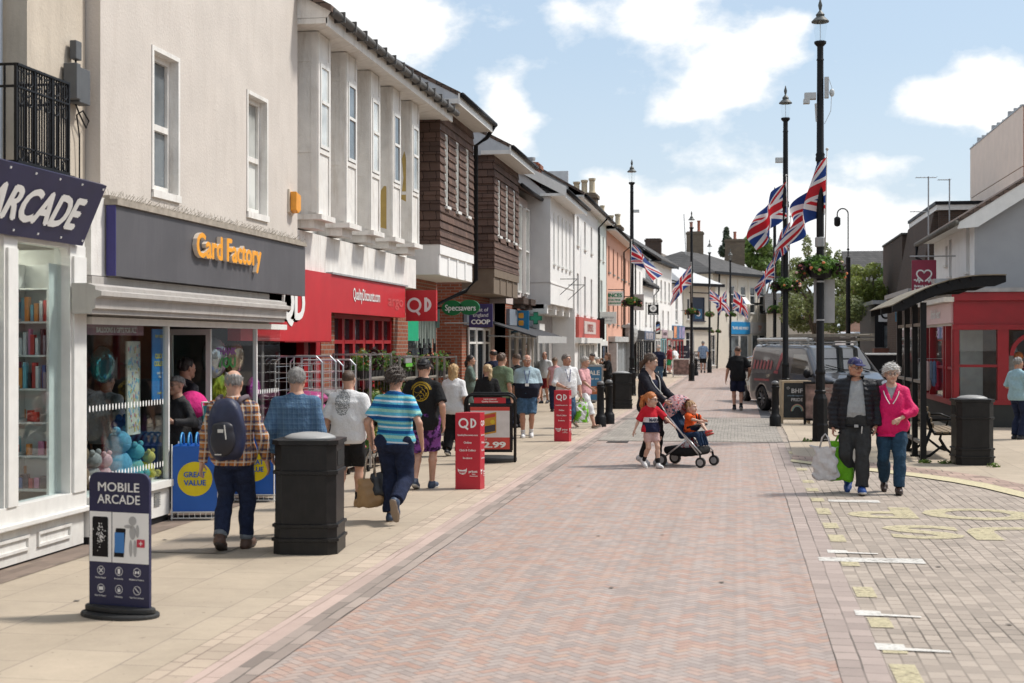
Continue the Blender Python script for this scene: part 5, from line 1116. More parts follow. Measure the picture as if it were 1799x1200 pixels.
for sg_ in(-1,1):
 zz=[(.10,-.22),(.17,-.18),(.2,-.32),(.25,-.1),(.30,-.26),(.35,-.17),(.42,-.19)]
 for(u,v),(u2,v2)in zip(zz,zz[1:]):b.bar((cx+sg_*u*W,.005,zc+v*W),(cx+sg_*u2*W,.005,zc+v2*W),W*.045)
b.build('emblem',M_WLET,o)
b=MB(fr);b.text('British Heart',(q[0]+.06,.004,q[2]+W*.23),h=W*.1,bold=.05,align='l',w=W*.8);b.text('Foundation',(q[0]+.06,.004,q[2]+W*.09),h=W*.1,bold=.05,align='l',w=W*.72);b.build('lettering',M_WLET,o)
b=MB(fr);b.tube([(q[0]-.05,-.03,q[3]+.1),(XW,-.03,q[3]+.1)],.018,6);b.tube([(q[0]+.5,-.03,q[2]+.05),(5.0,-.03,q[2]-.15)],.018,6);b.build('bracket',M_STEEL,o)
b=WB();a=atY(1640,490,37.6);c=atY(1682,518,37.6);b.prism([(a.x,a.z),(c.x-.08,a.z),(c.x+.05,c.z-.02),(a.x+.08,c.z-.02)],37.5,38.1,1);tag(b.build('roof_box',mat('galvanised_sheet',(.4,.4,.4),.45,metal=.5,nz=.2)),'galvanised metal box on the flat roof behind the bus shelter canopy','roof box')
o,fr,L=block('dark brick building with a takeaway notice, next to the red shop',1600,1660,45.5,3.45,M_BRICKD,[],None)
b=MB(fr);a=atY(1600,545,45.4).x-fr.translation.x;b.box(L*.28,L*.8,0,.06,1.95,3.4);sg=b.build('sign_panel',M_BLACKP,o)
b=MB(fr)
for k,s_ in enumerate(('FISH & CHIPS','TAKEAWAY','DELIVERY','01449 77')):b.text(s_,(L*.32,.063,3.1-k*.34),h=.2,align='l',bold=.03,w=L*.46)
b.build('lettering',M_WLET,sg)
bk1=thing('brick_building','tall dark brown brick gable with white parapet band behind the white roof','building',(7.2,52,0))
a=atY(1637,360,52);c=atY(1720,360,52);zT=atY(1660,357,52).z
b=WB();b.box(a.x+.25,c.x+3,52,60,0,zT-.25);b.build('wall',M_BRICKD,bk1);b=WB();b.box(a.x+.15,c.x+3,51.9,60.1,zT-.245,zT-.06);b.build('parapet',M_TRIM,bk1);b=WB();b.box(a.x+.1,c.x+3,51.85,60.1,zT-.057,zT+.06);b.build('roof',M_BLACKP,bk1)
b=WB();b.prism([(a.x-.5,3.2),(a.x+.25,3.2),(a.x+.25,zT-.3),(a.x+.1,zT-.3)],52.3,60,1);b.build('side_wall',M_BRICKD,bk1)
bk2=thing('brick_building','lower dark brown brick gable left of the tall one, by the trees','building',(7,60,0))
a=atY(1586,412,60);c=atY(1640,412,60);b=WB();b.box(a.x,c.x+1.5,60.2,68,0,a.z);b.build('wall',M_BRICKD,bk2);b=WB();b.box(a.x-.05,c.x+1.5,60.1,68,a.z+.003,a.z+.08);b.build('roof',M_SLATE,bk2)
cl=thing('clad_building','tall flat roofed block clad in pale pinkish panels above the white roof','building',(9,52,0))
Xc=9.0;y0,y1=SY(1797,Xc),SY(1705,Xc);zc=ZX(1797,186,Xc);b=WB();b.box(Xc+.03,Xc+8,y0+.03,y1,0,zc-.05);b.build('wall',mat('rusty_orange_wall',(.35,.1,.03),.7,nz=.2),cl)
M_CLAD=mat('pale_pink_cladding',(.78,.64,.54),.7,nz=.05,ns=2,streak=.22,dirt=(.36,.28,.24));b=MB(FR(Xc))
n=9
for k in range(n):
 s0=-y1+(y1-y0)*k/n;s1=-y1+(y1-y0)*(k+1)/n
 b.box(s0+.004,s1-.004,-.02,.012,4,zc-1.95);b.box(s0+.004,s1-.004,-.02,.012,zc-1.92,zc)
b.build('cladding',M_CLAD,cl);b=WB();b.box(Xc-.03,Xc+8,y0-.02,y1+.02,zc+.003,zc+.05)
for k in range(10):y=y0+(y1-y0)*(k+.4)/10;b.box(Xc,Xc+.2,y,y+.12,zc+.05,zc+.11+.06*(k%3))
b.build('roof',M_STEEL,cl)
for px,pt,pb,Y,lb,arms in((1631,310,412,50,'tall thin television aerial with two crossbars by the brick gable',((312,-22,14),(372,-32,2))),(1668,314,372,51,'shorter television aerial in front of the tall brick gable',((316,-20,2),))):
 a=atY(px,pt,Y);c=atY(px,pb,Y);o=thing('tv_aerial',lb,'aerial',(c.x,Y,c.z));b=WB();b.tube([(c.x,Y,c.z-1.),(a.x,Y,a.z)],.025,5);b.build('mast',M_STEEL,o)
 for py,l,r_ in arms:
  b=WB()
  p=atY(px+l,py,Y);q_=atY(px+r_,py,Y);b.tube([(p.x,Y,p.z),(q_.x,Y,q_.z)],.014,4)
  for k in range(6):x=p.x+(q_.x-p.x)*k/5;b.tube([(x,Y-.2,p.z),(x,Y+.2,p.z)],.008,3)
  b.build('antenna',M_STEEL,o)
o,fr,L=block('small black fronted shop with white roundel sign on the square',1537,1600,58,3.45,M_BLACKP,[],None)
b=MB(fr);b.box(L*.1,L*1.0,0,.08,2.75,3.35);s_=b.build('fascia',mat('pale_grey_fascia',(.55,.56,.57),.5),o)
b=MB(fr);b.text('JUNIPER',(L*.45,.083,2.95),h=.2,bold=.01,align='l');b.disc((L*.3,0,3.05),.2,14,.084,inner=.6);b.text('home & gifts',(L*.48,.083,2.82),h=.07,align='l');b.build('lettering',M_BLACKP,s_)
win(o,fr,L*.22,L*.95,.9,2.65,M_BLACKP,M_PANEG,d=.01,bars=(1,0),sill=False,name='shop_window')
for k,(y0_,y1_,z,m_)in enumerate(((-6,4,7,M_BRICK),(4.2,13,6.5,M_WHT2),(13.2,22,7.2,M_CREAM))):  # unseen houses added to darken what the shop glass reflects
 o=thing('terraced_house',('brick house','white house','cream house')[k]+' added out of view across the parking bay, for window reflections','house',(15,y0_,0));fr=FR(13.0)
 hs=[(-y1_+1.2+2.6*i,-y1_+2.3+2.6*i,4,5.6)for i in range(3)]+[(-y1_+.8,-y0_-.8,.5,2.5)]
 b=MB(fr);wall(b,-y1_,-y0_,0,z,hs);shell(b,-y1_,-y0_,0,8,0,z,2.4);b.build('wall',m_,o);roof(o,fr,-y1_,-y0_,.4,z,8,2.4,M_SLATE)
 for h in hs:win(o,fr,*h)
 # street furniture
def bm_union(o):return o
def flag_mat():
 m,t,b=new_mat('union_flag_cloth');tc=t.n('ShaderNodeTexCoord');sp=t.n('ShaderNodeSeparateXYZ');t.put(sp.inputs[0],tc.outputs['UV'])
 x=t.m('MULTIPLY',t.m('SUBTRACT',sp.outputs[0],.5),2.0);y=t.m('SUBTRACT',sp.outputs[1],.5)
 ax,ay=t.m('ABSOLUTE',x),t.m('ABSOLUTE',y)
 d1=t.m('DIVIDE',t.m('SUBTRACT',y,t.m('MULTIPLY',x,.5)),1.118);d2=t.m('DIVIDE',t.m('ADD',y,t.m('MULTIPLY',x,.5)),1.118)
 dd=t.m('MINIMUM',t.m('ABSOLUTE',d1),t.m('ABSOLUTE',d2))
 sgn=t.m('SIGN',x);r1=t.m('COMPARE',t.m('MULTIPLY',d1,sgn),-.033,.033);r2=t.m('COMPARE',t.m('MULTIPLY',d2,sgn),-.033,.033)
 red_d=t.m('MAXIMUM',r1,r2);wd=t.m('LESS_THAN',dd,.1)
 cx=t.m('MINIMUM',ax,ay);wc=t.m('LESS_THAN',cx,.1667);rc=t.m('LESS_THAN',cx,.1)
 RED,WH,BL_=(.52,.02,.03,1),(.74,.74,.74,1),(.015,.05,.22,1)
 c=t.mix(wd,BL_,WH);c=t.mix(red_d,c,RED);c=t.mix(wc,c,WH);c=t.mix(rc,c,RED)
 t.put(b.inputs['Base Color'],c);b.inputs['Roughness'].default_value=.8
 tl=t.n('ShaderNodeBsdfTranslucent');t.put(tl.inputs[0],c);mx=t.n('ShaderNodeMixShader');mx.inputs[0].default_value=.35
 t.put(mx.inputs[1],b.outputs[0]);t.put(mx.inputs[2],tl.outputs[0]);t.put(m.node_tree.nodes['Material Output'].inputs[0],mx.outputs[0]);return m
M_FLAGC=flag_mat()
def flag(label,hoist_top,hoist_bot,L,direction,droop,seed,group='union flags on the lamp posts',fold=.10,amp=.09,freq=2.3,wide=None):
 """cloth from a sloping staff: hoist edge between two points, blown along direction, drooping and rippling"""
 ht,hb=Vector(hoist_top),Vector(hoist_bot);d=Vector(direction).normalized();r_=random.Random(seed);ph=r_.uniform(0,6)
 amp*=1.6;fold*=1.5;n,m_=36,18;vs=[];uv=[];side=d.cross(Vector((0,0,1))).normalized()
 for j in range(m_+1):
  v=j/m_;base=hb.lerp(ht,v)
  for i in range(n+1):
   u=i/n;s=u*L
   p=base+d*s*(1-.15*u)+Vector((0,0,-droop*s*(.55+.45*u)-.10*math.sin(u*5+v*2+ph)*u*L*.4))
   p+=side*(amp*math.sin(u*6.28*freq*.5+v*2.2+ph)*(u**.6)+fold*math.sin(v*5+u*3+ph*2)*u)
   p+=(base-hb.lerp(ht,.5))*(-.32*u*(wide or 1))
   vs.append(tuple(p));uv.append((u,v))
 W=n+1;fs=[(j*W+i,j*W+i+1,(j+1)*W+i+1,(j+1)*W+i)for j in range(m_)for i in range(n)]
 me=bpy.data.meshes.new('flag');me.from_pydata(vs,[],fs);ul=me.uv_layers.new();idx=[l.vertex_index for l in me.loops]
 for k,vi in enumerate(idx):ul.data[k].uv=uv[vi]
 me.materials.append(M_FLAGC);me.shade_smooth();o=bpy.data.objects.new('flag',me);COL.objects.link(o);MW[o.name]=Matrix.Identity(4)
 tag(o,label,'flag',group)
 b=WB();dr=(ht-hb).normalized();b.tube([hb-dr*.9,ht+dr*.12],.012,6);b.ball(ht+dr*.14,.03,8,6);b.build('staff',mat('pale_staff',(.5,.49,.46),.5),o,smooth=True)
 return o
def lamp_post(label,loc,base=.17):
 o=thing('lamp_post',label,'lamp post',loc,group='black lamp posts along the street')
 b=MB();b.lathe([(base,0),(base,.05),(base-.012,.06),(base-.012,.30),(base-.005,.32),(base-.02,.36),(base-.025,.82),(base-.03,.84),(.125,.87),(.10,.93),(.115,.95),(.115,.98),(.095,1.0),(.092,1.3)],(0,0,0),8,math.pi/8);b.build('base',M_BLACK,o)
 b=MB();b.lathe([(.092,1.3),(.10,1.31),(.10,1.36),(.075,1.4),(.07,5.4),(.09,5.42),(.09,5.48),(.08,5.5),(.09,5.54),(.07,5.58),(.062,7.35),(.075,7.36),(.06,7.4),(.06,7.62),(.115,7.68),(.115,7.72),(.05,7.73)],(0,0,0),14);b.build('shaft',M_BLACK,o,smooth='auto')
 ln=MB();ln.lathe([(.165,8.09),(.17,8.11),(.12,8.16),(.075,8.2),(.085,8.24),(.05,8.28),(.02,8.32),(.03,8.36),(.042,8.42),(.02,8.5),(.004,8.56)],(0,0,0),16);hd=ln.build('lantern_hood',mat('weathered_green_copper',(.07,.075,.07),.5),o,smooth='auto')
 g=MB();g.lathe([(.09,7.74),(.135,8.08)],(0,0,0),16);g.build('lantern_glass',glass_mat('lantern_glass',(.97,.98,.98),.5),hd)
 q=MB();q.tube([(0,0,7.72),(0,0,8.1)],.006,5);q.build('lamp_rod',M_STEEL,hd)
 return o
lp0=lamp_post('nearest tall black lamp post, with big flower basket and flag, before the bus shelter',(G(1441,776).x,G(1441,776).y,0))
LP=[('second black lamp post on the right, by the grey van and chalkboard',1380,37.4),('third black lamp post on the right, behind the grey van',1361,61.5),('fourth black lamp post on the right, far along, mostly behind the third',1374,84),
('nearest black lamp post on the left pavement, in front of the salmon house',1110,51.5),('black lamp post beside the food board, second on the left pavement',1215,72),('black lamp post before the cream corner pub',1246.5,92),('slim farthest black lamp post before the blue shop sign',1283,101)]
lps=[lp0]
for lb,px,Y in LP:
 p=atY(px,600,Y);c=copy_tree(lp0,None,(p.x,Y,0));c['label']=lb;lps.append(c)
def basket(label,loc,k,seed,group='flower baskets hung round the lamp posts'):
 o=thing('flower_basket',label,'flower basket',loc,group=group)
 b=MB();b.lathe([(.1*k,-.36*k),(.3*k,-.3*k),(.42*k,-.05*k),(.43*k,0),(.2*k,.0)],(0,0,0),16);b.build('basket_bowl',M_BLACKP,o)
 bl=[((0,0,.12*k),(.5*k,.5*k,.26*k)),((.45*k,0,-.05*k),(.24*k,.3*k,.26*k)),((-.45*k,.05,-.05*k),(.24*k,.3*k,.26*k)),((0,-.42*k,-.02*k),(.32*k,.2*k,.2*k)),((.1,.4*k,-.02),(.3*k,.2*k,.2*k)),((.6*k,-.1,-.15*k),(.14*k,.2*k,.2*k)),((-.6*k,-.1,-.15*k),(.14*k,.2*k,.2*k))]
 V,F=leaves(bl,int(1900*k+500),.05*k**.5,seed);m=MB();m.add([tuple(v)for v in V],F);m.build('foliage',leaf_mat('basket_leaf',(.09,.18,.03)),o)
 V,F=leaves([((-.5*k,-.1,-.1*k),(.22*k,.25*k,.3*k)),((.55*k,-.1,-.1*k),(.18*k,.25*k,.3*k))],int(260*k),.05,seed+5);m=MB();m.add([tuple(v)for v in V],F);m.build('dark_foliage',leaf_mat('purple_leaf',(.035,.014,.014)),o)
 r_=random.Random(seed);m=MB()
 for q in range(int(34*k)):
  c,r=r_.choice(bl);d=Vector((r_.gauss(0,1),r_.gauss(0,1)-.4,r_.gauss(.35,.8))).normalized();p=(c[0]+d.x*r[0],c[1]+d.y*r[1],c[2]+d.z*r[2]);m.cur=q%3;m.ball(p,(.035,.035,.028),6,4)
 m.build('blossom',[mat('pink_blossom',(.65,.22,.2),.7),mat('orange_blossom',(.6,.18,.06),.7),mat('pale_blossom',(.6,.42,.35),.7)],o);return o
def lp_at(i):return Vector((lps[i].location.x,lps[i].location.y,0))
p=lp_at(0);bs0=basket('very large flower basket with dark trailing leaves on the nearest lamp post',(p.x,p.y,EYE+(603-474)/FPX*28.4*1.0),.66,2)
bs1=basket('flower basket on the second right lamp post, left of the largest one',(lp_at(1).x,37.4,EYE+(603-503)/FPX*38),.54,3)
bl_=basket('flower basket on the lamp post before the salmon house',(lp_at(4).x,51.5,EYE+(603-531)/FPX*52),.52,4)
for i,py,lb in((2,545,'small flower basket low behind the second right lamp post'),(5,548,'flower basket on the lamp post beside the food board'),(6,553,'flower basket on the lamp post before the pub'),(7,553,'flower basket on the farthest slim lamp post')):
 q=lp_at(i);c=copy_tree(bl_,None,(q.x,q.y,EYE+(603-py)/FPX*q.y*1.01),rz=i*1.3);c['label']=lb;c.scale=(1.0 if i<6 else 1.05,)*3
pb=copy_tree(bl_,None,tuple(atY(1249,582,102.5)),1.);pb.scale=(.7,)*3;pb['label']='small flower basket low on the pub wall by its door';del pb['group']
pb=copy_tree(bl_,None,tuple(atY(1262,582,102.5)),2.);pb.scale=(.7,)*3;pb['label']='small flower basket on a bracket right of the pub corner';del pb['group']
b=WB();p=lp_at(0);z=EYE+(603-532)/FPX*28.6;b.box(p.x-.12,p.x+.28,p.y+.08,p.y+.1,z-.42,z+.42);o=tag(b.build('road_sign',mat('grey_sign_back',0)),'grey rectangular sign plate seen from behind, on the nearest lamp post','road sign')
b=WB();
for dz in(-.38,.36):b.lathe([(.085,0),(.085,.03)],(p.x,p.y,z+dz),12)
b.build('clamp',M_STEEL,o)
b=WB();z=EYE+(603-190)/FPX*28.6;b.box(p.x-.3,p.x-.08,p.y-.1,p.y+.08,z-.02,z+.1);b.box(p.x-.32,p.x-.2,p.y-.1,p.y+.08,z-.1,z-.02);b.tube([(p.x-.08,p.y,z-.1),(p.x-.06,p.y,z-.45)],.03,6);o=tag(b.build('security_camera',mat('pale_grey_camera',(.45,.47,.47),.5)),'pale grey camera box high on the nearest lamp post','camera')
b=WB();b.box(p.x+.08,p.x+.16,p.y-.06,p.y+.06,z+.0,z+.4);b.tube([(p.x+.16,p.y,z+.38),(p.x+.22,p.y,z+.2),(p.x+.2,p.y,z-.25),(p.x+.08,p.y,z-.5)],.006,4);b.ball((p.x+.22,p.y,z+.1),(.05,.05,.08));tag(b.build('wifi_box',mat('pale_grey_camera',0)),'small grey equipment box with loose wire high on the nearest lamp post','equipment box')
b=WB();p1=lp_at(1);z=EYE+(603-296)/FPX*38;b.box(p1.x-.26,p1.x-.07,p1.y-.1,p1.y+.08,z,z+.12);tag(b.build('security_camera',mat('pale_grey_camera',0)),'small pale camera on the second right lamp post','camera')
b=WB();p4=lp_at(4);z=EYE+(603-376)/FPX*52;b.box(p4.x+.07,p4.x+.27,p4.y-.1,p4.y+.08,z,z+.1);tag(b.build('security_camera',mat('pale_grey_camera',0)),'small pale camera on the lamp post before the salmon house','camera')
b=WB();z=EYE+(603-427)/FPX*28.6
b.lathe([(.085,-.16),(.1,-.15),(.1,.02),(.085,.03)],(p.x,p.y,z),12);tag(b.build('flag_bracket',M_STEEL),'grey banded flag bracket on the nearest lamp post','bracket')
cp=thing('camera_pole','black pole with swan neck arm carrying a dome camera, behind the couple','camera pole',(atY(1490,600,55).x,55,0))
x,z=cp.location.x,0;zt=EYE+(603-440)/FPX*55;zt2=EYE+(603-372)/FPX*55
b=WB();b.lathe([(.11,0),(.11,1.2),(.09,1.25),(.085,zt-.35),(.06,zt-.33),(.025,zt-.3)],(x,55,0),12);b.build('shaft',M_BLACK,cp);b=WB();rr=.2
b.tube([(x,55,zt-.35),(x,55,zt2-rr)]+[(x-rr+rr*math.cos(t),55,zt2-rr+rr*math.sin(t))for t in[k*math.pi/10 for k in range(1,11)]]+[(x-2*rr,55,zt2-rr-.1)],.025,6);b.ball((x,55,zt-.05),.05);b.build('swan_neck',M_BLACK,cp,smooth=True)
b=WB();b.lathe([(.05,.2),(.12,.14),(.12,-.1),(.08,-.16),(.02,-.18)],(x-2*rr,55,zt2-rr-.3),12);b.build('dome_camera',M_BLACKP,cp,smooth='auto')
def pz(i,py,dx=0,dy=0):q=lp_at(i);return Vector((q.x+dx,q.y+dy,EYE+(603-py)/FPX*q.y*1.005))
flag('union flag hanging from the staff right of the nearest lamp post',pz(0,285,.12,-.12),pz(0,378,.10,-.12),.95,(-.72,.6,0),1.0,1,amp=.2,fold=.17,freq=3.1)
flag('union flag streaming left from the second right lamp post',pz(1,325,.02,-.12),pz(1,388,.04,-.12),1.05,(-1,.5,0),.95,2,amp=.18,fold=.16,freq=3.4)
flag('narrow hanging union flag right of the second right lamp post',pz(1,395,.12,-.1),pz(1,445,.10,-.1),.5,(-.5,-.2,0),1.0,13,amp=.05,fold=.08)
flag('union flag hanging low beside the third right lamp post',pz(2,458,-.02,-.1),pz(2,492,.0,-.1),.9,(-1,.3,0),1.2,3,amp=.14)
flag('union flag on the lamp post before the salmon house',pz(4,430,.0,-.12),pz(4,462,-.02,-.12),1.1,(.35,-.1,0),.85,4,amp=.26,fold=.2)
flag('drooping red and blue flag on the lamp post beside the food board',pz(5,468,-.02,-.1),pz(5,502,.0,-.1),1.2,(-.4,.1,0),1.0,5,amp=.1)
flag('union flag slanting right on the lamp post before the pub',pz(6,510,.02,-.1),pz(6,530,.0,-.1),1.5,(1,-.1,0),.75,6,amp=.06)
flag('thin union flag left of the farthest slim lamp post',pz(7,512,-.25,-.1),pz(7,545,-.25,-.1),.8,(-.2,.1,0),.9,7,amp=.08)
flag('union flag right of the farthest slim lamp post',pz(7,512,.25,-.1),pz(7,545,.15,-.1),1.2,(.5,.1,0),.8,8,amp=.1)
flag('union flag far off beside the fourth right lamp post',pz(3,520,.1,-.1),pz(3,548,.1,-.1),1.4,(1,.1,0),.35,9,amp=.14)
def litter_bin(label,loc,rz):
 o=thing('litter_bin',label,'litter bin',loc,rz,group='black square litter bins')
 def oct_(w,c):return[(-w+c,-w),(w-c,-w),(w,-w+c),(w,w-c),(w-c,w),(-w+c,w),(-w,w-c),(-w,-w+c)]
 b=MB();L_=[(.29,0),(.29,.12),(.305,.125),(.305,.15),(.285,.155),(.285,.245),(.30,.25),(.30,.275),(.278,.28),(.278,.72),(.295,.725),(.295,.755),(.28,.76),(.28,.985),(.3,.99),(.3,1.03)]
 vs=[]
 for w_,z in L_:vs+=[(x,y,z)for x,y in oct_(w_,.075)]
 fs=[(i*8+k,i*8+(k+1)%8,(i+1)*8+(k+1)%8,(i+1)*8+k)for i in range(len(L_)-1)for k in range(8)]+[tuple(range(7,-1,-1)),tuple(range((len(L_)-1)*8,len(L_)*8))]
 b.add(vs,fs);b.build('body',mat('bin_black_plastic',(.011,.0105,.0105),.42,nz=.3,ns=7,bp=.08,bs=200,spec=.3,streak=.25,dirt=(.05,.045,.04)),o)
 b=MB();b.lathe([(.24,1.03),(.23,1.05),(.17,1.075),(.08,1.088),(.01,1.09)],(0,0,0),18);b.build('lid',mat('bin_grey_lid',(.3,.3,.295),.5),o,smooth=True)
 b=MB();b.box(.279,.284,-.16,.16,.79,.93);b.box(-.284,-.279,-.16,.16,.79,.93);b.build('slot',mat('void_black',(.003,.003,.003),.9),o)
 f=frame((0,-.28,0),(1,0));b=MB();v,g=text_geo('LITTER',.03);lo,hi=v.min(0),v.max(0);b.add([((q[0]-lo[0])/(hi[0]-lo[0])*.3-.15,-.283,.83+q[1]/hi[1]*.08)for q in v],g);b.build('lettering',mat('bin_embossed',(.016,.0155,.015),.4,spec=.3),o)
 return o
q=G(538,974);bn=litter_bin('nearest black litter bin with grey domed lid, hiding the man in blue check',(-3.86,12.55,0),R(6))
c=copy_tree(bn,None,(3.62,23.1,0),R(3));c['label']='black litter bin by the bus shelter bench, before the red shop'
c=copy_tree(bn,None,tuple(G(1092,718)),R(10));c['label']='black litter bin between the bollards and the left lamp post'
def bollard(label,loc):
 o=thing('bollard',label,'bollard',loc,group='black bollards at the kerb')
 b=MB();b.lathe([(.13,0),(.13,.22),(.115,.24),(.1,.27),(.085,.3),(.08,.86),(.095,.88),(.095,.91),(.08,.92),(.08,.96)],(0,0,0),14);b.build('post',M_BLACK,o,smooth='auto')
 b=MB();b.lathe([(.083,.962),(.088,.98),(.075,1.02),(.04,1.04),(.005,1.045)],(0,0,0),14);b.build('cap',mat('bollard_cap',(.12,.12,.12),.4),o,smooth=True);return o
b0=bollard('left one of the pair of bollards by the woman in pink',tuple(G(1055,750)))
for px,py,lb in((1070,745,'right one of the pair of bollards by the woman in pink'),(1362,749,'bollard at the left edge of the rainbow chalkboard'),(1152,672,'bollard left of the mother, first of the far group'),(1160,668,'bollard just behind the mother, second of the far group'),(1168,662,'tallest looking bollard of the far group behind the mother'),
(1223,660,'bollard right of the lamp post by the food board'),(1256,641,'bollard in front of the pub wall'),(1275,637,'bollard before the far cream building'),(1281,636,'bollard beside the farthest slim lamp post')):
 c=copy_tree(b0,None,tuple(G(px,py)));c['label']=lb
c=copy_tree(b0,None,(-5.33,9.35,0));c['label']='bollard cut off by the left edge of the picture'
def board_frame(tilt,yoff=0.):return Matrix(((1,0,0,0),(0,-math.cos(tilt),math.sin(tilt),yoff),(0,math.sin(tilt),math.cos(tilt),0),(0,0,0,1)))
class LF(MB):
 """mesh in a thing's local frame through a board frame (kept local to the thing)"""
 def build(s,name,m,parent,**k):
  s.fr=None;s.world=False;return MB.build(s,name,m,parent,**k)
sgn_=thing('pavement_sign','navy mobile phone repair pavement sign on a rubber base, nearest the camera','pavement sign',tuple(G(211,1083)),R(-12))
W,H,z0=.50,.93,.07
def rrect(w,h,z,r,top=True):return[(-w,z),(w,z)]+[(w-r+r*math.sin(t),z+h-r+r*math.cos(t))for t in[math.pi/2-k*math.pi/12 for k in range(7)]]+[(-w+r-r*math.sin(t),z+h-r+r*math.cos(t))for t in[k*math.pi/12 for k in range(7)]]
fb=board_frame(0)
b=LF(fb);b.prism(rrect(W/2,H,z0,.07),-.012,.012,1);pn=b.build('panel',M_NAVY,sgn_)
b=LF(fb);b.box(-W/2+.004,-.062,.0125,.014,z0+.305,z0+.655);b.box(-.055,W/2-.004,.0125,.014,z0+.305,z0+.655);b.build('picture_panel',M_WLET,pn)
b=LF(fb);b.text('MOBILE',(0,.0135,z0+.80),h=.062,w=.345,bold=.015);b.text('ARCADE',(0,.0135,z0+.715),h=.062,w=.355,bold=.015)
for i in range(3):
 for j in range(2):
  cx,cz=-.15+.15*i,z0+.245-.125*j
  b.disc((cx,0,cz),.031,18,.0135,inner=.88)
  b.text(('Mobile Repair','Accessories','Mobiles & Trade-in','Mac PC Repair','Unlocking','Fast Turn Around')[i+3*j],(cx,.0135,cz-.055),h=.011,bold=.02,maxw=.135)
  if(i,j)in((0,0),(2,1)):b.bar((cx-.015,.0135,cz+.015),(cx+.015,.0135,cz-.015),.006)
  if(i,j)==(0,0):b.bar((cx-.015,.0137,cz-.015),(cx+.015,.0137,cz+.015),.006)
  if(i,j)==(1,0):b.box(cx-.01,cx+.01,.0133,.0137,cz-.018,cz+.018)
  if(i,j)==(2,0):b.box(cx-.018,cx-.006,.0133,.0137,cz-.01,cz+.01);b.box(cx+.006,cx+.018,.0133,.0137,cz-.01,cz+.01);b.bar((cx-.01,.0138,cz),(cx+.01,.0138,cz),.004)
  if(i,j)==(0,1):b.box(cx-.018,cx+.018,.0133,.0137,cz-.012,cz+.012)
  if(i,j)==(1,1):b.box(cx-.012,cx+.012,.0133,.0137,cz-.018,cz+.002);b.disc((cx,0,cz+.004),.01,10,.0137,inner=.6)
b.build('lettering',M_WLET,pn)
b=LF(fb);b.prism(rrect(.065,.28,z0+.33,.012),.014,.017,1)if False else None
b.add([(-.155+p[0],.0155,p[1])for p in rrect(.066,.28,z0+.34,.014)],[tuple(range(16))]);b.build('phone_picture',M_BLACKP,pn)
r_=random.Random(5);b=LF(fb)
for k in range(70):
 u,v=r_.gauss(0,.016),r_.gauss(0,.035);s=r_.uniform(.003,.007);b.add([(-.155+u-s,.0165,z0+.49+v),(-.155+u,.0165,z0+.49+v+s*1.4),(-.155+u+s,.0165,z0+.49+v-s*.5)],[(0,1,2)])
b.build('crack_picture',M_WLET,pn)
b=LF(fb);b.cur=0;b.add([(.0+p[0]*.9+(p[1]-z0-.34)*.08,.0155,p[1])for p in rrect(.046,.2,z0+.345,.01)],[tuple(range(16))])
b.cur=1;b.box(-.034,.046,.0157,.0165,z0+.375,z0+.515)
b.cur=2
for c,r in(((.115,0,z0+.6),(.032,1,.032)),((.115,0,z0+.52),(.026,1,.05)),((.1,0,z0+.41),(.014,1,.06)),((.135,0,z0+.41),(.014,1,.06)),((.08,0,z0+.56),(.035,1,.012)),((.155,0,z0+.53),(.014,1,.045))):b.disc(c,r[0],14,.0166,ry=r[2])
b.cur=3;b.box(.15,.215,.0168,.0172,z0+.42,z0+.475);b.cur=4;b.box(.179,.186,.0173,.0176,z0+.432,z0+.462);b.box(.168,.197,.0173,.0176,z0+.444,z0+.45)
b.build('mascot_picture',[M_BLACKP,mat('screen_blue',(.05,.2,.5),.4),mat('grey_figure',(.4,.4,.4),.5),mat('red_box_print',(.5,.03,.06),.5),M_WLET],pn)
b=MB();b.prism([(.3*math.cos(t)*(1 if True else 1),.19*math.sin(t))for t in[k*math.pi/14 for k in range(28)]],0,.035,2);b.prism([(.285*math.cos(t),.1*math.sin(t))for t in[k*math.pi/14 for k in range(28)]],.0351,.075,2);b.build('base',mat('black_rubber',(.022,.022,.022),.6,nz=.2),sgn_,bevel=.01)
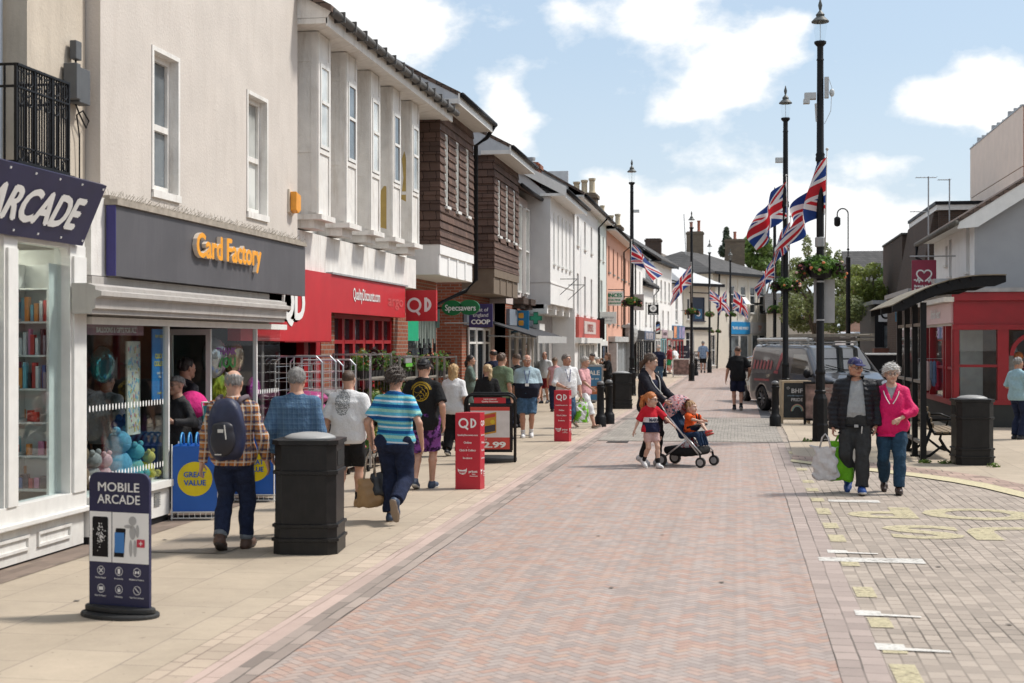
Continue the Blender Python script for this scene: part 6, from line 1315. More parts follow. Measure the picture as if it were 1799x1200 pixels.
def red_tower(label,loc,rz,W,H):
 o=thing('pavement_sign',label,'pavement sign',loc,rz,group='red upright shop signs on the pavement')
 b=MB();A=[(-W/2,0),(W/2,0),(W*.62,W*.5),(-W*.1,W*.75)];b.prism(A,.0,H,2);pn=b.build('panel',mat('glossy_red_board',(.48,.012,.03),.35,nz=.1,ns=2,streak=.14,dirt=(.3,.06,.06)),o,bevel=.003)
 def face(p,q,rev=False):
  p,q=Vector(p+(0,)),Vector(q+(0,));t=(q-p);L=t.length;t.normalize();n=t.cross(Vector((0,0,1)))
  f=Matrix(((t.x,n.x,0,(p.x+q.x)/2),(t.y,n.y,0,(p.y+q.y)/2),(0,0,1,0),(0,0,0,1)));b=LF(f)
  qd_(b,-L*.17,H*.865,L*.2,.003);qd_(b,L*.17,H*.865,L*.2,.003,True)
  b.text('QualityDiscounts.com',(0,.002,H*.70),h=H*.022,maxw=L*.82,bold=.03)
  for k,s_ in enumerate(('Online','.','Click & Collect','.','In-store')):b.text(s_,(0,.002,H*(.60-.05*k)),h=H*.027,maxw=L*.66,bold=.03)
  pts=[(-L*.4,H*.275),(-L*.36,H*.26),(-L*.2,H*.255),(-L*.08,H*.262),(-L*.03,H*.28),(-L*.04,H*.235),(-L*.1,H*.205),(-L*.2,H*.195),(-L*.32,H*.21),(-L*.39,H*.24)]
  b.add([(u,.002,v)for u,v in pts],[tuple(range(len(pts)))]);b.text('prices',(L*.22,.002,H*.222),h=H*.034,maxw=L*.36,bold=.03);b.text('Value',(L*.24,.002,H*.195),h=H*.015,bold=.02);b.text('Guaranteed',(L*.24,.002,H*.172),h=H*.015,bold=.02,maxw=L*.36)
  b.build('lettering',M_WLET,pn);c=LF(f);c.text('happy',(-L*.215,.004,H*.22),h=H*.03,maxw=L*.28,bold=.03);c.build('happy_lettering',mat('glossy_red_board',0),pn)
 face(A[0],A[1]);face(A[1],A[2]);return o
def qd_(b,cx,cz,r,d,D=False):
 if not D:
  b.disc((cx,0,cz),r,22,d,inner=.66);b.bar((cx+r*.1,d+.0006,cz-r*.6),(cx+r*.95,d+.0006,cz-r*1.25),r*.36)
 else:
  b.disc((cx-r*.1,0,cz),r,16,d+.001,inner=.66,a0=-90,a1=90,ry=r*.95);b.bar((cx-r*.1,d+.0015,cz-r*.95),(cx-r*.1,d+.0015,cz+r*.95),r*.34)
a=G(800,860);c=G(848,858);red_tower('nearer red upright QD sign on the pavement, before the framed price board',((a.x+c.x)/2,a.y,0),R(3),c.x-a.x,1.0*135/257*1.9)
a=G(973,776);c=G(1004,774);red_tower('farther red upright QD sign, below the man in the white shirt',((a.x+c.x)/2,a.y,0),R(2),(c.x-a.x)*.97,90/172*1.9)
af=thing('pavement_sign','black tubular frame sign with a red and white price poster','pavement sign',tuple(G(862,812)),R(8));W,H=.78,1.10
for s_ in(1,-1):
 f=board_frame(s_*R(-9),-.22*s_);rr=.12
 pts=[(-W/2,0,.02),(-W/2,0,H-rr)]+[(-W/2+rr-rr*math.cos(t),0,H-rr+rr*math.sin(t))for t in[k*math.pi/10 for k in range(1,6)]]+[(W/2-rr+rr*math.sin(t),0,H-rr+rr*math.cos(t))for t in[k*math.pi/10 for k in range(0,6)]]+[(W/2,0,.02)]
 b=LF(f);b.tube(pts,.02,8);b.build('tube_frame',M_BLACK,af,smooth=True)
 b=LF(f);b.box(-W/2+.04,W/2-.04,-.015,.0,.18,H-.16);pn=b.build('panel',M_BLACKP,af)
 if s_==1:
  b=LF(f);b.box(-.25,.25,.0005,.006,H-.13,H-.04);top=b.build('header',mat('glossy_red_board',0),af)
  b=LF(f);b.text('YOUR HOME OF',(0,.007,H-.075),h=.02,bold=.03);b.text('Quality Discounts',(0,.007,H-.112),h=.025,bold=.03,maxw=.44);b.build('lettering',M_WLET,top)
  b=LF(f);b.box(-.31,.31,.0005,.004,.23,H-.19);po=b.build('poster',mat('poster_white',(.62,.6,.6),.4),af)
  for za,zb_ in((.23,.42),(H-.25,H-.19)):b=LF(f);b.box(-.31,.31,.0045,.0055,za,zb_);b.build('red_band',mat('poster_red',(.52,.05,.04),.4),po)
  b=LF(f);b.text('2.99',(.07,.006,.26),h=.095,bold=.05,w=.36);b.text('ONLY',(-.1,.006,.375),h=.028,bold=.04);b.build('lettering',M_WLET,po)
  b=LF(f);b.cur=0;b.add([(-.1,.005,.46),(.1,.005,.5),(.1,.005,.83),(-.1,.005,.79)],[(0,1,2,3)]);b.cur=1;b.add([(-.085,.006,.49),(.085,.006,.525),(.085,.006,.63),(-.085,.006,.6)],[(0,1,2,3)]);b.cur=2;b.add([(-.085,.006,.72),(.085,.006,.755),(.085,.006,.81),(-.085,.006,.775)],[(0,1,2,3)]);b.cur=3;b.disc((.04,0,.67),.035,12,.0065)
  b.build('product_picture',[mat('box_orange',(.5,.25,.02),.4),mat('box_dark',(.03,.03,.05),.4),mat('box_red',(.5,.04,.03),.4),mat('box_yellow',(.6,.45,.02),.4)],po)
b=MB();b.prism([(.42*math.cos(t),.26*math.sin(t))for t in[k*math.pi/14 for k in range(28)]],0,.1,2);b.build('base',mat('black_rubber',0),af,bevel=.03)
def a_board(name,label,loc,rz,W,H,fm,pm,tilt=9,both=True,fw=.05):
 o=thing(name,label,'pavement sign',loc,rz);out=[]
 for s_ in(1,-1):
  f=board_frame(s_*R(-tilt),-math.tan(R(tilt))*H*s_*.95)
  b=LF(f);b.box(-W/2,-W/2+fw,-.02,.012,0,H);b.box(W/2-fw,W/2,-.02,.012,0,H);b.box(-W/2+fw,W/2-fw,-.02,.012,H-fw,H);b.box(-W/2+fw,W/2-fw,-.02,.012,H*.1,H*.1+fw);b.build('frame',fm,o)
  b=LF(f);b.box(-W/2+fw,W/2-fw,-.012,.0,H*.1+fw,H-fw);out.append((b.build('panel',pm,o),f))
 return o,out
ck,fc=a_board('chalkboard_sign','wooden framed chalkboard with a chalk rainbow, beside the bollard and grey van',tuple(G(1397,745)+Vector((0,.15,0))),R(4),51/143*1.9,78/143*1.9,mat('pale_pine_frame',(.42,.33,.22),.6,nz=.15),mat('chalkboard',(.022,.026,.028),.7,nz=.25,ns=8))
pnl,f=fc[0];H=78/143*1.9
b=LF(f);b.text('BHF',(0.02,.002,H*.72),h=H*.1,bold=.015,spacing=1.05);b.text('PRIDE',(0.02,.002,H*.53),h=H*.07,bold=.01);b.disc((-.19,0,H*.83),.03,12,.002,inner=.75);b.build('lettering',mat('chalk_white',(.6,.6,.6),.9,nz=.2,ns=60),pnl)
b=LF(f);b.text('proudly supporting',(0,.002,H*.645),h=H*.035,shear=.2,maxw=.46);b.build('script_lettering',mat('chalk_blue',(.2,.28,.36),.9,nz=.2,ns=60),pnl)
b=LF(f)
for k,r in enumerate((.15,.135,.12,.105)):b.cur=k;b.disc((.03,0,H*.3),r,16,.002+k*.0003,inner=.9,a0=0,a1=180,ry=r*1.15)
b.build('rainbow',[mat('chalk_red',(.4,.2,.2),.9),mat('chalk_yellow',(.45,.42,.25),.9),mat('chalk_green',(.2,.38,.28),.9),mat('chalk_pale_blue',(.3,.42,.45),.9)],pnl)
pb_,fp=a_board('picture_sign','black framed food picture board half hidden by the nearest lamp post',(G(1455,745).x-.05,33.9,0),R(-5),1.05,1.02,M_BLACK,mat('dusky_food_print',(.2,.13,.12),.35,nz=.7,ns=5))
pnl,f=fp[0];b=LF(f);b.text('FRESH COFFEE',(.1,.003,.84),h=.045,maxw=.6);b.text('homemade food daily',(.15,.003,.77),h=.03,maxw=.6);b.build('lettering',mat('dull_print',(.4,.38,.36),.5),pnl)
fb1,f1=a_board('picture_sign','pale framed food board below a navy rounded header, far on the left pavement',tuple(G(1197,663)),0,.95,1.05,M_TRIM,mat('dusky_food_print',0))
fb2,f2=a_board('pavement_sign','navy round topped board right behind the pale framed food board',tuple(G(1197,650)),0,1.15,1.75,M_NAVY,mat('navy_grey_print',(.05,.06,.09),.5,nz=.3))
b=LF(f2[0][1]);b.disc((0,0,1.48),.14,14,.004);b.text('MILKTEASE',(0,.004,1.25),h=.1,w=.9,bold=.04);b.box(-.3,.3,.002,.004,1.0,1.1);b.build('lettering',M_WLET,f2[0][0])
fb3,f3=a_board('pavement_sign','black and white lettered board behind the bollard, far left pavement',tuple(G(1229,652)),0,.75,1.35,M_BLACK,M_WLET)
b=LF(f3[0][1])
for k,s_ in enumerate(('BARBER','OPEN','TODAY')):b.text(s_,(0,.004,1.0-k*.35),h=.2,w=.55,bold=.05)
b.build('lettering',M_BLACKP,f3[0][0])
fb4,f4=a_board('pavement_sign','narrow yellow edged board before the man in blue check',tuple(G(1236,648)),R(30),.5,1.3,mat('yellow_edge',(.6,.5,.05),.5),M_WLET)
fb5,f5=a_board('poster_sign','blue and orange poster board behind the woman in pink',tuple(G(1041,712)),R(8),.62,1.25,M_STEEL,mat('blue_poster',(.05,.2,.38),.4,nz=.1))
b=LF(f5[0][1]);b.cur=0;b.text('SALE',(0,.003,.95),h=.14,w=.42,bold=.04);b.text('now on',(0,.003,.8),h=.08,maxw=.4);b.cur=1;b.box(-.25,.25,.002,.004,.35,.6);b.build('lettering',[M_WLET,mat('poster_orange',(.5,.15,.06),.5)],f5[0][0])
bs=thing('bus_shelter','black bus shelter with arched canopy and glass screen, before the red shop','bus shelter',(2.95,25,0));Xs=2.92;ys=[23.4,24.5,25.6,26.8]
for y in ys:b=WB();b.box(Xs-.045,Xs+.045,y-.045,y+.045,0,2.55);b.box(Xs-.07,Xs+.07,y-.07,y+.07,0,.04);b.build('post',M_BLACK,bs)
b=WB()
for z in(.3,1.28,2.2):b.box(Xs-.03,Xs+.03,ys[0]+.045,ys[-1]-.045,z-.025,z+.025)
b.build('rail',mat('weathered_rail',(.22,.2,.18),.6),bs)
for k in range(3):
 for a,c in((.33,1.25),(1.31,2.17)):b=WB();b.add([(Xs,ys[k]+.06,a),(Xs,ys[k+1]-.06,a),(Xs,ys[k+1]-.06,c),(Xs,ys[k]+.06,c)],[(0,1,2,3)]);b.build('glass_panel',glass_mat('dusty_shelter_glass',(.72,.74,.72),.8),bs)
pr=[];a=Vector((2.42,2.49));e=Vector((4.15,2.96));n=10
for k in range(n+1):
 t=k/n;p=a.lerp(e,t);p.y+=.16*math.sin(math.pi*t)**1;pr.append((p.x,p.y))
for y in(23.2,25.0,26.9):b=WB();b.prism(pr+[(p[0],p[1]-(.17 if.5<i<n else.1)+.0)for i,p in reversed(list(enumerate(pr)))],y,y+.07,1);b.build('canopy_rib',M_BLACK,bs)
b=WB();b.prism([(p[0],p[1]+.02)for p in pr]+[(p[0],p[1]+.003)for p in reversed(pr)],23.15,27.2,1);b.build('canopy',mat('weathered_canopy',(.20,.17,.12),.7,nz=.3,ns=5),bs)
b=WB()
for k in range(7):i=k+1;b.tube([(pr[i][0],23.1,pr[i][1]-.03),(pr[i][0],27.1,pr[i][1]-.03)],.02,5)
b.build('purlin',M_BLACK,bs)
b=WB();a=atY(1573,545,27.2);c=atY(1580,565,27.2);b.box(a.x,c.x,27.2,27.24,c.z,a.z+.02);tag(b.build('bus_stop_sign',mat('bus_blue',(.02,.2,.42),.4)),'small blue bus stop plate at the far end of the shelter canopy','bus stop sign')
bc=thing('park_bench','wooden slatted bench with black iron ends, backing onto the shelter glass','bench',(3.3,24.9,0))
for k in range(5):b=WB();z=.52+k*.09;b.box(3.14-.03*k,3.165-.03*k,24.0,25.9,z,z+.07);b.build('back_slat',mat('grey_bench_timber',(.22,.165,.11),.8,nz=.25,ns=12),bc)
for k in range(4):b=WB();b.box(3.2+k*.11,3.29+k*.11,24.0,25.9,.43,.455);b.build('seat_slat',mat('grey_bench_timber',0),bc)
for y in(24.05,25.8):
 b=WB();b.tube([(2.98,y,.98),(3.12,y,.5),(3.18,y,.42),(3.62,y,.43)],.03,6);b.tube([(3.12,y,.48),(3.02,y,.2),(2.95,y,.02)],.028,6);b.tube([(3.55,y,.42),(3.5,y,.22),(3.62,y,.02)],.028,6);b.tube([(2.95,y,.015),(3.1,y,.06),(3.3,y,.22),(3.5,y,.06),(3.65,y,.015)],.025,6);b.tube([(3.6,y,.43),(3.66,y,.6),(3.5,y,.66),(3.1,y,.64)],.024,6);b.build('iron_end',M_BLACK,bc,smooth=True)
cbn=thing('market_counter','long black counter with a white top edge behind the couple','counter',tuple(atY(1550,600,44))[:2]+(0,));a=atY(1521,622,44);c=atY(1584,622,44)
b=WB();b.box(a.x,c.x,44,45.2,0,a.z-.03);b.build('body',M_BLACKP,cbn);b=WB();b.box(a.x-.03,c.x+.03,43.95,45.25,a.z-.027,a.z+.02);b.build('top',M_WLET,cbn)
wl=thing('planter_wall','low reddish timber planter in front of the black fronted shop','planter',(atY(1560,600,52).x,52,0));a=atY(1536,612,52);c=atY(1600,612,52);b=WB();b.box(a.x,c.x,52,52.8,0,a.z);b.build('timber_box',mat('red_brown_timber',(.15,.06,.04),.8,nz=.2),wl);b=WB();b.box(a.x+.05,c.x-.05,52.05,52.75,a.z+.002,a.z+.03);b.build('soil',M_DARKIN,wl)
cr=thing('clothes_rail','clothes rail of coats and shirts outside the red shop, behind the bench','clothes rail',(4.3,36.6,0));a=atY(1627,630,36.0);c=atY(1655,630,36.0)
b=WB();b.tube([(a.x-.2,36,0),(a.x-.2,36,a.z),(c.x+.1,36,a.z),(c.x+.1,36,0)],.018,6);b.build('rail',M_CHROME,cr)
for k,(cn,cc_)in enumerate((('white',(.6,.58,.56)),('paleblue',(.3,.4,.5)),('blush',(.5,.36,.34)),('slate',(.14,.18,.25)),('denim',(.1,.16,.28)),('crimson',(.3,.015,.04)),('charcoal',(.04,.04,.05)))):
 x=a.x-.12+(c.x-a.x+.1)*k/6;b=WB();h=.55+.1*(k%3);b.lathe([(.05,-h),(.09,-h+.1),(.08,-.2),(.05,-.08),(.02,-.03)],(x,36,a.z-.03),8);b.tube([(x,36,a.z-.05),(x,36,a.z)],.006,4)
 b.build('hung_garment',CM(cn,cc_),cr)
 # people: continuous surfaces grown from distance fields
class SDF:
 def __init__(s,lo,hi,h):
  s.h=h;s.lo=np.array(lo,float)-2*h;s.n=np.ceil((np.array(hi,float)-s.lo)/h).astype(int)+3
  s.F=np.full(s.n,.5,np.float32);s.ax=[s.lo[i]+h*np.arange(s.n[i])for i in range(3)]
 def sub(s,lo,hi,m=.05):
  sl=tuple(slice(max(0,int((lo[i]-m-s.lo[i])/s.h)),max(1,min(s.n[i],int((hi[i]+m-s.lo[i])/s.h)+2)))for i in range(3))
  g=[s.ax[i][sl[i]]for i in range(3)]
  return sl,g[0][:,None,None],g[1][None,:,None],g[2][None,None,:]
 def put(s,sl,d,k,op='u'):
  f=s.F[sl]
  if f.size==0:return
  if op=='u':
   q=np.maximum(k-np.abs(f-d),0)/k if k else 0;s.F[sl]=np.minimum(f,d)-(q*q*k*.25 if k else 0)
  else:
   d=-d;q=np.maximum(k-np.abs(f-d),0)/k if k else 0;s.F[sl]=np.maximum(f,d)+(q*q*k*.25 if k else 0)
 def cone(s,a,b,ra,rb,k=.02,op='u',flat=None):
  a,b=np.array(a,float),np.array(b,float);r=max(ra,rb);sl,X,Y,Z=s.sub(np.minimum(a,b)-r,np.maximum(a,b)+r)
  d=b-a;L2=max(d@d,1e-9);t=np.clip(((X-a[0])*d[0]+(Y-a[1])*d[1]+(Z-a[2])*d[2])/L2,0,1)
  q=np.sqrt((X-a[0]-t*d[0])**2+((Y-a[1]-t*d[1])*(flat or 1))**2+(Z-a[2]-t*d[2])**2)-(ra+(rb-ra)*t)
  s.put(sl,q,k,op)
 def chain(s,pts,rs,k=.02,**kw):
  for i in range(len(pts)-1):s.cone(pts[i],pts[i+1],rs[i],rs[i+1],k,**kw)
 def ell(s,c,r,k=.02,op='u',M=None):
  R_=max(r);c=np.array(c,float);sl,X,Y,Z=s.sub(c-R_,c+R_);x,y,z=X-c[0],Y-c[1],Z-c[2]
  if M is not None:x,y,z=(M[0][i]*x+M[1][i]*y+M[2][i]*z for i in range(3));x,y,z=x,y,z
  k0=np.sqrt((x/r[0])**2+(y/r[1])**2+(z/r[2])**2);k1=np.sqrt((x/r[0]**2)**2+(y/r[1]**2)**2+(z/r[2]**2)**2)+1e-6
  s.put(sl,k0*(k0-1)/k1,k,op)
 def torso(s,prof,k=.03,e=0.,ex=2.4):
  P=np.array(prof,float);sl,X,Y,Z=s.sub((-.6,-.6,P[0,0]),(.6,.6,P[-1,0]),.03)
  z=Z;w_=np.interp(z,P[:,0],P[:,1])+e;d=np.interp(z,P[:,0],P[:,2])+e;yc=np.interp(z,P[:,0],P[:,3]);xc=np.interp(z,P[:,0],P[:,4])
  q=((np.abs((X-xc)/w_))**ex+(np.abs((Y-yc)/d))**ex)**(1/ex)
  D=(q-1)*np.minimum(w_,d);D=np.maximum(D,np.maximum(P[0,0]-z,z-P[-1,0]))
  s.put(sl,D,k)
 def plane(s,p,n,k=0.,box=None):
  """remove the half space on the side of n"""
  X,Y,Z=s.ax[0][:,None,None],s.ax[1][None,:,None],s.ax[2][None,None,:]
  d=(X-p[0])*n[0]+(Y-p[1])*n[1]+(Z-p[2])*n[2];s.F=np.maximum(s.F,d.astype(np.float32))
 def wrinkle(s,amp,fr,seed,vert=.5):
  r_=np.random.default_rng(seed);X,Y,Z=s.ax[0][:,None,None],s.ax[1][None,:,None],s.ax[2][None,None,:];n=0
  for _ in range(5):
   v=r_.normal(size=3)*fr*np.array([1,1,vert]);n=n+np.sin(v[0]*X+v[1]*Y+v[2]*Z+r_.uniform(0,6)+1.5*np.sin(X*fr*.4+Z*fr*.3))
  s.F+=(amp*.45*n).astype(np.float32)
 def mesh(s):
  F=s.F;S=F<0;h=s.h
  c=[(i,j,k)for i in(0,1)for j in(0,1)for k in(0,1)];n=np.array(F.shape)-1
  cut=lambda A,o:A[o[0]:n[0]+o[0],o[1]:n[1]+o[1],o[2]:n[2]+o[2]]
  cnt=sum(cut(S,o).astype(np.int8)for o in c);act=(cnt>0)&(cnt<8);I=np.argwhere(act)
  if len(I)==0:return np.zeros((0,3)),[]
  acc=np.zeros((len(I),3));m=np.zeros(len(I))
  V={o:F[I[:,0]+o[0],I[:,1]+o[1],I[:,2]+o[2]]for o in c}
  for o in c:
   for a in range(3):
    if o[a]==0:
     p=list(o);p[a]=1;p=tuple(p);f0,f1=V[o],V[p];x=(f0<0)!=(f1<0);t=np.where(x,f0/(f0-f1+1e-12),0)
     q=np.repeat(np.array([o],float),len(I),0);q[:,a]+=t;acc+=q*x[:,None];m+=x
  P=s.lo+h*(I+acc/m[:,None]);idx=-np.ones(act.shape,int);idx[act]=np.arange(len(I));fs=[]
  for a in range(3):
   u,v=(a+1)%3,(a+2)%3;lo=[slice(None)]*3;hi=[slice(None)]*3;lo[a]=slice(0,-1);hi[a]=slice(1,None)
   A,B=S[tuple(lo)],S[tuple(hi)];E=np.argwhere(A!=B);E=E[(E[:,u]>0)&(E[:,v]>0)&(E[:,u]<n[u])&(E[:,v]<n[v])]
   def at(du,dv):q=E.copy();q[:,u]-=du;q[:,v]-=dv;return idx[q[:,0],q[:,1],q[:,2]]
   Q=np.stack([at(1,1),at(0,1),at(0,0),at(1,0)],1);ins=A[E[:,0],E[:,1],E[:,2]];Q[~ins]=Q[~ins][:,::-1];fs.append(Q[(Q>=0).all(1)])
  return P,np.concatenate(fs)
def mesh_obj(name,parts,mats,parent,mi=None):
 vs,fs=[],[];b=0
 for P,Q in parts:
  if len(P):vs.append(P);fs.append(np.asarray(Q)+b);b+=len(P)
 me=bpy.data.meshes.new(name)
 if not vs:vs=[np.zeros((1,3))];fs=[np.zeros((0,4),int)]
 V=np.concatenate(vs);Q=np.concatenate(fs);me.vertices.add(len(V));me.vertices.foreach_set('co',V.astype(np.float32).ravel());me.loops.add(Q.size);me.loops.foreach_set('vertex_index',Q.astype(np.int32).ravel())
 me.polygons.add(len(Q));me.polygons.foreach_set('loop_start',np.arange(0,Q.size,4,dtype=np.int32));me.update(calc_edges=True)
 for m in(mats if isinstance(mats,list)else[mats]):me.materials.append(m)
 if mi is not None:me.polygons.foreach_set('material_index',mi(V[Q].mean(1)).astype(np.int32))
 me.polygons.foreach_set('use_smooth',np.ones(len(Q),bool));me.update()
 o=bpy.data.objects.new(name,me);COL.objects.link(o);o.parent=parent;MW[o.name]=MW[parent.name]if parent else Matrix.Identity(4);return o
def ik(a,t,l1,l2,pole):
 a,t=np.array(a,float),np.array(t,float);d=t-a;L=np.linalg.norm(d);mx=(l1+l2)*.995
 if L>mx:t=a+d/L*mx;d=t-a;L=mx
 u=d/L;x=(l1*l1-l2*l2+L*L)/(2*L);y=math.sqrt(max(l1*l1-x*x,0));p=np.array(pole,float);p=p-u*(p@u);p/=np.linalg.norm(p)+1e-9
 return a+u*x+p*y,t
SKIN={}
def skin(c):
 k='skin_%02d_%02d'%(c[0]*100,c[1]*100)
 if k not in MATS:
  m,t,b=new_mat(k);t.xyz();t.put(b.inputs['Base Color'],t.ramp(t.noise(t.co,18,4),[(.3,tuple(q*.86 for q in c)),(.7,tuple(min(1,q*1.1)for q in c))]));b.inputs['Roughness'].default_value=.5
  b.inputs['Subsurface Weight'].default_value=.12;b.inputs['Subsurface Radius'].default_value=(.01,.004,.002);MATS[k]=m
 return MATS[k]
SK1,SK2,SK3=(.50,.285,.20),(.45,.235,.16),(.56,.36,.27)
def hairm(c):
 k='hair_%d_%d'%(c[0]*1000,c[2]*1000)
 if k not in MATS:
  m,t,b=new_mat(k);x,y,z=t.xyz();n=t.noise(t.vec(t.m('MULTIPLY',x,6.),t.m('MULTIPLY',y,6.),z),22,4,.7);t.put(b.inputs['Base Color'],t.ramp(n,[(.3,tuple(q*.5 for q in c)),(.7,tuple(min(1,q*1.45)for q in c))]));b.inputs['Roughness'].default_value=.5;bump(t,b,n,.6,.01);MATS[k]=m
 return MATS[k]
def fabric(name,c,fn=None,rough=.9,nz=.08):
 if name in MATS:return MATS[name]
 m,t,b=new_mat(name);x,y,z=t.xyz();n=t.noise(t.co,26,3)
 if fn:col=fn(t,x,y,z)
 else:col=t.ramp(n,[(.3,tuple(q*(1-nz)for q in c)),(.7,tuple(min(1,q*(1+nz))for q in c))])
 t.put(b.inputs['Base Color'],col);b.inputs['Roughness'].default_value=rough;b.inputs['Specular IOR Level'].default_value=.25
 bump(t,b,t.m('ADD',t.m('MULTIPLY',t.noise(t.vec(t.m('MULTIPLY',x,1.2),t.m('MULTIPLY',y,1.2),z),12,4,.6),1.5),t.m('MULTIPLY',t.noise(t.co,300,2),.12)),.55,.035);MATS[name]=m;return m
def hand(sd,w_,d,pn,side,s,curl,h):
 """palm, four fingers of unequal length and a thumb leaving the side of the palm; d: hand direction, pn: palm normal, side: toward the thumb"""
 w_,d,pn,side=(np.array(q,float)for q in(w_,d,pn,side))
 c=w_+d*.045*s
 for k_,o_ in((-.027,0),(-.009,.002),(.009,.001),(.026,-.003)):sd.cone(w_+side*k_*.6*s,w_+d*(.085+o_)*s+side*k_*s,.015*s,.0125*s,.012)
 for i,(o_,L)in enumerate(((.027,.072),(.009,.08),(-.009,.074),(-.026,.058))):
  p=w_+d*.083*s+side*o_*s;a=curl*(.35+.06*i);v=d*math.cos(a)+pn*math.sin(a)
  for j,f in enumerate((.45,.32,.23)):
   q=p+v*L*f*s;sd.cone(p,q,(.0095-.0008*j)*s,(.0088-.001*j)*s,.003);p=q;a+=curl*(.62,.5,.3)[j];v=d*math.cos(a)+pn*math.sin(a)
 p=w_+d*.02*s+side*.026*s;v=d*.62+side*.62+pn*.45;v/=np.linalg.norm(v);q=p+v*.045*s;sd.cone(p,q,.014*s,.011*s,.01);v2=d*.88+side*.12+pn*.45*(1+curl*.4);v2/=np.linalg.norm(v2);sd.cone(q,q+v2*.034*s,.0105*s,.0085*s,.004)
def person(label,loc,rz,H=1.72,sex='m',b=1.,belly=0.,stride=0.,lean=0.,head=(0,0),arms=None,legs=None,skinc=SK1,hair=('short',(.1,.07,.05)),top=None,bottom=None,shoes=None,res=.012,acc=(),group=None,seat=None,hs=1.,lift=0.,face=True,pelvis=None,socks=None,hands=(.5,.5),lean_x=0.,pal=None):
 o=thing('person',label,'person',loc,rz,group=group);u=H/1.75;rng=abs(hash(label))%1000;f_=sex=='f'
 rng=sum(ord(c_)*(i+1)for i,c_ in enumerate(label))%997
 l1,l2=.245*H,.245*H;hw=.055*H;AH=.08*u
 sp=stride*.5;def_l=((-.085*u,-sp,0,R(4),R(38)*min(1,abs(stride)/.5)if stride>0 else-R(12)*min(1,abs(stride)/.5),0.),(.085*u,sp,0,-R(4),-R(12)*min(1,abs(stride)/.5)if stride>0 else R(38)*min(1,abs(stride)/.5),0.))
 L_=legs or def_l;feet=[]
 for x,y,z,yaw,pit,lf in L_:
  fd=np.array([math.sin(-yaw)*math.cos(pit),math.cos(yaw)*math.cos(pit),-math.sin(pit)]);side=np.array([math.cos(yaw),math.sin(yaw),0.]);up=np.cross(side,fd)
  A=np.array([x,y,0.]);pts=[A-fd*.055*u-up*.052*u,A+fd*.1*u-up*.055*u,A+fd*.165*u-up*.058*u];mn=min(p[2]-.03*u for p in pts);A[2]=-mn+lf+z
  feet.append((A,fd,up,side))
 hipz=seat if seat is not None else min([math.sqrt(max(.01,((l1+l2)*.992)**2-(F_[0][1])**2-(abs(F_[0][0])-hw)**2))+F_[0][2]for F_ in feet]+[.525*H])
 pv=np.array(pelvis if pelvis else(0,0,0),float);hip0=np.array([0,0,hipz])+pv
 knees=[];ank=[]
 for i,(A,fd,up,side)in enumerate(feet):
  hp=hip0+np.array([(-1,1)[i]*hw,0,0]);k_,a_=ik(hp,A,l1,l2,(((-1,1)[i])*.06,1,0));knees.append((hp,k_));ank.append(a_)
 z0=hip0[2];T=.295*H;base=hip0
 def tz(fr_):return z0+(fr_-.525)*H*math.cos(lean)
 def tyx(fr_):q=(fr_-.525)*H;return base[1]+q*math.sin(lean),base[0]+q*math.sin(lean_x)
 W=((.46,.10,.085),(.50,.158,.11),(.535,.172,.118),(.60,.150,.106),(.66,.155,.112),(.72,.168,.120),(.77,.160,.112),(.805,.115,.085),(.835,.055,.055))if not f_ else((.46,.10,.09),(.50,.165,.12),(.535,.178,.124),(.60,.138,.100),(.66,.140,.108),(.72,.152,.118),(.77,.138,.102),(.805,.10,.078),(.835,.05,.05))
 def prof(lo=0,hi=1,flare=0.):
  out=[]
  for fr_,w_,d in W:
   k_=b if fr_<.8 else(1+(b-1)*.5);y,x=tyx(fr_);bel=belly*math.exp(-((fr_-.61)/.07)**2)
   out.append((tz(fr_),w_*u*k_+flare+bel*.5,d*u*k_+flare*.7+bel*.6,y+bel*.65-(.012*u if fr_>.76 else 0),x))
  return out
 P=prof();ny,nx=tyx(.83);nb=np.array([nx,ny,tz(.835)]);sy,sx=tyx(.80);shw=(.102 if not f_ else.089)*H*(1+(b-1)*.5)
 S_=[np.array([sx-shw,sy-.01*u,tz(.789)]),np.array([sx+shw,sy-.01*u,tz(.789)])];a1,a2=.168*H,.150*H;ar=(.046 if not f_ else.039)*u*(1+(b-1)*.7)
 arms=arms or(((-.235*u*(1+(b-1)*.5),-stride*-.25*.6+.03,.495*H),(-.4,-1,0)),((.235*u*(1+(b-1)*.5),stride*-.25*.6+.03,.495*H),(.4,-1,0)))
 EW=[]
 for i in(0,1):e_,w_=ik(S_[i],arms[i][0],a1,a2,arms[i][1]);EW.append((e_,w_))
 hy,hx=tyx(.93);hc=np.array([hx+.0,hy+.02*u+.03*math.sin(head[1]),tz(.928)-.012*abs(math.sin(head[1]))]);s=u*hs*1.03;HM=np.array(Matrix.Rotation(head[0],3,'Z')@Matrix.Rotation(-head[1],3,'X'))
 def hp_(x,y,z):return hc+HM@(np.array([x,y,z])*s)
 lo=np.minimum.reduce([P_ for kk in knees for P_ in kk]+ank+[w_ for e in EW for w_ in e]+[nb])-.24*u;hi=np.maximum.reduce([P_ for kk in knees for P_ in kk]+ank+[w_ for e in EW for w_ in e]+[nb])+.24*u
 lo[0]=min(lo[0],-.3*u);hi[0]=max(hi[0],.3*u);lo[2]=min(a[2]for a in ank)-.12
 g=SDF(lo,hi,res)
 g.torso([(q[0],q[1]-.008,q[2]-.008,q[3],q[4])for q in P],.03)
 thr=.078*u*(b**.8)*(1.06 if f_ else 1);car=.054*u*b**.5
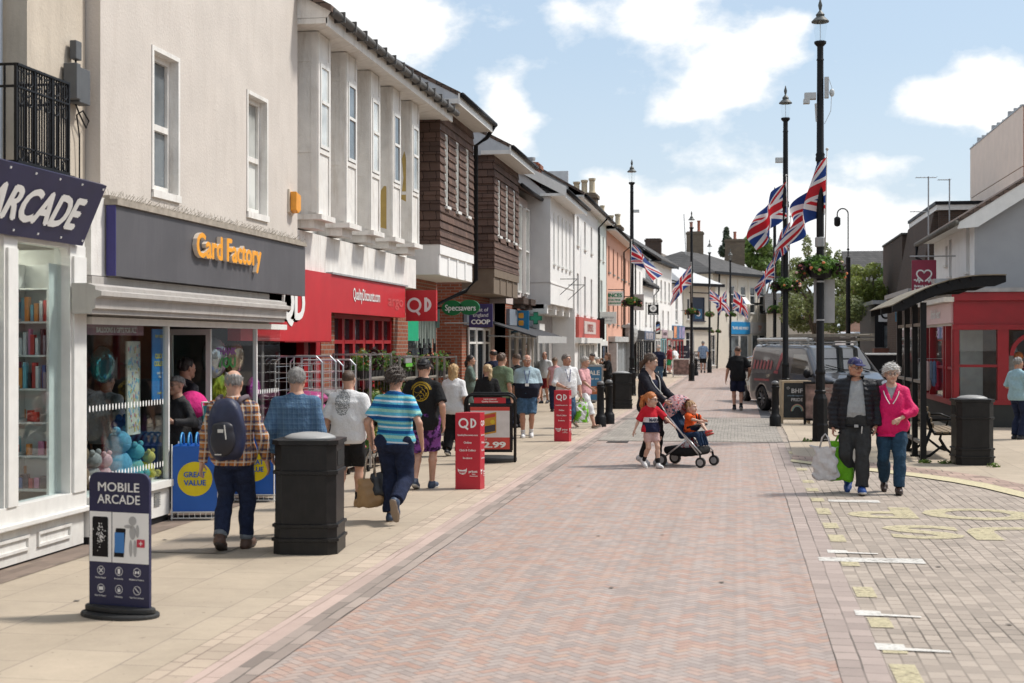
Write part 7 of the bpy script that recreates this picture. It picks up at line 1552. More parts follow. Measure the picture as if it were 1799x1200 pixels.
 for i in(0,1):
  hp,kn=knees[i];an=ank[i];g.chain([hp,(hp+kn)/2,kn],[thr,thr*.86,.056*u],.03);cm=kn*.7+an*.3+np.array([0,-.012*u,0]);g.chain([kn,cm,an],[.052*u,car,.034*u],.02)
  A,fd,up,side=feet[i];g.chain([an,A-fd*.04*u-up*.04*u,A+fd*.1*u-up*.05*u,A+fd*.15*u-up*.055*u],[.036*u,.034*u,.034*u,.024*u],.02)
  e_,w_=EW[i];g.cone(nb+np.array([0,-.012*u,-.012*u]),S_[i],.045*u,ar*1.05,.04);g.chain([S_[i],e_],[ar*1.1,ar*.86],.03);fm=e_*.7+w_*.3;g.chain([e_,fm,w_],[ar*.86,ar*.86,ar*.56],.015)
 g.chain([nb-np.array([0,.0,.04*u]),hp_(0,-.02,-.05)],[.066*u,(.060 if not f_ else.049)*u],.05)
 parts=[g.mesh()]
 for i in(0,1):
  e_,w_=EW[i];d=(w_-e_)/(np.linalg.norm(w_-e_)+1e-9);sg=(-1,1)[i];th=np.array([0,1,0.])if abs(d[1])<.75 else np.array([0,0,1.]);
  th=th-d*(th@d);th/=np.linalg.norm(th);pn=np.cross(d,th)*(1 if np.cross(d,th)[0]*sg<0 else-1)
  if arms[i][2:]:pn=np.array(arms[i][2],float);pn=pn-d*(pn@d);pn/=np.linalg.norm(pn);th=np.cross(pn,d)*sg;
  hs_=u*(.95 if not f_ else.86);q=SDF(w_-.14*u,w_+d*.06+.14*u,max(.005,res*.42)*min(1,u));q.cone(w_-d*.05*u,w_+d*.01,ar*.62,ar*.5,.01);hand(q,w_,d,pn,th,hs_,hands[i],res);parts.append(q.mesh())
 hr=max(.006,res*.55);q=SDF(hc-.17*s,hc+.17*s,hr);M_=HM
 def E(x,y,z,rx,ry,rz_,k=.02,op='u'):q.ell(hp_(x,y,z),(rx*s,ry*s,rz_*s),k*s,op,M_)
 def K(p,r_,ra,rb,k=.015,op='u'):q.cone(hp_(*p),hp_(*r_),ra*s,rb*s,k*s,op)
 jw=.9 if f_ else 1.
 E(0,-.014,.036,.076,.096,.082);E(0,.022,-.022,.060,.072,.082,.03);K((-.036*jw,.02,-.06),(0,.066,-.09),.03,.026*jw,.03);K((.036*jw,.02,-.06),(0,.066,-.09),.03,.026*jw,.03)
 E(0,.078,.03,.05,.02,.014,.02);E(-.036,.062,-.022,.026,.026,.026,.03);E(.036,.062,-.022,.026,.026,.026,.03)
 for sg in(-1,1):E(sg*.031,.104,.010,.02,.02,.012,.012,'d');E(sg*.078,-.006,-.004,.011,.02,.032,.01)
 K((0,.09,.016),(0,.110,-.022),.008,.0125,.012);E(0,.1,-.026,.019,.012,.009,.01)
 E(0,.086,-.048,.024,.014,.006,.008);E(0,.086,-.06,.021,.014,.006,.008);E(0,.105,-.054,.026,.016,.0022,.003,'d')
 K((0,-.03,-.03),tuple((HM.T@(nb-hc))/s+np.array([0,-.01,.02])),.058 if not f_ else.05,.058 if not f_ else.05,.03)
 parts.append(q.mesh());lipc=tuple(skinc[i]*(.78,.55,.55)[i]for i in range(3))
 def mi(C):
  d=(C-hc)@HM/s;return((np.abs(d[:,0])<.024)&(d[:,1]>.078)&(d[:,2]<-.043)&(d[:,2]>-.066)).astype(int)
 body=mesh_obj('body',parts,[skin(skinc),skin(lipc)],o,mi)
 if face:
  for sg in(-1,1):
   e_=MB();p=hp_(sg*.031,.082,.011);e_.ball(p,.0125*s,8,6);e_.cur=1;p2=hp_(sg*.031,.0895,.011);e_.ball(p2,.0062*s,6,5);e_.build('eye',[mat('eye_white',(.6,.58,.55),.3),mat('eye_iris',(.05,.035,.025),.2)],o,smooth=True)
  bw=MB()
  for sg in(-1,1):bw.tube([hp_(sg*.014,.098,.032),hp_(sg*.032,.096,.038),hp_(sg*.05,.08,.033)],[.004*s,.0045*s,.002*s],5)
  bw.build('eyebrow',hairm(tuple(min(c_*.8,.3)for c_ in hair[1])),o,smooth=True)
 st,hcol=hair[0],hair[1];q=SDF(hc-np.array([.2,.2,.45])*s,hc+.19*s,max(.007,res*.6))
 if st!='none':
  e_={'shaved':.003,'bald':.004,'short':.010,'curly':.030,'bob':.014,'long':.014,'pony':.009,'baby':.006,'cap':.008,'grey_crop':.012}.get(st,.01)
  q.ell(hp_(0,-.016,.036),tuple((r_+e_)*s for r_ in(.076,.096,.083)),0,'u',M_)
  if st=='curly':q.ell(hp_(0,-.05,-.02),(.088*s,.075*s,.085*s),.03*s,'u',M_)
  if st in('bob','long'):
   q.ell(hp_(0,-.045,-.03),(.085*s,.062*s,.09*s),.03*s,'u',M_)
  pf=hp_(0,.07,.062);pn=HM@np.array([0,.62,-.78]);bk={'bob':(0,.25,-.97),'long':(0,.55,-.84),'curly':(0,.45,-.9),'low_pony':(0,.75,-.66),'pony':(0,.72,-.69)}.get(st)
  pn=HM@np.array(bk)if bk else pn;pf=hp_(0,.055,.05)if st=='curly' else pf
  q.plane(pf,pn)
  q.ell(hp_(0,.10,-.045),(.062*s,.085*s,.098*s),.008,'d',M_)
  if st=='bald':q.ell(hp_(0,.0,.12),(.072*s,.11*s,.072*s),.015,'d',M_)
  if st in('short','shaved','bald','grey_crop'):
   for sg in(-1,1):q.ell(hp_(sg*.085,.012,-.02),(.03*s,.03*s,.035*s),.005,'d',M_)
  if st=='long':q.cone(hp_(0,-.085,-.03),hp_(.0,-.10,-.25),.07*s,.055*s,.03,flat=1.9);q.cone(hp_(-.05,-.05,-.03),hp_(-.06,-.06,-.2),.035*s,.028*s,.03);q.cone(hp_(.05,-.05,-.03),hp_(.06,-.06,-.2),.035*s,.028*s,.03)
  if st=='pony':q.chain([hp_(0,-.10,.04),hp_(0,-.15,.015),hp_(0.0,-.15,-.11),hp_(.0,-.13,-.24)],[.028*s,.034*s,.036*s,.012*s],.02)
  if st=='low_pony':q.chain([hp_(0,-.10,-.02),hp_(0,-.13,-.06),hp_(0,-.13,-.16)],[.03*s,.034*s,.02*s],.02)
  if st in('curly',):q.wrinkle(.016*s,95,rng,1.)
  elif st!='shaved':q.wrinkle(.006*s,85,rng,.35)
  hv,hq=q.mesh();parts_h=[(hv,hq)]
  if st not in('shaved','none')and len(hv):
   g_=np.random.default_rng(rng);n_=500 if res<.015 else 200;p=hv[g_.integers(0,len(hv),n_)];nn=p-(hc+HM@np.array([0,-.02,.0])*s);nn/=np.linalg.norm(nn,axis=1)[:,None]
   d_=np.array([0,0,-1.])+g_.normal(size=(n_,3))*(.35 if st!='curly' else 1.2);d_-=nn*(d_*nn).sum(1)[:,None];d_/=np.linalg.norm(d_,axis=1)[:,None];L={'long':.07,'pony':.05,'low_pony':.04,'bob':.05,'curly':.035}.get(st,.018)*s*g_.uniform(.5,1.3,(n_,1));sd_=np.cross(d_,nn)*.0016*s
   e_=p+d_*L+nn*(.010 if st=='curly' else.005)*s;ok=((e_-hc)@HM)[:,1]<.07*s;W4=np.stack([p-sd_,p+sd_,e_+sd_*.4,e_-sd_*.4],1)[ok].reshape(-1,3);parts_h.append((W4,np.arange(len(W4)).reshape(-1,4)))
  mesh_obj('hair',parts_h,hairm(hcol),o)
 def surf(ob,x,z,sg=1):
  V=[v.co for v in ob.data.vertices if abs(v.co.x-x)<.02 and abs(v.co.z-z)<.02];return(max if sg>0 else min)([v.y for v in V]or[.15*sg])
 def cutp(q2,en,d_,rad):
  d_=d_/np.linalg.norm(d_);sl,X,Y,Z=q2.sub(en-rad,en+rad,0.);q2.F[sl]=np.maximum(q2.F[sl],np.where((X-en[0])**2+(Y-en[1])**2+(Z-en[2])**2<rad*rad,(X-en[0])*d_[0]+(Y-en[1])*d_[1]+(Z-en[2])*d_[2],-1))
 def garment(name,e,sleeve,hem,m,neck=.848,flare=.0,wr=.007,openv=None,collar=None,quilt=0.,long_e=0.,hood=False,cutf=None,arm_e=None):
  g=SDF(lo,hi,res);pr=[(a_,b_,c_,d_,x_)for(a_,b_,c_,d_,x_)in P];zh=tz(hem);pr2=[]
  for k_,(a_,b_,c_,d_,x_)in enumerate(pr):
   fl=flare*max(0,min(1,(tz(.70)-a_)/max(.01,tz(.70)-zh)));wl=.018*u if W[k_][0]in(.60,.66)and not quilt else 0;pr2.append((a_,b_+fl+wl*.6,c_+fl*.8+wl,d_,x_))
  if hem<.46:a_,b_,c_,d_,x_=pr2[0];pr2=[(zh-.02,b_*1.5+flare,c_*1.3+flare,d_,x_)]+[(q_[0],max(q_[1],.155*u),max(q_[2],.11*u),q_[3],q_[4])if W[min(i_,8)][0]<.5 else q_ for i_,q_ in enumerate(pr2)]
  g.torso(pr2,.03,e);ae=e if arm_e is None else arm_e
  for i in(0,1):
   e_,w_=EW[i];g.cone(nb+np.array([0,-.012*u,-.018*u]),S_[i],.045*u+e,ar*1.05+ae,.05)
   q2=SDF(lo,hi,res)
   if sleeve<=.5:t=sleeve/.5;en=S_[i]*(1-t)+e_*t;q2.cone(S_[i],en,ar*1.08+ae,ar*1.12+ae*1.5,.03);d_=en-S_[i]
   else:t=(sleeve-.5)/.5;en=e_*(1-t)+w_*t;q2.chain([S_[i],e_,en],[ar*1.08+ae,ar*1.0+ae,ar*.8+ae*.9],.03);d_=en-e_
   cutp(q2,en,d_,.12);g.put((slice(None),)*3,q2.F,.03)
  if collar:g.cone(nb+np.array([0,0,-.01]),nb+np.array([0,.012,collar*u]),.07*u+e,.062*u+e,.02)
  if hood:g.ell(nb+np.array([0,-.075*u,.0]),(.12*u,.06*u,.07*u),.03)
  g.wrinkle(wr*u,17/u,rng+3,.6)
  if quilt:
   Z=g.ax[2][None,None,:];g.F-=(quilt*np.abs(np.sin(Z*math.pi/(.062*u)))).astype(np.float32)
  if not collar:g.plane((nx,ny,tz(neck)),(0,.42,.91))
  else:g.plane((nx,ny,tz(.845)+collar*u),(0,.25,.97))
  if hem<.8:g.plane((0,0,zh),(0,0,-1))if not cutf else None
  if openv:
   X,Y,Z=g.ax[0][:,None,None],g.ax[1][None,:,None],g.ax[2][None,None,:];wv=np.interp(Z,[tz(openv[2]),tz(.86)],[openv[0]*u,openv[1]*u]);wv=np.where(Z<tz(openv[2])-(10 if openv[0]>.03 else 0),-.1,wv);g.F=np.maximum(g.F,np.where((Y>ny)&(Z<tz(.86)),(wv-np.abs(X-openv[3]*u)),-1)).astype(np.float32)
  return mesh_obj(name,[g.mesh()],m,o)
 def legwear(name,e,hemf,m,rise=.585,taper=0.,wr=.008,straight=True,sock=None):
  e+=.004;g=SDF(lo,hi,res);g.torso([q_ for q_ in P if q_[0]<tz(rise)+.05],.03,e)
  for i in(0,1):
   hp,kn=knees[i];an=ank[i];r0=thr+e*1.1;rk=(.056*u if straight else.05*u)+e*1.4-taper*.2;rh=(.056*u if straight else.036*u)+e*1.2-taper;q2=SDF(lo,hi,res)
   if hemf<=1:en=hp*(1-hemf)+kn*hemf;q2.chain([hp,(hp+en)/2,en],[r0,r0*.94,max(r0*.88,rk)],.03);dv=kn-hp
   else:t=hemf-1;en=kn*(1-t)+an*t;q2.chain([hp,(hp+kn)/2,kn],[r0,(r0+rk)/2+.004,rk],.03);cm=kn*.62+en*.38+np.array([0,-.008*u,0]);q2.chain([kn,cm,en],[rk,(max(rk,car+e))if hemf>1.5 else rk,rk+(rh-rk)*t],.02);dv=an-kn
   cutp(q2,en,dv,.15);g.put((slice(None),)*3,q2.F,.03)
  g.wrinkle(wr*u,20/u,rng+9,.9);g.plane((0,0,tz(rise)),(0,0,1));return mesh_obj(name,[g.mesh()],m,o)
 def shoe(i,m,sole,e=.008,high=.0,nm='shoe'):
  A,fd,up,side=feet[i];q_=SDF(A-.24*u,A+.26*u,max(.007,res*.6));p0,p1,p2=A-fd*.045*u-up*.045*u,A+fd*.095*u-up*.052*u,A+fd*.168*u-up*.056*u
  q_.chain([A+up*(.01+high)*u,A-fd*.01*u-up*.03*u,p1,p2],[(.036+e)*u,(.038+e)*u,(.036+e)*u,(.026+e)*u],.02);q_.cone(p0,A-fd*.0-up*.04*u,(.036+e)*u,(.036+e)*u,.02);q_.cone(p1-side*.014*u,p1+side*.014*u,.03*u,.03*u,.02)
  q_.plane(A+up*(.022+high)*u,up);b_=A-up*.074*u;q_.plane(b_,-up);sh=mesh_obj(nm,[q_.mesh()],m,o)
  q_=SDF(A-.24*u,A+.26*u,max(.007,res*.6));q_.chain([p0,p1,p2+fd*.006],[(.04+e)*u,(.043+e)*u,(.032+e)*u],.02);q_.plane(A-up*.066*u,up);q_.plane(A-up*.09*u,-up);mesh_obj('sole',[q_.mesh()],sole,sh)
 api=dict(surf=surf,o=o,u=u,hp=hp_,tz=tz,EW=EW,S=S_,nb=nb,ank=ank,knees=knees,P=P,feet=feet,s=s,prof=P,HM=HM,hc=hc,res=res,tyx=tyx)
 for a in(top or[]):garment(**a)
 for a in(bottom or[]):legwear(**a)
 if socks:
  q=SDF(lo,hi,res)
  for i in(0,1):kn,an=knees[i][1],ank[i];q.cone(an,an*(1-socks[0])+kn*socks[0],.042*u,.05*u,.01)
  mesh_obj('socks',[q.mesh()],socks[1],o)
 if shoes:
  for i in(0,1):shoe(i,*shoes)
 if 'glasses' in acc:
  m=MB()
  for sg in(-1,1):
   m.tube([hp_(sg*.033+.02*math.cos(t),.103-.006*abs(math.cos(t)),.008+.015*math.sin(t))for t in[k_*math.pi/6 for k_ in range(13)]],.0026*s,5);m.tube([hp_(sg*.053,.097,.012),hp_(sg*.076,.01,.012)],.002*s,4)
  m.tube([hp_(-.013,.107,.011),hp_(.013,.107,.011)],.002*s,4);m.build('glasses',M_BLACKP,o)
 if 'cap' in acc:
  cm=pal or M_BLACKP;q=SDF(hc-.2*s,hc+.22*s,max(.007,res*.6));q.ell(hp_(0,-.012,.045),(.09*s,.106*s,.084*s),0,'u',HM);q.plane(hp_(0,0,.042),HM@np.array([0,.12,-1.]));back='back' in acc
  sg=-1 if back else 1;q.ell(hp_(0,sg*.115,.048),(.068*s,.075*s,.010*s),.01,'u',HM);mesh_obj('cap',[q.mesh()],cm,o)
 if 'lanyard' in acc:
  m=MB();gm=[c_ for c_ in o.children if c_.name.startswith('shirt')][0];zb_=tz(.66);yb=surf(gm,nx,zb_-.03)
  for sg in(-1,1):m.tube([nb+np.array([sg*.065*u,-.02,.02])]+[np.array([nx+sg*xo,surf(gm,nx+sg*xo,tz(f))+.004,tz(f)])for xo,f in((.055,.80),(.04,.76),(.025,.71),(.006,.66))],.006*u,4)
  ln=m.build('lanyard',fabric('lanyard_blue',(.03,.04,.16)),o);m=MB();m.cbox((nx,yb+.01,zb_-.035),(.075,.008,.055));m.build('badge',M_WLET,ln)
 return o,api
 # the people in the street
def PL(px,fy,hy):
 p=G(px,fy);return(p.x,p.y,0),EYE*(1-(hy-HY)/(fy-HY))
def PY(px,hy,Y):p=atY(px,hy,Y);return(p.x,Y,0),p.z
LINE=lambda t,v,per,w_:t.m('LESS_THAN',t.m('FRACT',t.m('MULTIPLY',t.m('ADD',v,10.),1/per)),w_)
def plaid(base,bars):
 def f(t,x,y,z):
  c=c4(base);u=t.m('ADD',x,t.m('MULTIPLY',y,.6))
  for per,off,w_,col,a in bars:
   for v in(u,z):c=t.mix(t.m('MULTIPLY',LINE(t,t.m('ADD',v,off),per,w_),a),c,c4(col))
  return c
 return f
F_PLB=fabric('brown_plaid_shirt',0,plaid((.36,.22,.12),((.085,0,.30,(.42,.15,.035),.85),(.085,.04,.22,(.03,.035,.09),.75),(.085,.065,.16,(.6,.56,.5),.7))))
F_PLBL=fabric('blue_check_shirt',0,plaid((.085,.16,.25),((.05,0,.45,(.05,.10,.19),.5),(.05,.03,.12,(.18,.27,.36),.35))))
F_WHITE=fabric('white_cotton',(.70,.70,.70),nz=.03);F_BLACK=fabric('black_cotton',(.012,.012,.013));F_NAVY=fabric('navy_cotton',(.012,.016,.04));F_DENIM=fabric('indigo_denim',(.014,.021,.05),nz=.25);F_DENIM2=fabric('blue_denim',(.06,.12,.2),nz=.25);F_GREY=fabric('grey_cotton',(.33,.34,.345));F_CHAR=fabric('charcoal_cotton',(.05,.05,.052))
F_TEAL=fabric('dark_teal_denim',(.022,.055,.095),nz=.2);F_PINK=fabric('pale_pink_cotton',(.62,.33,.34));F_GREEN=fabric('sage_cotton',(.15,.21,.13));F_GRN2=fabric('grey_green_cotton',(.11,.15,.13));F_RED=fabric('brick_red_cotton',(.28,.03,.035));F_SKYB=fabric('pale_blue_cotton',(.30,.46,.52));F_CREAM=fabric('cream_cotton',(.52,.44,.33));F_FUCH=fabric('fuchsia_shell',(.62,.008,.11),rough=.6)
def _prt(t,x,y,z):
 e=t.m('ADD',t.m('POWER',t.m('DIVIDE',t.m('SUBTRACT',x,-.03),.10),2),t.m('POWER',t.m('DIVIDE',t.m('SUBTRACT',z,1.22),.16),2))
 n=t.noise(t.vec(t.m('MULTIPLY',x,1.),z,0),38,4,.7);n2=t.m('ABSOLUTE',t.m('SUBTRACT',n,.5));k=t.m('MULTIPLY',t.m('LESS_THAN',t.m('ADD',e,t.m('MULTIPLY',t.noise(t.co,18,2),.8)),1.25),t.m('MULTIPLY',t.m('LESS_THAN',n2,.06),t.m('LESS_THAN',y,0)))
 return t.mix(t.m('MULTIPLY',k,.8),(.7,.7,.7,1),(.09,.1,.1,1))
F_PRINT=fabric('white_tee_with_grey_print',0,_prt)
def _ring(t,x,y,z):
 a=t.m('SUBTRACT',x,.0);b_=t.m('SUBTRACT',z,1.26);r=t.m('SQRT',t.m('ADD',t.m('MULTIPLY',a,a),t.m('MULTIPLY',b_,b_)));ring=t.m('COMPARE',r,.105,.006);blot=t.m('MULTIPLY',t.m('LESS_THAN',r,.095),t.m('COMPARE',t.noise(t.vec(x,z,0),15,1),.5,.025))
 arc=t.m('MULTIPLY',t.m('COMPARE',r,.135,.012),t.m('MULTIPLY',t.m('GREATER_THAN',b_,.04),LINE(t,x,.016,.6)))
 return t.mix(t.m('MULTIPLY',t.m('MAXIMUM',t.m('MAXIMUM',ring,blot),arc),t.m('LESS_THAN',y,0)),(.012,.012,.013,1),(.42,.27,.02,1))
F_RING=fabric('black_tee_with_yellow_globe',0,_ring)
def _strp(t,x,y,z):
 zz=t.m('FRACT',t.m('MULTIPLY',t.m('ADD',z,t.m('MULTIPLY',x,.05)),1/.272))
 W_,T_,L_,D_,M_=(.62,.68,.72),(.05,.32,.50),(.30,.56,.48),(.01,.09,.27),(.1,.42,.58)
 return t.ramp(zz,[(0,D_),(.13,W_),(.19,M_),(.31,L_),(.43,T_),(.5,D_),(.62,M_),(.7,W_),(.77,T_),(.87,L_),(.95,T_)],'CONSTANT')
F_STRIPE=fabric('blue_striped_tee',0,_strp)
F_PURP=fabric('purple_shorts_print',0,lambda t,x,y,z:t.mix(t.ramp(t.noise(t.co,14,3),[(.45,0.),(.55,1.)]),(.03,.01,.05,1),(.22,.07,.3,1)))
F_POLO=fabric('blue_and_navy_polo',0,lambda t,x,y,z:t.ramp(z,[(0,(.012,.015,.028)),(1.12,(.36,.47,.52))],'CONSTANT'))
for nd in F_POLO.node_tree.nodes:
 if nd.type=='VALTORGB' and len(nd.color_ramp.elements)==2 and nd.color_ramp.interpolation=='CONSTANT':nd.color_ramp.elements[1].position=1.0
def _polo(t,x,y,z):return t.mix(t.m('GREATER_THAN',z,1.10),(.012,.015,.028,1),(.36,.47,.52,1))
F_POLO=fabric('two_tone_polo',0,_polo)
def _marv(t,x,y,z):c=t.mix(t.m('GREATER_THAN',z,.70),(.012,.015,.045,1),(.62,.62,.64,1));c=t.mix(t.m('GREATER_THAN',z,.775),c,(.5,.015,.03,1));return t.mix(t.m('GREATER_THAN',t.m('ABSOLUTE',x),.125),c,(.5,.015,.03,1))
F_MARV=fabric('red_white_navy_tee',0,_marv)
F_CHK2=fabric('light_blue_check',0,plaid((.28,.36,.48),((.11,0,.4,(.1,.17,.3),.6),)))
F_KHAKI=fabric('charcoal_trousers',(.035,.036,.037));F_PUFF=fabric('black_puffer',(.010,.011,.015),rough=.45);F_ORNG=fabric('orange_tee',(.68,.10,.02));F_BLUSH=fabric('blush_shorts',(.56,.38,.35))
S_WHT=mat('white_trainer',(.62,.62,.62),.6);S_BLK=mat('black_trainer',(.02,.02,.025),.55);S_NVY=mat('navy_trainer',(.03,.05,.09),.55);S_BRN=mat('brown_boot',(.085,.045,.03),.6,nz=.2);S_BLU=mat('blue_trainer',(.02,.07,.27),.6,nz=.2);S_SOLE=mat('white_sole',(.55,.54,.51),.7);S_DSOLE=mat('dark_sole',(.05,.04,.035),.8);S_TAN=mat('tan_sole',(.26,.2,.15),.8);S_DBR=mat('dark_brown_shoe',(.035,.018,.013),.35)
HG,HW,HB,HBL,HR,HDK=(.22,.21,.20),(.52,.50,.47),(.075,.045,.028),(.48,.32,.15),(.50,.17,.045),(.025,.018,.016)
tee=lambda m,**k:[dict(dict(name='shirt',e=.014,sleeve=.42,hem=.49,m=m,flare=.03,arm_e=.018),**k)]
shirtL=lambda m,**k:[dict(dict(name='shirt',e=.016,sleeve=.98,hem=.46,m=m,flare=.03,arm_e=.014),**k)]
jeans=lambda m,**k:[dict(dict(name='trousers',e=.010,hemf=1.97,m=m),**k)]
shorts=lambda m,h=.96,**k:[dict(dict(name='shorts',e=.018,hemf=h,m=m),**k)]
def cuff(api,m,n='turn_up'):
 for kn,an in((api['knees'][i][1],api['ank'][i])for i in(0,1)):
  d=kn-an;b=MB();r=.066*api['u'];b.tube([an+d*.03,an+d*.035,an+d*.14,an+d*.145],[r*.9,r,r,r*.9],14);b.build(n,m,api['o'],smooth=True)
def wpos(api,i):
 """world position of wrist i and the hand direction"""
 e,w_=api['EW'][i];M_=MW[api['o'].name];a,c=M_@Vector(e),M_@Vector(w_);return c,(c-a).normalized()
def carrier(name,label,cat,top,w_,h,m,ang=0.,handle=.14,dpt=.10,hm=None,taper=.86):
 """soft bag hanging from a hand: sagging body and two loop handles"""
 o=thing(name,label,cat,tuple(top),ang);g=SDF((-w_,-.2,-h-handle-.05),(w_,.2,.05),.012);z0=-handle
 sl,X,Y,Z=g.sub((-w_,-.2,-h-handle-.04),(w_,.2,.0));t_=np.clip((z0-Z)/h,0,1);ww=w_/2*(taper+(1-taper)*np.sin(t_*2.2));dd=dpt*(.25+.75*np.sin(np.clip(t_*1.9,0,2.4)))
 q=((np.abs(X)/ww)**3+(np.abs(Y)/dd)**3)**(1/3);g.put(sl,np.maximum((q-1)*np.minimum(ww,dd),np.maximum(Z-z0,z0-h-Z)),0);g.wrinkle(.008,30,len(label),1.);mesh_obj('bag_body',[g.mesh()],m,o)
 b=MB()
 for s_ in(-1,1):b.tube([(-w_*.22,s_*.02,z0-.01),(-w_*.12,s_*.015,z0*.3),(0,0,.0),(w_*.12,s_*.015,z0*.3),(w_*.22,s_*.02,z0-.01)],.009,6)
 b.build('handle',hm or m,o,smooth=True);return o
l,H=PL(410,968,650);o,A=person('man in brown check shirt with navy rucksack and turned up jeans, walking away',l,R(4),H,b=1.08,stride=.3,skinc=SK1,hair=('bald',HG),top=shirtL(F_PLB,hem=.475),bottom=jeans(F_DENIM,hemf=1.9),shoes=(S_BRN,S_DSOLE,.014,.03),arms=(((-.30,.02,.80*H/1.66),(-.5,-1,0)),((.30,.06,.82*H/1.66),(.5,-1,0))))
cuff(A,fabric('pale_denim_turnup',(.16,.18,.2)))
rk=thing('rucksack','navy rucksack with grey straps on the back of the man in brown check','rucksack',l,R(4));u=A['u'];g=SDF((-.3,-.55,.7),(.3,.1,1.5),.012);zc=A['tz'](.68)
sl,X,Y,Z=g.sub((-.25,-.5,zc-.3),(.25,.0,zc+.3));t_=(Z-zc)/.27;ww=.165-.03*np.clip(t_,0,1)**2+.0*Z;g.put(sl,(((np.abs(X)/ww)**3+(np.abs((Y+.225)/.115))**3+np.abs(t_)**4)**(1/3.3)-1)*.11,0);g.wrinkle(.006,22,5);mesh_obj('main_body',[g.mesh()],mat('navy_nylon',(.012,.017,.05),.5,nz=.25,ns=9,bp=.3),rk)
g=SDF((-.2,-.45,.7),(.2,-.2,1.5),.012);g.ell((0,-.33,zc-.09),(.115,.055,.15),.01);g.ell((0,-.335,zc+.02),(.10,.04,.06),.02);mesh_obj('front_pocket',[g.mesh()],mat('black_nylon',(.012,.012,.02),.5,nz=.2),rk)
b=MB()
for s_ in(-1,1):b.tube([(s_*.09,-.17,zc+.22),(s_*.105,-.13,zc+.27),(s_*.12,.02,zc+.285),(s_*.13,.13,zc+.18),(s_*.15,.10,zc-.05),(s_*.17,-.1,zc-.2)],.026,6)
b.build('strap',mat('mauve_grey_strap',(.10,.075,.09),.8),rk,smooth=True);b=MB();b.box(-.03,.02,-.392,-.385,zc-.02,zc+.01);b.box(-.06,.0,-.385,-.378,zc-.22,zc-.21);b.tube([(.03,-.39,zc+.05),(.045,-.39,zc-.08)],.006,4);b.build('patch',S_SOLE,rk)
l,H=PL(522,950,645);l=(atY(521,700,13.4).x,13.4,0);o,A=person('man in blue check shirt walking behind the nearest black bin',l,R(2),H,b=1.12,stride=-.45,skinc=SK1,hair=('grey_crop',HG),top=shirtL(F_PLBL,hem=.44),bottom=jeans(F_NAVY),shoes=(S_BLK,S_DSOLE))
l,H=PL(612,893,650);o,A=person('man in white tee with a grey back print and black shorts',l,R(-3),H,b=1.1,stride=.28,skinc=SK1,hair=('shaved',HB),top=tee(F_PRINT,hem=.47,e=.022),bottom=shorts(F_BLACK,.93),socks=(.22,F_BLACK),shoes=(S_BLK,S_SOLE,.012,.03),arms=(((-.30,.02,.80*H/1.68),(-.7,-1,0)),((.30,.02,.80*H/1.68),(.7,-1,0))))
l,H=PL(694,918,647);o,A=person('curly haired woman in blue striped tee and navy trousers, sole of one shoe showing',l,R(-3),H,'f',b=1.16,skinc=SK1,hair=('curly',(.06,.045,.035)),top=tee(F_STRIPE,hem=.51,sleeve=.38,flare=.01),bottom=jeans(F_DENIM,hemf=1.93,e=.016),shoes=(S_NVY,S_TAN,.010,.0),legs=((-.06,.05,0,0,0,0),(.10,-.30,0,R(-6),R(66),.055)),arms=(((-.27,.02,.84*H/1.64),(-.7,-1,0)),((.29,.02,.84*H/1.64),(.7,-1,0))),hands=(1.1,.5))
w_,d=wpos(A,0);carrier('handbag','tan open handbag hanging from the left hand of the woman in stripes','handbag',w_+d*.09+Vector((-.03,0,0)),.30,.30,mat('tan_leather',(.34,.2,.085),.5,nz=.12,bp=.2),R(20),.30,.07,mat('cream_strap',(.45,.38,.3),.6),.75)
carrier('handbag','small black handbag beside the tan one','handbag',w_+d*.09+Vector((.05,.03,0)),.2,.24,mat('black_leather',(.012,.012,.013),.35,nz=.2,bp=.4,bs=40),R(15),.24,.06,None,.8)
l,H=PL(744,860,630);o,A=person('tall man in black tee with yellow back print, cap worn backwards and purple shorts',l,R(-4),H,b=1.02,stride=.22,skinc=SK1,hair=('cap',HDK),top=tee(F_RING,hem=.455,e=.024),bottom=shorts(F_PURP,.97,e=.03),shoes=(S_NVY,S_SOLE),acc=('cap','back'),arms=(((-.30,.05,.86),(-.6,-1,0)),((.27,.0,.86),(.6,-1,0))))
l,H=PL(797,802,640);o,A=person('fair haired woman in loose white tee and black trousers, walking away',l,R(-8),H,'f',b=1.1,stride=.22,skinc=SK1,hair=('long',HBL),top=tee(F_WHITE,hem=.46,e=.03,sleeve=.48),bottom=jeans(F_BLACK,e=.025),shoes=(S_BLK,S_SOLE),res=.014)
l,H=PY(826,624,33);person('dark haired woman in grey green dress facing right by the brick pier',l,R(-80),H,'f',b=1.0,skinc=SK1,hair=('low_pony',HDK),top=tee(F_GRN2,hem=.30,flare=.06,sleeve=.6),bottom=[],shoes=(S_BLK,S_DSOLE),res=.016,arms=(((-.2,.22,1.0),(-.5,-1,0)),((.2,.3,1.02),(.5,-1,0))))
l,H=PY(856,640,25.5);o,A=person('blonde woman in black top with ponytail, behind the framed price sign',l,R(15),H,'f',b=1.05,skinc=SK3,hair=('pony',(.56,.42,.24)),top=tee(F_BLACK,sleeve=.7),bottom=jeans(F_BLACK),shoes=(S_BLK,S_DSOLE),res=.014,head=(R(20),0))
l,H=PY(881,620,27.2);o,A=person('man in sage green tee, second from the polo shirt man',l,R(-25),H,b=1.08,stride=.25,skinc=SK1,hair=('short',(.1,.06,.04)),top=tee(F_GREEN,e=.018),bottom=jeans(F_DENIM),shoes=(S_BLK,S_SOLE),res=.014)
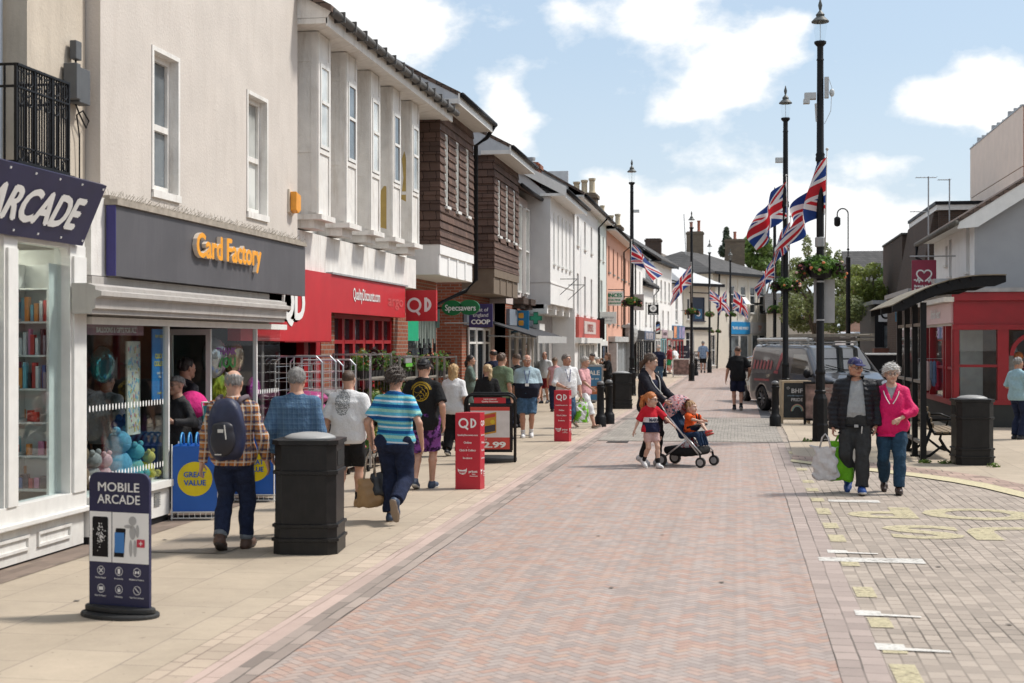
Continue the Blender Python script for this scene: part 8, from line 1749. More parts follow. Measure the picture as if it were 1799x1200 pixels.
l,H=PY(867,614,33.5);person('bald man in navy top half hidden behind the man in sage green',l,R(35),H,skinc=SK2,hair=('bald',HDK),top=shirtL(F_NAVY),bottom=jeans(F_DENIM),shoes=(S_BLK,S_DSOLE),res=.018)
l,H=PY(908,622,31.5);person('brown haired woman in black behind the polo shirt man',l,R(60),H,'f',b=1.05,skinc=SK1,hair=('bob',HB),top=shirtL(F_BLACK),bottom=jeans(F_BLACK),shoes=(S_BLK,S_DSOLE),res=.018)
l,H=PL(926,769,623);o,A=person('stout bald man in two tone polo, lanyard and denim shorts coming toward us',l,R(188),H,b=1.16,belly=.075,stride=.12,skinc=SK2,hair=('bald',HW),top=tee(F_POLO,e=.02,sleeve=.5,hem=.475,collar=.03),bottom=shorts(F_DENIM2,1.0,e=.025),socks=(.14,S_WHT),shoes=(S_WHT,S_SOLE),acc=('lanyard',),head=(R(12),R(12)),res=.013)
l,H=PL(957,709,618);person('man in white short sleeved shirt and brick red shorts in the doorway',l,R(165),H,stride=.1,skinc=SK2,hair=('bald',HDK),top=tee(F_WHITE,sleeve=.45,collar=.02),bottom=shorts(F_RED,.96),shoes=(S_BLK,S_DSOLE),res=.018,belly=.02)
l,H=PY(975,628,39);person('woman in pink sleeveless top with brown bob, seen from behind',l,R(10),H,'f',skinc=SK1,hair=('bob',(.14,.085,.05)),top=tee(F_PINK,sleeve=.05),bottom=jeans(F_DENIM),shoes=(S_BLK,S_DSOLE),res=.018)
l,H=PY(995,622,29.3);o,A=person('grey haired man in white short sleeved shirt with lanyard, looking right',l,R(205),H,b=1.12,belly=.03,stride=.3,skinc=SK2,hair=('grey_crop',(.2,.17,.15)),top=tee(F_WHITE,e=.022,sleeve=.62,hem=.46,collar=.03),bottom=jeans(F_DENIM2),shoes=(S_BLK,S_DSOLE),acc=('lanyard',),head=(R(-2)+R(28),0),arms=(((-.30,.05,.84),(-.5,-1,0)),((.12,.26,.99),(.9,-.6,0))),hands=(1.1,.7),res=.013)
w_,d=wpos(A,0);F_CBG=fabric('green_print_carrier',0,lambda t,x,y,z:t.mix(t.ramp(t.noise(t.co,9,2),[(.48,0.),(.53,1.)]),(.62,.62,.6,1),(.16,.42,.03,1)))
a=Vector(atY(1018,690,w_.y-.05));carrier('carrier_bag','white and green carrier bag held by the man in the white shirt','carrier bag',w_+d*.07,.30,.42,F_CBG,R(30),.1)
l,H=PL(1026,752,623);o,A=person('slim woman with cropped grey hair, pink tee and white cropped trousers, striding right',l,R(245),H,'f',b=.98,stride=.62,skinc=SK1,hair=('short',(.36,.33,.30)),top=tee(F_PINK,e=.016,sleeve=.5,hem=.48),bottom=[dict(name='trousers',e=.016,hemf=1.42,m=F_WHITE)],shoes=(S_TAN,S_SOLE,.004,-.05),res=.013,head=(R(25),R(10)),arms=(((-.22,-.1,.88),(-.4,-1,0)),((.24,.34,.90),(.4,-1,0))))
l,H=PY(1041,621,45);person('dark haired woman in striped cream top behind the woman in pink',l,R(120),H,'f',skinc=SK1,hair=('bob',HDK),top=tee(F_CREAM),bottom=jeans(F_DENIM),shoes=(S_BLK,S_DSOLE),res=.02)
l,H=PY(1049,627,47);person('white haired woman in cream top beside the dark haired one',l,R(-40),H,'f',skinc=SK3,hair=('bob',HW),top=tee(F_CREAM),bottom=jeans(F_DENIM2),shoes=(S_BLK,S_DSOLE),res=.02)
l,H=PY(1068,620,47.5);person('long haired woman in black raising a hand to her mouth, behind the far bin',l,R(105),H,'f',b=1.08,skinc=SK1,hair=('long',(.13,.06,.03)),top=tee(F_BLACK,sleeve=.55),bottom=jeans(F_BLACK),shoes=(S_BLK,S_DSOLE),res=.017,arms=(((-.16,.3,1.02),(-.5,-1,0)),((.05,.22,1.36),(1,-.2,-.6))))
l,H=PL(1141,817,621);MO,A=person('mother in black hooded top and leggings pushing the pushchair',l,R(-128),H,'f',b=1.04,skinc=SK3,hair=('low_pony',(.075,.045,.028)),top=[dict(name='undershirt',e=.012,sleeve=.3,hem=.5,m=F_NAVY,neck=.79),dict(name='hooded_top',e=.024,sleeve=.98,hem=.47,m=fabric('black_hoodie',(.013,.013,.02)),hood=True,openv=(.02,.085,.58,0),flare=.01,arm_e=.022)],bottom=jeans(F_BLACK,e=.004,straight=False,hemf=1.95),shoes=(S_WHT,S_SOLE),legs=((-.08,.10,0,0,-R(4),0),(.08,-.10,0,0,R(18),0)),arms=(((-.27,.30,1.0),(-.6,-1,0)),((.04,.36,1.0),(.9,-.6,0))),hands=(1.4,1.4),head=(R(24),R(18)))
HT=[c for c in MO.children if c.name.startswith('hooded')][0];b=MB()
for s_ in(-1,1):q=A['prof'][6];b.tube([A['nb']+np.array([s_*.075,.01,0])]+[np.array([s_*xo,A['surf'](HT,s_*xo,A['tz'](f))+.004,A['tz'](f)])for xo,f in((.085,.79),(.09,.75),(.08,.70),(.08,.64))],.008,5)
b.build('drawstring',S_SOLE,MO)
l,H=PL(1143,822,692);GI,A=person('little girl with red ponytail, glasses and a red, white and navy tee holding the pushchair',l,R(-146),H,'f',b=.98,hs=1.42,skinc=SK3,hair=('pony',HR),top=tee(F_MARV,e=.012,sleeve=.5,hem=.49,flare=.035),bottom=shorts(F_BLUSH,.72,e=.004),socks=(.3,F_BLACK),shoes=(S_WHT,S_SOLE,.010,.02),legs=((-.055,.14,0,0,-R(5),0),(.055,-.12,0,0,R(25),0)),arms=(((-.26,.22,.66),(-.8,-.6,-.2)),((.24,-.08,.56),(.6,-1,0))),acc=('glasses',),head=(R(32),R(6)),res=.009)
b=MB(frame((0,0,0),(-1,0)));b.fr=None;v,f_=text_geo('MARV',.05);lo_,hi_=v.min(0),v.max(0);q=A['prof'][5]
GT=[c for c in GI.children if c.name.startswith('shirt')][0]
def tp(p):x=-((p[0]-lo_[0])/(hi_[0]-lo_[0])-.5)*.16;z=.712+p[1]/hi_[1]*.05;return(x,A['surf'](GT,x,z)+.006,z)
b.add([tp(p)for p in v],f_);b.build('lettering',F_NAVY,GI)
pc=thing('pushchair','folding pushchair with flowered hood and black basket, pushed by the mother','pushchair',(G(1207,818).x,G(1207,818).y,0),R(-112))
M_PT=mat('alloy_tube',(.55,.55,.55),.3,metal=.8);M_PF=fabric('blue_seat_fabric',(.012,.03,.07));M_FLW=fabric('flowered_hood',0,lambda t,x,y,z:t.mix(t.ramp(t.noise(t.co,22,2),[(.46,0.),(.5,1.)]),t.mix(t.ramp(t.noise(t.co,30,1),[(.5,0.),(.52,1.)]),(.02,.10,.14,1),(.5,.12,.12,1)),(.55,.35,.36,1)))
for s_ in(-1,1):
 b=MB();b.tube([(s_*.24,-.38,1.0),(s_*.24,-.22,.78),(s_*.24,.30,.2)],.014,8);b.tube([(s_*.24,.10,.42),(s_*.24,-.30,.12)],.013,8);b.tube([(s_*.24,.05,.5),(s_*.24,.34,.22)],.012,8);b.build('side_frame',M_PT,pc,smooth=True)
 for y,r,nm in((-.32,.095,'rear_wheel'),(.34,.08,'front_wheel')):
  b=MB();x=s_*.26;b.tube([(x-.02,y,r),(x+.02,y,r)],r,18);wh=b.build(nm,mat('wheel_rubber',(.015,.015,.016),.7),pc,smooth='auto');b=MB();b.tube([(x-.024,y,r),(x+.024,y,r)],r*.62,12);b.build('rim',M_STEEL,wh)
  b=MB();b.tube([(x,y,r),(x-s_*.02,y-.02,r+.14)],.018,6);b.build('fork',M_BLACKP,wh)
b=MB();b.tube([(-.24,-.38,1.0),(-.2,-.42,1.03),(.2,-.42,1.03),(.24,-.38,1.0)],.018,8);b.build('handle',M_BLACKP,pc,smooth=True)
g=SDF((-.3,-.4,.3),(.3,.4,1.1),.012);g.cone((-.13,-.24,.82),(-.13,-.02,.48),.05,.05,.03);
for x in(-.13,-.04,.04,.13):g.cone((x,-.26,.86),(x,-.03,.48),.04,.045,.04);g.cone((x,-.03,.47),(x,.22,.5),.045,.04,.04);g.cone((x,.22,.5),(x,.28,.34),.035,.025,.03)
mesh_obj('seat',[g.mesh()],M_PF,pc)
g=SDF((-.34,-.5,.6),(.34,.35,1.2),.012);g.ell((0,-.14,.80),(.25,.26,.30),0);g.ell((0,-.10,.78),(.235,.25,.28),0,'d');g.plane((0,-.1,.80),(0,.55,-.83));g.plane((0,0.02,0),(0,1,0));mesh_obj('hood',[g.mesh()],M_FLW,pc)
g=SDF((-.3,-.4,.1),(.3,.4,.5),.012);
for y in np.linspace(-.24,.24,6):g.cone((-.17,y,.26-.04*math.cos(y*5)),(.17,y,.26-.04*math.cos(y*5)),.07,.07,.05)
g.plane((0,0,.30),(0,0,1));mesh_obj('basket',[g.mesh()],F_BLACK,pc)
b=MB();b.tube([(-.24,.1,.6),(-.2,.24,.64),(.2,.24,.64),(.24,.1,.6)],.018,8);b.build('bumper_bar',M_BLACKP,pc,smooth=True)
o=carrier('carrier_bag','printed plastic bag of shopping lying in the pushchair basket','carrier bag',MW[pc.name]@Vector((0,.05,.47)),.3,.18,fabric('printed_plastic',0,lambda t,x,y,z:t.mix(t.ramp(t.noise(t.co,16,2),[(.5,0.),(.54,1.)]),(.5,.5,.52,1),(.4,.05,.06,1))),R(-112),.04,.12)
o=carrier('shoulder_bag','red bag hung on the pushchair handle by the mother','bag',MW[pc.name]@Vector((-.1,-.45,1.04)),.26,.26,mat('red_bag_cloth',(.5,.02,.05),.6),R(-112),.08,.07)
sp=MW[pc.name]@Vector((0,.06,0));TO,A=person('fair haired toddler in orange tee sitting in the pushchair',(sp.x,sp.y,sp.z),R(-112),.84,b=1.15,hs=1.85,skinc=SK3,hair=('baby',(.38,.22,.1)),seat=.56,legs=((-.07,.26,.46,0,-R(20),0),(.07,.30,.50,0,-R(25),0)),top=tee(F_ORNG,e=.012,sleeve=.45,hem=.47),bottom=shorts(F_NAVY,.7),socks=None,shoes=(mat('red_sandal',(.5,.06,.05),.6),S_TAN,.006,0),arms=(((-.12,.2,.70),(-.8,-.6,0)),((.12,.22,.70),(.8,-.6,0))),head=(R(-10),0),res=.008)
b=MB();b.tube([(-.06,.115,.80),(-.03,.13,.68),(0,.13,.62),(.03,.13,.68),(.06,.115,.80)],.012,6);b.build('harness',M_BLACKP,TO)
l,H=PY(1157,606,62);person('bald white haired man in navy top and jeans far down the left pavement',l,R(5),H,b=1.08,skinc=SK3,hair=('bald',HW),top=tee(F_NAVY),bottom=jeans(F_DENIM2),shoes=(S_BLK,S_DSOLE),res=.022)
l,H=PY(1177,606,88);person('far off person in red and green by the teal shop door',l,R(70),H,skinc=SK2,hair=('cap',HDK),top=tee(F_RED),bottom=shorts(fabric('bright_green_cotton',(.02,.25,.1)),.9),shoes=(S_BLK,S_DSOLE),res=.026,acc=('cap',),arms=(((-.2,.35,1.1),(-.5,-1,0)),((.25,.3,1.0),(.5,-1,0))))
l,H=PY(1187,608,86);person('far off man in white tee and grey jeans, beside the person in red',l,R(60),H,lean=R(10),skinc=SK2,hair=('short',HDK),top=tee(F_WHITE),bottom=jeans(F_DENIM2),shoes=(S_BLK,S_DSOLE),res=.026)
l,H=PY(1235,599,92);person('far off man in pale blue check shirt and dark shorts by the pub',l,R(0),H,stride=.2,skinc=SK2,hair=('grey_crop',HG),top=tee(F_CHK2,hem=.45),bottom=shorts(F_BLACK,.9),shoes=(S_BLK,S_DSOLE),res=.026)
l,H=PL(1296,721,608);person('man in black tee and navy shorts in the middle of the road',l,R(2),H,b=1.08,stride=-.2,skinc=SK2,hair=('shaved',(.1,.06,.04)),top=tee(F_BLACK,e=.022,hem=.46),bottom=shorts(F_NAVY,.95,e=.028),socks=(.1,F_BLACK),shoes=(S_BLK,S_SOLE),res=.015,arms=(((-.33,.06,.85),(-.6,-1,0)),((.31,.1,.95),(.8,-1,0))))
l,H=PL(1503,866,627);CMAN,A=person('older man in cap and black padded jacket carrying two bags',l,R(172),H,b=1.08,belly=.03,skinc=SK2,hair=('cap',HG),stride=-.4,top=[dict(name='shirt',e=.014,sleeve=.4,hem=.50,m=F_GREY),dict(name='padded_jacket',e=.034,sleeve=1.0,hem=.44,m=F_PUFF,collar=.06,openv=(.14,.07,.45,-.02),quilt=.010,flare=.015,arm_e=.032)],bottom=jeans(F_KHAKI,e=.02),shoes=(S_BLU,S_SOLE,.010,0),acc=('cap','glasses'),pal=fabric('faded_navy_cap',(.045,.045,.12)),head=(R(34),R(8)),arms=(((-.25,.0,.86),(-.5,-1,0)),((.27,.06,.83),(.5,-1,0))),hands=(.5,1.2),legs=((-.09,.22,0,R(8),-R(8),0),(.10,-.12,0,R(0),R(28),0)))
b=MB();q=A['prof'][2];b.tube([(q[1]*1.05*math.cos(t),q[3]+(q[2]+.012)*math.sin(t),A['tz'](.502))for t in[k*math.pi/8 for k in range(17)]],.017,6);b.build('belt',M_BLACKP,CMAN);b=MB();b.cbox((-.02,q[3]+q[2]+.03,A['tz'](.502)),(.05,.012,.035));b.build('buckle',M_STEEL,CMAN);b=MB();b.tube([(-.09,q[3]+q[2]+.03,A['tz'](.50)),(-.085,q[3]+q[2]+.04,A['tz'](.46)),(-.09,q[3]+q[2]+.03,A['tz'](.43))],.008,5);b.build('keyring',S_SOLE,CMAN)
w_,d=wpos(A,1);F_TOTE=fabric('white_tote_cotton',(.55,.53,.52),nz=.05);F_LIME=fabric('lime_carrier',(.13,.38,.01),rough=.55)
carrier('tote_bag','white cotton tote in the hand of the man in the padded jacket','tote bag',w_+d*.08+Vector((-.10,-.08,.0)),.31,.42,F_TOTE,R(-15),.16,.07);carrier('carrier_bag','lime green carrier bag behind the white tote','carrier bag',w_+d*.08+Vector((.10,.02,.0)),.30,.50,F_LIME,R(10),.10,.10)
l,H=PL(1566,866,641);CW,A=person('white haired woman in fuchsia jacket, jeans and glasses',l,R(174),H,'f',b=1.12,skinc=SK3,hair=('curly',(.62,.60,.57)),stride=.4,top=[dict(name='shirt',e=.012,sleeve=.4,hem=.5,m=F_GREY),dict(name='jacket',e=.026,sleeve=.86,hem=.445,m=F_FUCH,openv=(-.02,.085,.70,0),collar=.02,flare=.02,arm_e=.022)],bottom=jeans(F_TEAL,e=.014),shoes=(S_DBR,S_DSOLE,.008,.0),acc=('glasses',),head=(R(12),R(2)),legs=((-.09,.18,0,R(4),-R(6),0),(.09,-.2,0,0,R(35),0)),arms=(((-.10,.22,.95),(-.9,-.5,0),(.2,-1,0)),((.24,.0,.86),(.5,-1,0))),hands=(1.0,.6))
JK=[c for c in CW.children if c.name.startswith('jacket')][0];b=MB();q6,q5=A['prof'][6],A['prof'][5]
for s_ in(-1,1):b.tube([np.array([s_*xo,A['surf'](JK,s_*xo,A['tz'](f))+.004,A['tz'](f)])for xo,f in((.095,.80),(.085,.775),(.055,.735),(.02,.70))],.006,5)
b.build('piping',M_WLET,CW)
l,H=PL(1788,773,628);person('man in pale blue polo and dark jeans at the red shop window',l,R(-55),H,b=1.05,skinc=SK2,hair=('grey_crop',HG),top=tee(F_SKYB,collar=.03,hem=.48,sleeve=.46),bottom=jeans(F_DENIM),shoes=(S_BLK,S_DSOLE),res=.013,arms=(((-.22,.25,1.0),(-.5,-1,0)),((.25,.22,.92),(.6,-1,0))))
l,H=PY(1505,593,56);person('man in navy walking beyond the van roof, near the white van',l,R(10),1.75,skinc=SK2,hair=('short',HDK),top=shirtL(F_NAVY),bottom=jeans(F_DENIM),shoes=(S_BLK,S_DSOLE),res=.024)
l,H=PY(1561,592,53.6);person('man in grey tee standing behind the reddish timber planter',l,R(170),1.78,b=1.1,skinc=SK2,hair=('short',HG),top=tee(F_GREY),bottom=jeans(F_DENIM),shoes=(S_BLK,S_DSOLE),res=.024)
l,H=PY(326,629,16.3);person('man in dark padded jacket inside the card shop doorway, back turned',l,R(-35),H,skinc=SK2,hair=('short',HDK),top=shirtL(fabric('dark_jacket',(.02,.021,.028),rough=.5),e=.03,quilt=.006),bottom=jeans(F_DENIM),shoes=(S_BLK,S_DSOLE),res=.016)
l,H=PY(312,661,15.7);person('grey haired woman with glasses coming out of the card shop',l,R(150),H,'f',skinc=SK1,hair=('bob',HG),top=shirtL(F_CHAR),bottom=jeans(F_DENIM),shoes=(S_BLK,S_DSOLE),acc=('glasses',),res=.015,arms=(((-.18,.2,1.0),(-.5,-1,0)),((.18,.25,1.0),(.5,-1,0))))
l,H=PY(186,650,14.9);person('man in grey tee seen through the card shop window, back turned',l,R(-10),H,skinc=SK2,hair=('short',HDK),top=tee(F_GREY),bottom=jeans(F_CHAR),shoes=(S_BLK,S_DSOLE),res=.016)  # figure put behind the glass in place of a reflected passer-by
# vehicles
def vehicle(name,label,cat,loc,rz,L,W,prof,paint,belt,ws,sides,wheels,wr,lights=None,grille=None):
 """prof: roof line (y, z) from tail to nose; ws: windscreen y range; sides: side glass (y0, y1, z0, z1) boxes"""
 o=thing(name,label,cat,loc,rz);P=np.array(prof);h=.035;g=SDF((-W/2-.05,-L/2-.05,.15),(W/2+.05,L/2+.05,P[:,1].max()+.05),h)
 X,Y,Z=g.ax[0][:,None,None],g.ax[1][None,:,None],g.ax[2][None,None,:]
 wz=np.interp(Z,[.25,.5,belt,P[:,1].max()],[W/2-.05,W/2,W/2,W/2-.17]);wn=wz-np.interp(Y,[-L/2,-L/2+.25,L/2-.75,L/2],[.08,0,0,.22])
 def smax(a,b,k):q=np.maximum(k-np.abs(a-b),0)/k;return np.maximum(a,b)+q*q*k*.25
 d=smax(np.abs(X)-wn,Z-np.interp(Y,P[:,0],P[:,1]),.16);d=smax(d,.27-Z,.1);d=smax(d,Y-(L/2-.14*np.abs(X/(W/2))**2.5),.14);d=smax(d,-L/2-Y,.12)
 for y in wheels:
  for s_ in(-1,1):d=np.maximum(d,-np.maximum(np.sqrt((Y-y)**2+(Z-wr)**2)-wr-.05,s_*-X+W/2-.28))
 g.F=(d+0*X).astype(np.float32);V,Q=g.mesh();C=V[Q].mean(1)
 zt=np.interp(C[:,1],P[:,0],P[:,1]);front=(C[:,1]>ws[0])&(C[:,1]<ws[1])&(np.abs(C[:,2]-zt)<.09)&(np.abs(C[:,0])<W/2-.24+.1*(C[:,1]-ws[0]))
 side=np.zeros(len(C),bool)
 for y0,y1,z0,z1 in sides:side|=(np.abs(C[:,0])>W/2-.28)&(C[:,1]>y0)&(C[:,1]<y1-np.maximum(0,C[:,2]-z0)*.75*(y1>.4))&(C[:,2]>z0)&(C[:,2]<z1)&~front
 gl=mat('vehicle_glass',(.03,.035,.038),.03,spec=1.,nz=.2,coat=1.)
 b_=mesh_obj('body',[(V,Q[~front&~side])],paint,o);mesh_obj('windscreen',[(V,Q[front])],gl,o)
 for sg in(-1,1):k=side&(C[:,0]*sg>0);mesh_obj('side_window',[(V,Q[k])],gl,o)if k.any()else None
 for y in wheels:
  for sg in(-1,1):
   m=MB();x=sg*(W/2-.12);pr=[(x-.11,wr*.62),(x-.11,wr*.93),(x-.08,wr),(x+.08,wr),(x+.11,wr*.93),(x+.11,wr*.62)];n=24;vs=[(q[0],y+q[1]*math.cos(2*math.pi*k/n),wr+q[1]*math.sin(2*math.pi*k/n))for q in pr for k in range(n)]
   m.add(vs,[(i*n+k,i*n+(k+1)%n,((i+1)%6)*n+(k+1)%n,((i+1)%6)*n+k)for i in range(6)for k in range(n)]);wh=m.build('wheel',mat('wheel_rubber',0),o,smooth='auto');m=MB();xo=x+sg*.085
   m.tube([(xo-sg*.05,y,wr),(xo-sg*.04,y,wr)],wr*.62,18);m.cur=1
   for k in range(8):a=k*math.pi/4;m.tube([(xo,y+.05*math.cos(a),wr+.05*math.sin(a)),(xo+sg*.005,y+wr*.6*math.cos(a),wr+wr*.6*math.sin(a))],.022,4)
   m.build('rim',[M_BLACKP,mat('alloy_grey',(.3,.3,.31),.35,metal=.8)],wh)
 for sg in(-1,1):
  m=MB();m.ball((sg*(W/2+.12),ws[1]-.22,belt+.05),(.11,.07,.12),10,7);m.tube([(sg*(W/2-.05),ws[1]-.2,belt-.02),(sg*(W/2+.1),ws[1]-.22,belt)],.03,6);m.build('door_mirror',M_BLACKP,o,smooth=True)
  if lights:m=MB();m.ball((sg*(W/2-.25),L/2-.16,lights),(.2,.13,.11),12,8);m.build('headlight',mat('headlight_glass',(.5,.52,.54),.08,metal=.3),o,smooth=True)
 if grille:m=MB();m.box(-W*.3,W*.3,L/2-.06,L/2+.015,grille-.14,grille+.08);m.build('grille',M_BLACKP,o);m=MB();m.box(-.26,.26,L/2+.005,L/2+.025,grille-.3,grille-.19);m.build('number_plate',M_WLET,o)
 return o
M_VAN=mat('dark_grey_metallic',(.10,.10,.11),.3,metal=.45,nz=.05,coat=1.);M_CARB=mat('black_car_paint',(.02,.022,.026),.25,coat=.7,nz=.05);M_VWHT=mat('white_van_paint',(.7,.7,.7),.35,coat=.4,nz=.03)
ra=R(204);fx,fy=-math.sin(ra),math.cos(ra);c=G(1345,721);vx,vy=c.x+.9*math.cos(ra)*-1*-1*.0+fx*1.5+.86*abs(math.cos(ra)),c.y+fy*1.5+.38
van=vehicle('delivery_van','dark grey van with red decals and ladders on its roof, facing us','van',(vx,vy,0),ra,5.1,1.95,[(-2.6,1.82),(-2.3,1.87),(.75,1.85),(.98,1.78),(1.72,1.13),(2.35,.96),(2.55,.78)],M_VAN,1.05,(.90,1.74),[(.30,1.42,1.08,1.62)],(-1.55,1.55),.345,.83,.74)
m=MB()
for y in(-1.9,-.6,.6):m.box(-.85,.85,y-.025,y+.025,1.90,1.94);m.box(-.83,-.77,y-.02,y+.02,1.84,1.9);m.box(.77,.83,y-.02,y+.02,1.84,1.9)
m.build('roof_bar',mat('white_roof_bar',(.5,.5,.48),.5),van);m=MB();m.tube([(.75,-2.2,2.0),(.75,.9,2.0)],.05,10);m.tube([(.62,-2.2,2.0),(.62,.9,2.0)],.03,8);m.build('roof_tube',mat('white_roof_bar',0),van)
lad=thing('ladder','aluminium and timber ladder stack lying on the roof bars of the dark grey van','ladder',(vx,vy,0),ra)
for k,(x0,x1,z)in enumerate(((-.75,-.3,2.0),(-.75,-.3,2.12),(-.2,.25,2.03))):
 m=MB()
 for x in(x0,x1):m.box(x-.018,x+.018,-2.5,1.7,z-.04,z+.04)
 for q in range(14):m.tube([(x0-.022,-2.35+q*.3,z),(x1+.022,-2.35+q*.3,z)],.016,6)
 m.build('ladder_section',mat('weathered_ladder',(.33,.29,.23),.6,nz=.2)if k<2 else mat('dark_ladder',(.12,.1,.085),.7,nz=.2),lad)
m=MB();X=.981
def dq(pts):m.add([(-(p[0]*0+.982-max(0,p[1]-1.05)*.21)if False else(.985-max(0,p[1]-1.05)*.19),p[0],p[1])for p in pts],[tuple(range(len(pts)))])
dq([(-.62,1.18),(-.50,1.14),(-.32,1.50),(-.36,1.66),(-.46,1.62)]);dq([(-.75,1.08),(-.48,1.05),(-.45,1.12),(-.7,1.15)])
for k in range(6):y=-2.15+k*.22;dq([(y,1.18),(y+.12,1.16),(y+.15,1.42-.04*(k%2)),(y+.03,1.44)])
dq([(-2.0,.84),(-1.0,.84),(-1.0,.9),(-2.0,.9)]);m.build('decal',mat('faded_red_decal',(.34,.07,.08),.4,nz=.2,ns=8),van)
m=MB();m.add([(-.1,2.0,1.062),(.15,1.98,1.068),(.22,2.1,1.038),(-.02,2.14,1.028)],[(0,1,2,3)]);m.build('bonnet_decal',mat('faded_red_decal',0),van)
m=MB()
for x in(-.35,.35):m.tube([(x-.3,1.70,1.19),(x+.22,1.55,1.33)],.012,4)
m.build('wiper',M_BLACKP,van)
p=atY(1316,640,45.5);vehicle('parked_car','black car tucked behind the dark grey van','car',(p.x+1.05,46.4,0),R(196),4.3,1.8,[(-2.2,1.05),(-1.9,1.42),(-.6,1.55),(.2,1.5),(1.05,1.0),(1.9,.86),(2.15,.7)],M_CARB,.95,(.28,1.06),[(-1.7,.9,.98,1.36)],(-1.3,1.35),.33,.72,.6)
p=atY(1516,590,68);vehicle('delivery_van','white high roofed van far off behind the man in navy','van',(p.x+.2,68,0),R(190),5.6,2.0,[(-2.8,2.35),(-2.5,2.45),(.6,2.42),(.95,2.3),(1.9,1.3),(2.6,1.05),(2.8,.8)],M_VWHT,1.2,(.98,1.9),[(.3,1.5,1.25,1.95)],(-1.7,1.75),.35,.9,.8)
# goods outside the shops
def plant(x,y,z,k,m,seed,n=90):
 V,F=leaves([((x,y,z+.12*k),(.09*k,.09*k,.10*k)),((x+.03,y+.02,z+.2*k),(.07*k,.07*k,.08*k))],n,.035*k**.5,seed);return V,F
PLM=[LB,LG,LY,leaf_mat('purple_leaf',0)]
def trolley(label,x,y0,y1,seed,h=1.75,group='plant trolleys outside the red store',fill=3):
 o=thing('plant_trolley',label,'plant trolley',(x,(y0+y1)/2,0),group=group);r_=random.Random(seed);w_=.28;b=WB()
 for yy in(y0,y1):
  for xx in(x-w_,x+w_):b.box(xx-.016,xx+.016,yy-.016,yy+.016,.08,h)
 for z in(h-.03,.2):b.box(x-w_,x+w_,y0-.01,y0+.01,z,z+.025);b.box(x-w_,x+w_,y1-.01,y1+.01,z,z+.025);b.box(x-w_-.01,x-w_+.01,y0,y1,z,z+.02);b.box(x+w_-.01,x+w_+.01,y0,y1,z,z+.02)
 for yy in(y0,y1):
  for k in range(5):b.box(x-w_+.1*k+.05,x-w_+.1*k+.056,yy-.004,yy+.004,.2,h)
 b.build('frame',M_CHROME,o);zs=[.22+(h-.5)*k/(fill-1)*.92 for k in range(fill)]
 for z in zs:b=WB();b.box(x-w_+.01,x+w_-.01,y0+.01,y1-.01,z-.02,z);b.box(x+w_-.02,x+w_,y0+.02,y1-.02,z,z+.03);b.build('shelf',mat('trolley_shelf',(.22,.2,.17),.7),o)
 for wx in(x-w_+.05,x+w_-.05):
  for wy in(y0+.08,y1-.08):b=WB();b.tube([(wx-.015,wy,.05),(wx+.015,wy,.05)],.05,10);b.build('caster',M_BLACKP,o)
 i=0
 for z in zs:
  yy=y0+.12
  while yy<y1-.08:
   for xx in(x+.14,x-.12):
    k=r_.uniform(.9,1.5);pt=MB();pt.lathe([(.05,0),(.07,.12),(.072,.12),(.05,.115)],(0,0,0),10);nm=r_.choice(('green','green','mid','yellow green','purple'))
    root=thing('potted_plant','small potted plant on the %s'%label.split(',')[0],'potted plant',(xx,yy,z),group='potted plants on the trolleys');pt.build('pot',mat('black_pot',(.03,.028,.026),.7),root)
    V,F=plant(0,0,.06,k,None,seed*50+i,70);m=MB();m.add([tuple(v)for v in V],F);m.build('foliage',PLM[{'green':0,'mid':1,'yellow green':2,'purple':3}[nm]],root)
    if r_.random()<.35:
     m=MB()
     for q in range(6):m.ball((r_.uniform(-.09,.09),r_.uniform(-.09,.09),r_.uniform(.15,.3)*k),.018,5,4)
     m.build('flower',mat(r_.choice(('orange_blossom','pink_blossom','pale_blossom')),0),root)
    root['label']=LBL();i+=1
   yy+=.2
 return o
_pl=[0]
def LBL():return 'small potted plant on one of the wire trolleys outside the red store'
trolley('nearest plant trolley, tall with leafy herbs, left of the woman in stripes',-5.62,20.35,21.6,1);trolley('second plant trolley, with mixed flowers, behind the woman in stripes',-5.55,21.9,23.1,2,1.7,fill=4);trolley('third plant trolley, behind the man in the backwards cap',-5.55,23.6,24.7,3,1.68);trolley('farthest plant trolley, by the brick corner',-5.6,25.6,26.7,4,1.66)
b=WB();p=atY(808/1.0*.985,466,22.6);b.box(-5.3,-5.27,22.3,22.75,1.58,1.7);o=tag(b.build('price_card',M_STEEL),'grey price card with green strip on the second plant trolley','price card');b=WB();b.box(-5.268,-5.262,22.3,22.75,1.52,1.575);b.build('green_strip',mat('bright_green_strip',(.1,.4,.03),.5),o)
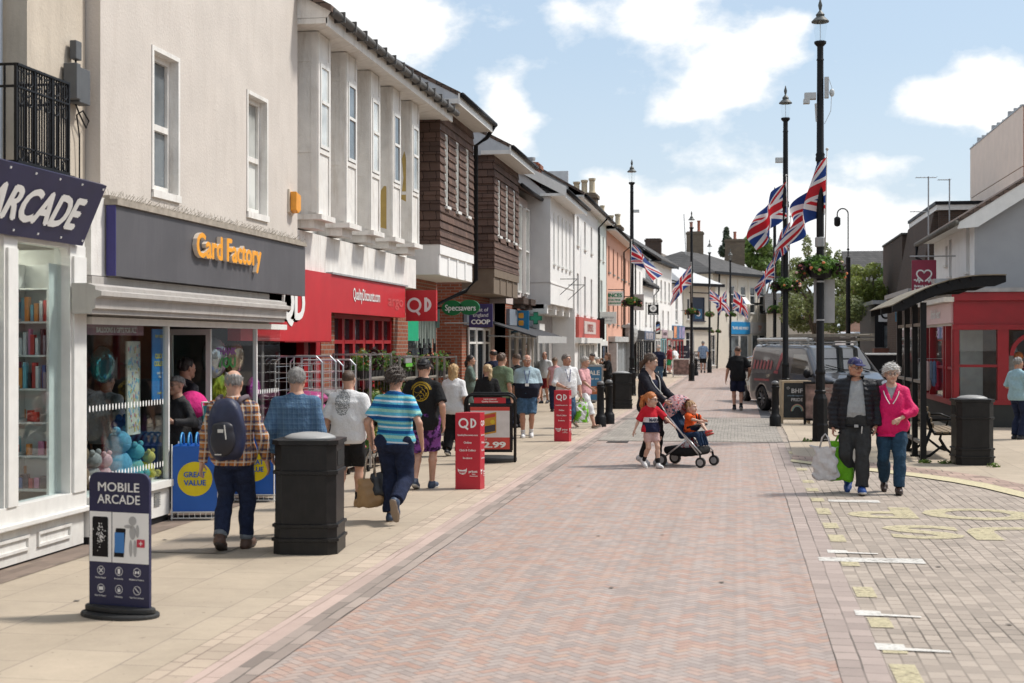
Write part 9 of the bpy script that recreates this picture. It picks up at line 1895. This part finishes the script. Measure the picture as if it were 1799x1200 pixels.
def cage(label,x,y0,y1,h,seed):
 o=thing('roll_cage',label,'roll cage',(x,y0,0),group='wire roll cages at the red doorway');r_=random.Random(seed);b=WB();w_=.33
 for yy in(y0,y1):b.tube([(x-w_,yy,.15),(x-w_,yy,h-.08),(x-w_+.08,yy,h),(x+w_-.08,yy,h),(x+w_,yy,h-.08),(x+w_,yy,.15)],.015,6)
 for yy in(y0,y1):
  for z in np.arange(.3,h-.05,.12):b.tube([(x-w_,yy,z),(x+w_,yy,z)],.004,4)
  for k in range(6):xx=x-w_+.11*k+.05;b.tube([(xx,yy,.15),(xx,yy,h)],.004,4)
 for z in np.arange(.3,h-.05,.16):b.tube([(x-w_,y0,z),(x-w_,y1,z)],.004,4)
 b.box(x-w_,x+w_,y0,y1,.12,.16);b.build('wire_frame',M_CHROME,o)
 for wx in(x-.25,x+.25):
  for wy in(y0+.08,y1-.08):b=WB();b.tube([(wx-.015,wy,.06),(wx+.015,wy,.06)],.06,10);b.build('caster',M_BLACKP,o)
 z=.17;ms=[mat('bag_'+n,c,.35,nz=.3,ns=12)for n,c in(('black',(.02,.022,.024)),('dark_green',(.03,.07,.045)),('grey',(.2,.2,.2)),('magenta',(.35,.05,.18)))]
 for k in range(int((h-.5)/.16)):
  g=SDF((x-.3,y0+.05,z),(x+.3,y1-.05,z+.17),.02);g.ell((x,(y0+y1)/2,z+.08),(.30,(y1-y0)/2-.03,.10),0);g.wrinkle(.012,25,seed+k,1.);m=mesh_obj('stacked_sack',[g.mesh()],r_.choice(ms),None);tag(m,'plump plastic sack stacked in a roll cage by the red doorway','sack','sacks stacked in the roll cages');z+=.15
cage('wire roll cage of dark sacks, nearer the card shop glass',-5.85,18.5,19.15,1.72,1);cage('second wire roll cage of sacks beside the red door post',-5.8,19.35,20.0,1.66,7)
def dump(label,x,y,rz,h=.80,top=True):
 o=thing('dump_bin',label,'dump bin',(x,y,0),rz,group='blue great value bins outside the card shop');w_=.235;B_=mat('great_value_blue',(.005,.10,.44),.4,nz=.04)
 b=MB();b.box(-w_,w_,-w_,w_,.1,h);b.build('panel',B_,o)
 b=MB()
 for z in(.03,.095):b.tube([(-w_-.015,-w_-.015,z),(w_+.015,-w_-.015,z),(w_+.015,w_+.015,z),(-w_-.015,w_+.015,z),(-w_-.015,-w_-.015,z)],.007,5)
 for k in range(9):
  t_=-w_+2*w_*k/8
  for a,c in(((t_,-w_-.015),(t_,-w_-.015)),((w_+.015,t_),(w_+.015,t_)),((-w_-.015,t_),(-w_-.015,t_))):b.tube([a+(.03,),c+(.095,)],.004,4)
 for sx in(-1,1):
  for sy in(-1,1):b.tube([(sx*(w_+.008),sy*(w_+.008),0),(sx*(w_+.008),sy*(w_+.008),h+.02)],.008,5)
 b.build('wire_base',M_TRIM,o)
 for t_,n_ in(((1,0),(0,-1)),((0,1),(1,0)),((0,-1),(-1,0))):
  f=Matrix(((t_[0],n_[0],0,n_[0]*w_),(t_[1],n_[1],0,n_[1]*w_),(0,0,1,0),(0,0,0,1)));b=LF(f);b.disc((0,0,h*.56),.185,28,.003);dsc=b.build('yellow_disc',mat('great_value_yellow',(.72,.56,.0),.45),o)
  b=LF(f);b.text('GREAT',(0,.006,h*.585),h=.058,w=.235,bold=.03);b.text('VALUE',(0,.006,h*.475),h=.058,w=.235,bold=.03);b.build('lettering',mat('great_value_blue',0),dsc)
 if top:
  for k in range(5):b=MB();b.tube([(-.16+.08*k,-.05+.13*math.cos(t),h+.13*math.sin(t))for t in[q*math.pi/10 for q in range(11)]],.012,5);q_=b.build('toy_hoop',mat('toy_blue',(.04,.25,.5),.4),o,smooth=True)
 return o
dump('great value bin at the card shop window corner, left of the man in brown check',-5.79,14.72,R(14));dump('great value bin behind the legs of the man in brown check',-5.72,16.5,R(6),.78);dump('great value bin farthest right, beside the nearest black bin',-5.6,17.3,R(4),.80)
bs_=thing('basket_stand','white wire stand with a turquoise basket of small boxes at the card shop door','basket stand',(-5.85,15.75,0));b=WB();x,y=-5.85,15.75
for sx,sy in((-1,-1),(1,-1),(1,1),(-1,1)):b.tube([(x+sx*.25,y+sy*.14,0),(x+sx*.2,y+sy*.12,.95),(x+sx*.24,y+sy*.15,1.22)],.008,5)
for z in(.95,1.22):b.tube([(x-.24,y-.15,z),(x+.24,y-.15,z),(x+.24,y+.15,z),(x-.24,y+.15,z),(x-.24,y-.15,z)],.007,5)
b.tube([(x-.25,y-.14,.4),(x+.2,y-.12,.95)],.006,4);b.tube([(x+.25,y-.14,.4),(x-.2,y-.12,.95)],.006,4);b.build('wire_frame',M_TRIM,bs_)
b=WB();b.box(x-.23,x+.23,y-.14,y+.14,.96,1.18);b.build('basket',mat('turquoise_basket',(.05,.32,.34),.6),bs_);b=WB()
for k in range(9):b.box(x-.22+.05*k,x-.18+.05*k,y-.13,y+.13,1.185,1.225+.01*(k%3))
b.build('small_boxes',mat('orange_stock',(.55,.16,.05),.5),bs_)
g=SDF((-.3,-.3,-.3),(.3,.3,.3),.015);g.ell((0,0,0),(.2,.22,.22),0);g.plane((0,0,-.02),(0,.5,-.86));hd=mesh_obj('pram_hood',[g.mesh()],fabric('hot_pink_fabric',(.6,.03,.2)),None);hd.location=(-6.35,15.95,1.12);tag(hd,'bright pink pushchair hood just inside the card shop doorway','pushchair hood')
# small things on the ground
for px,py,w_,h_,nm in((1085,777,.4,.35,'drain_cover'),):
 p=G(px,py);b=MB()
 for k in range(6):b.box(p.x-w_/2,p.x+w_/2,p.y-h_/2+k*h_/6,p.y-h_/2+(k+.6)*h_/6,.001,.011)
 o=b.build(nm,mat('cast_iron_cover',(.06,.055,.05),.7,nz=.3));tag(o,{1085:'iron drain cover at the left end of the sett crossing',1330:'iron drain cover in the road near the right border',1010:'iron drain cover in the brick road, nearest the kerb bricks'}[px],'drain cover')
for i,(px,py,lb)in enumerate(((1418,777,'small weed tuft at the foot of the nearest lamp post'),(1745,822,'weed tuft at the foot of the bin by the shelter'),(1626,815,'tiny weed tuft at the kerb before the shelter'),(1660,816,'weed tuft between the shelter and the bin'))):
 p=G(px,py);V,F=leaves([((p.x,p.y,.03),(.11,.07,.05))],60,.03,60+i,1.);m=MB();m.add([tuple(v)for v in V],F);tag(m.build('weed_tuft',LG),lb,'weed')
r_=random.Random(21);M_GUM=mat('old_gum',(.16,.14,.12),.9)
for k in range(34):
 x,y=r_.choice(((r_.uniform(-5.6,-3.4),r_.uniform(8.5,26)),(r_.uniform(-2.4,.5),r_.uniform(8.5,24)),(r_.uniform(1.5,4),r_.uniform(9,17))));b=MB();s=r_.uniform(.012,.028);z=.0125 if x<-3.3 else.008
 b.add([(x+s*r_.uniform(.7,1.2)*math.cos(a),y+s*r_.uniform(.7,1.2)*math.sin(a),z)for a in[j*math.pi/4 for j in range(8)]],[tuple(range(8))]);tag(b.build('gum_spot',M_GUM),'small dark spot of trodden chewing gum on the paving','gum spot','gum spots on the paving')
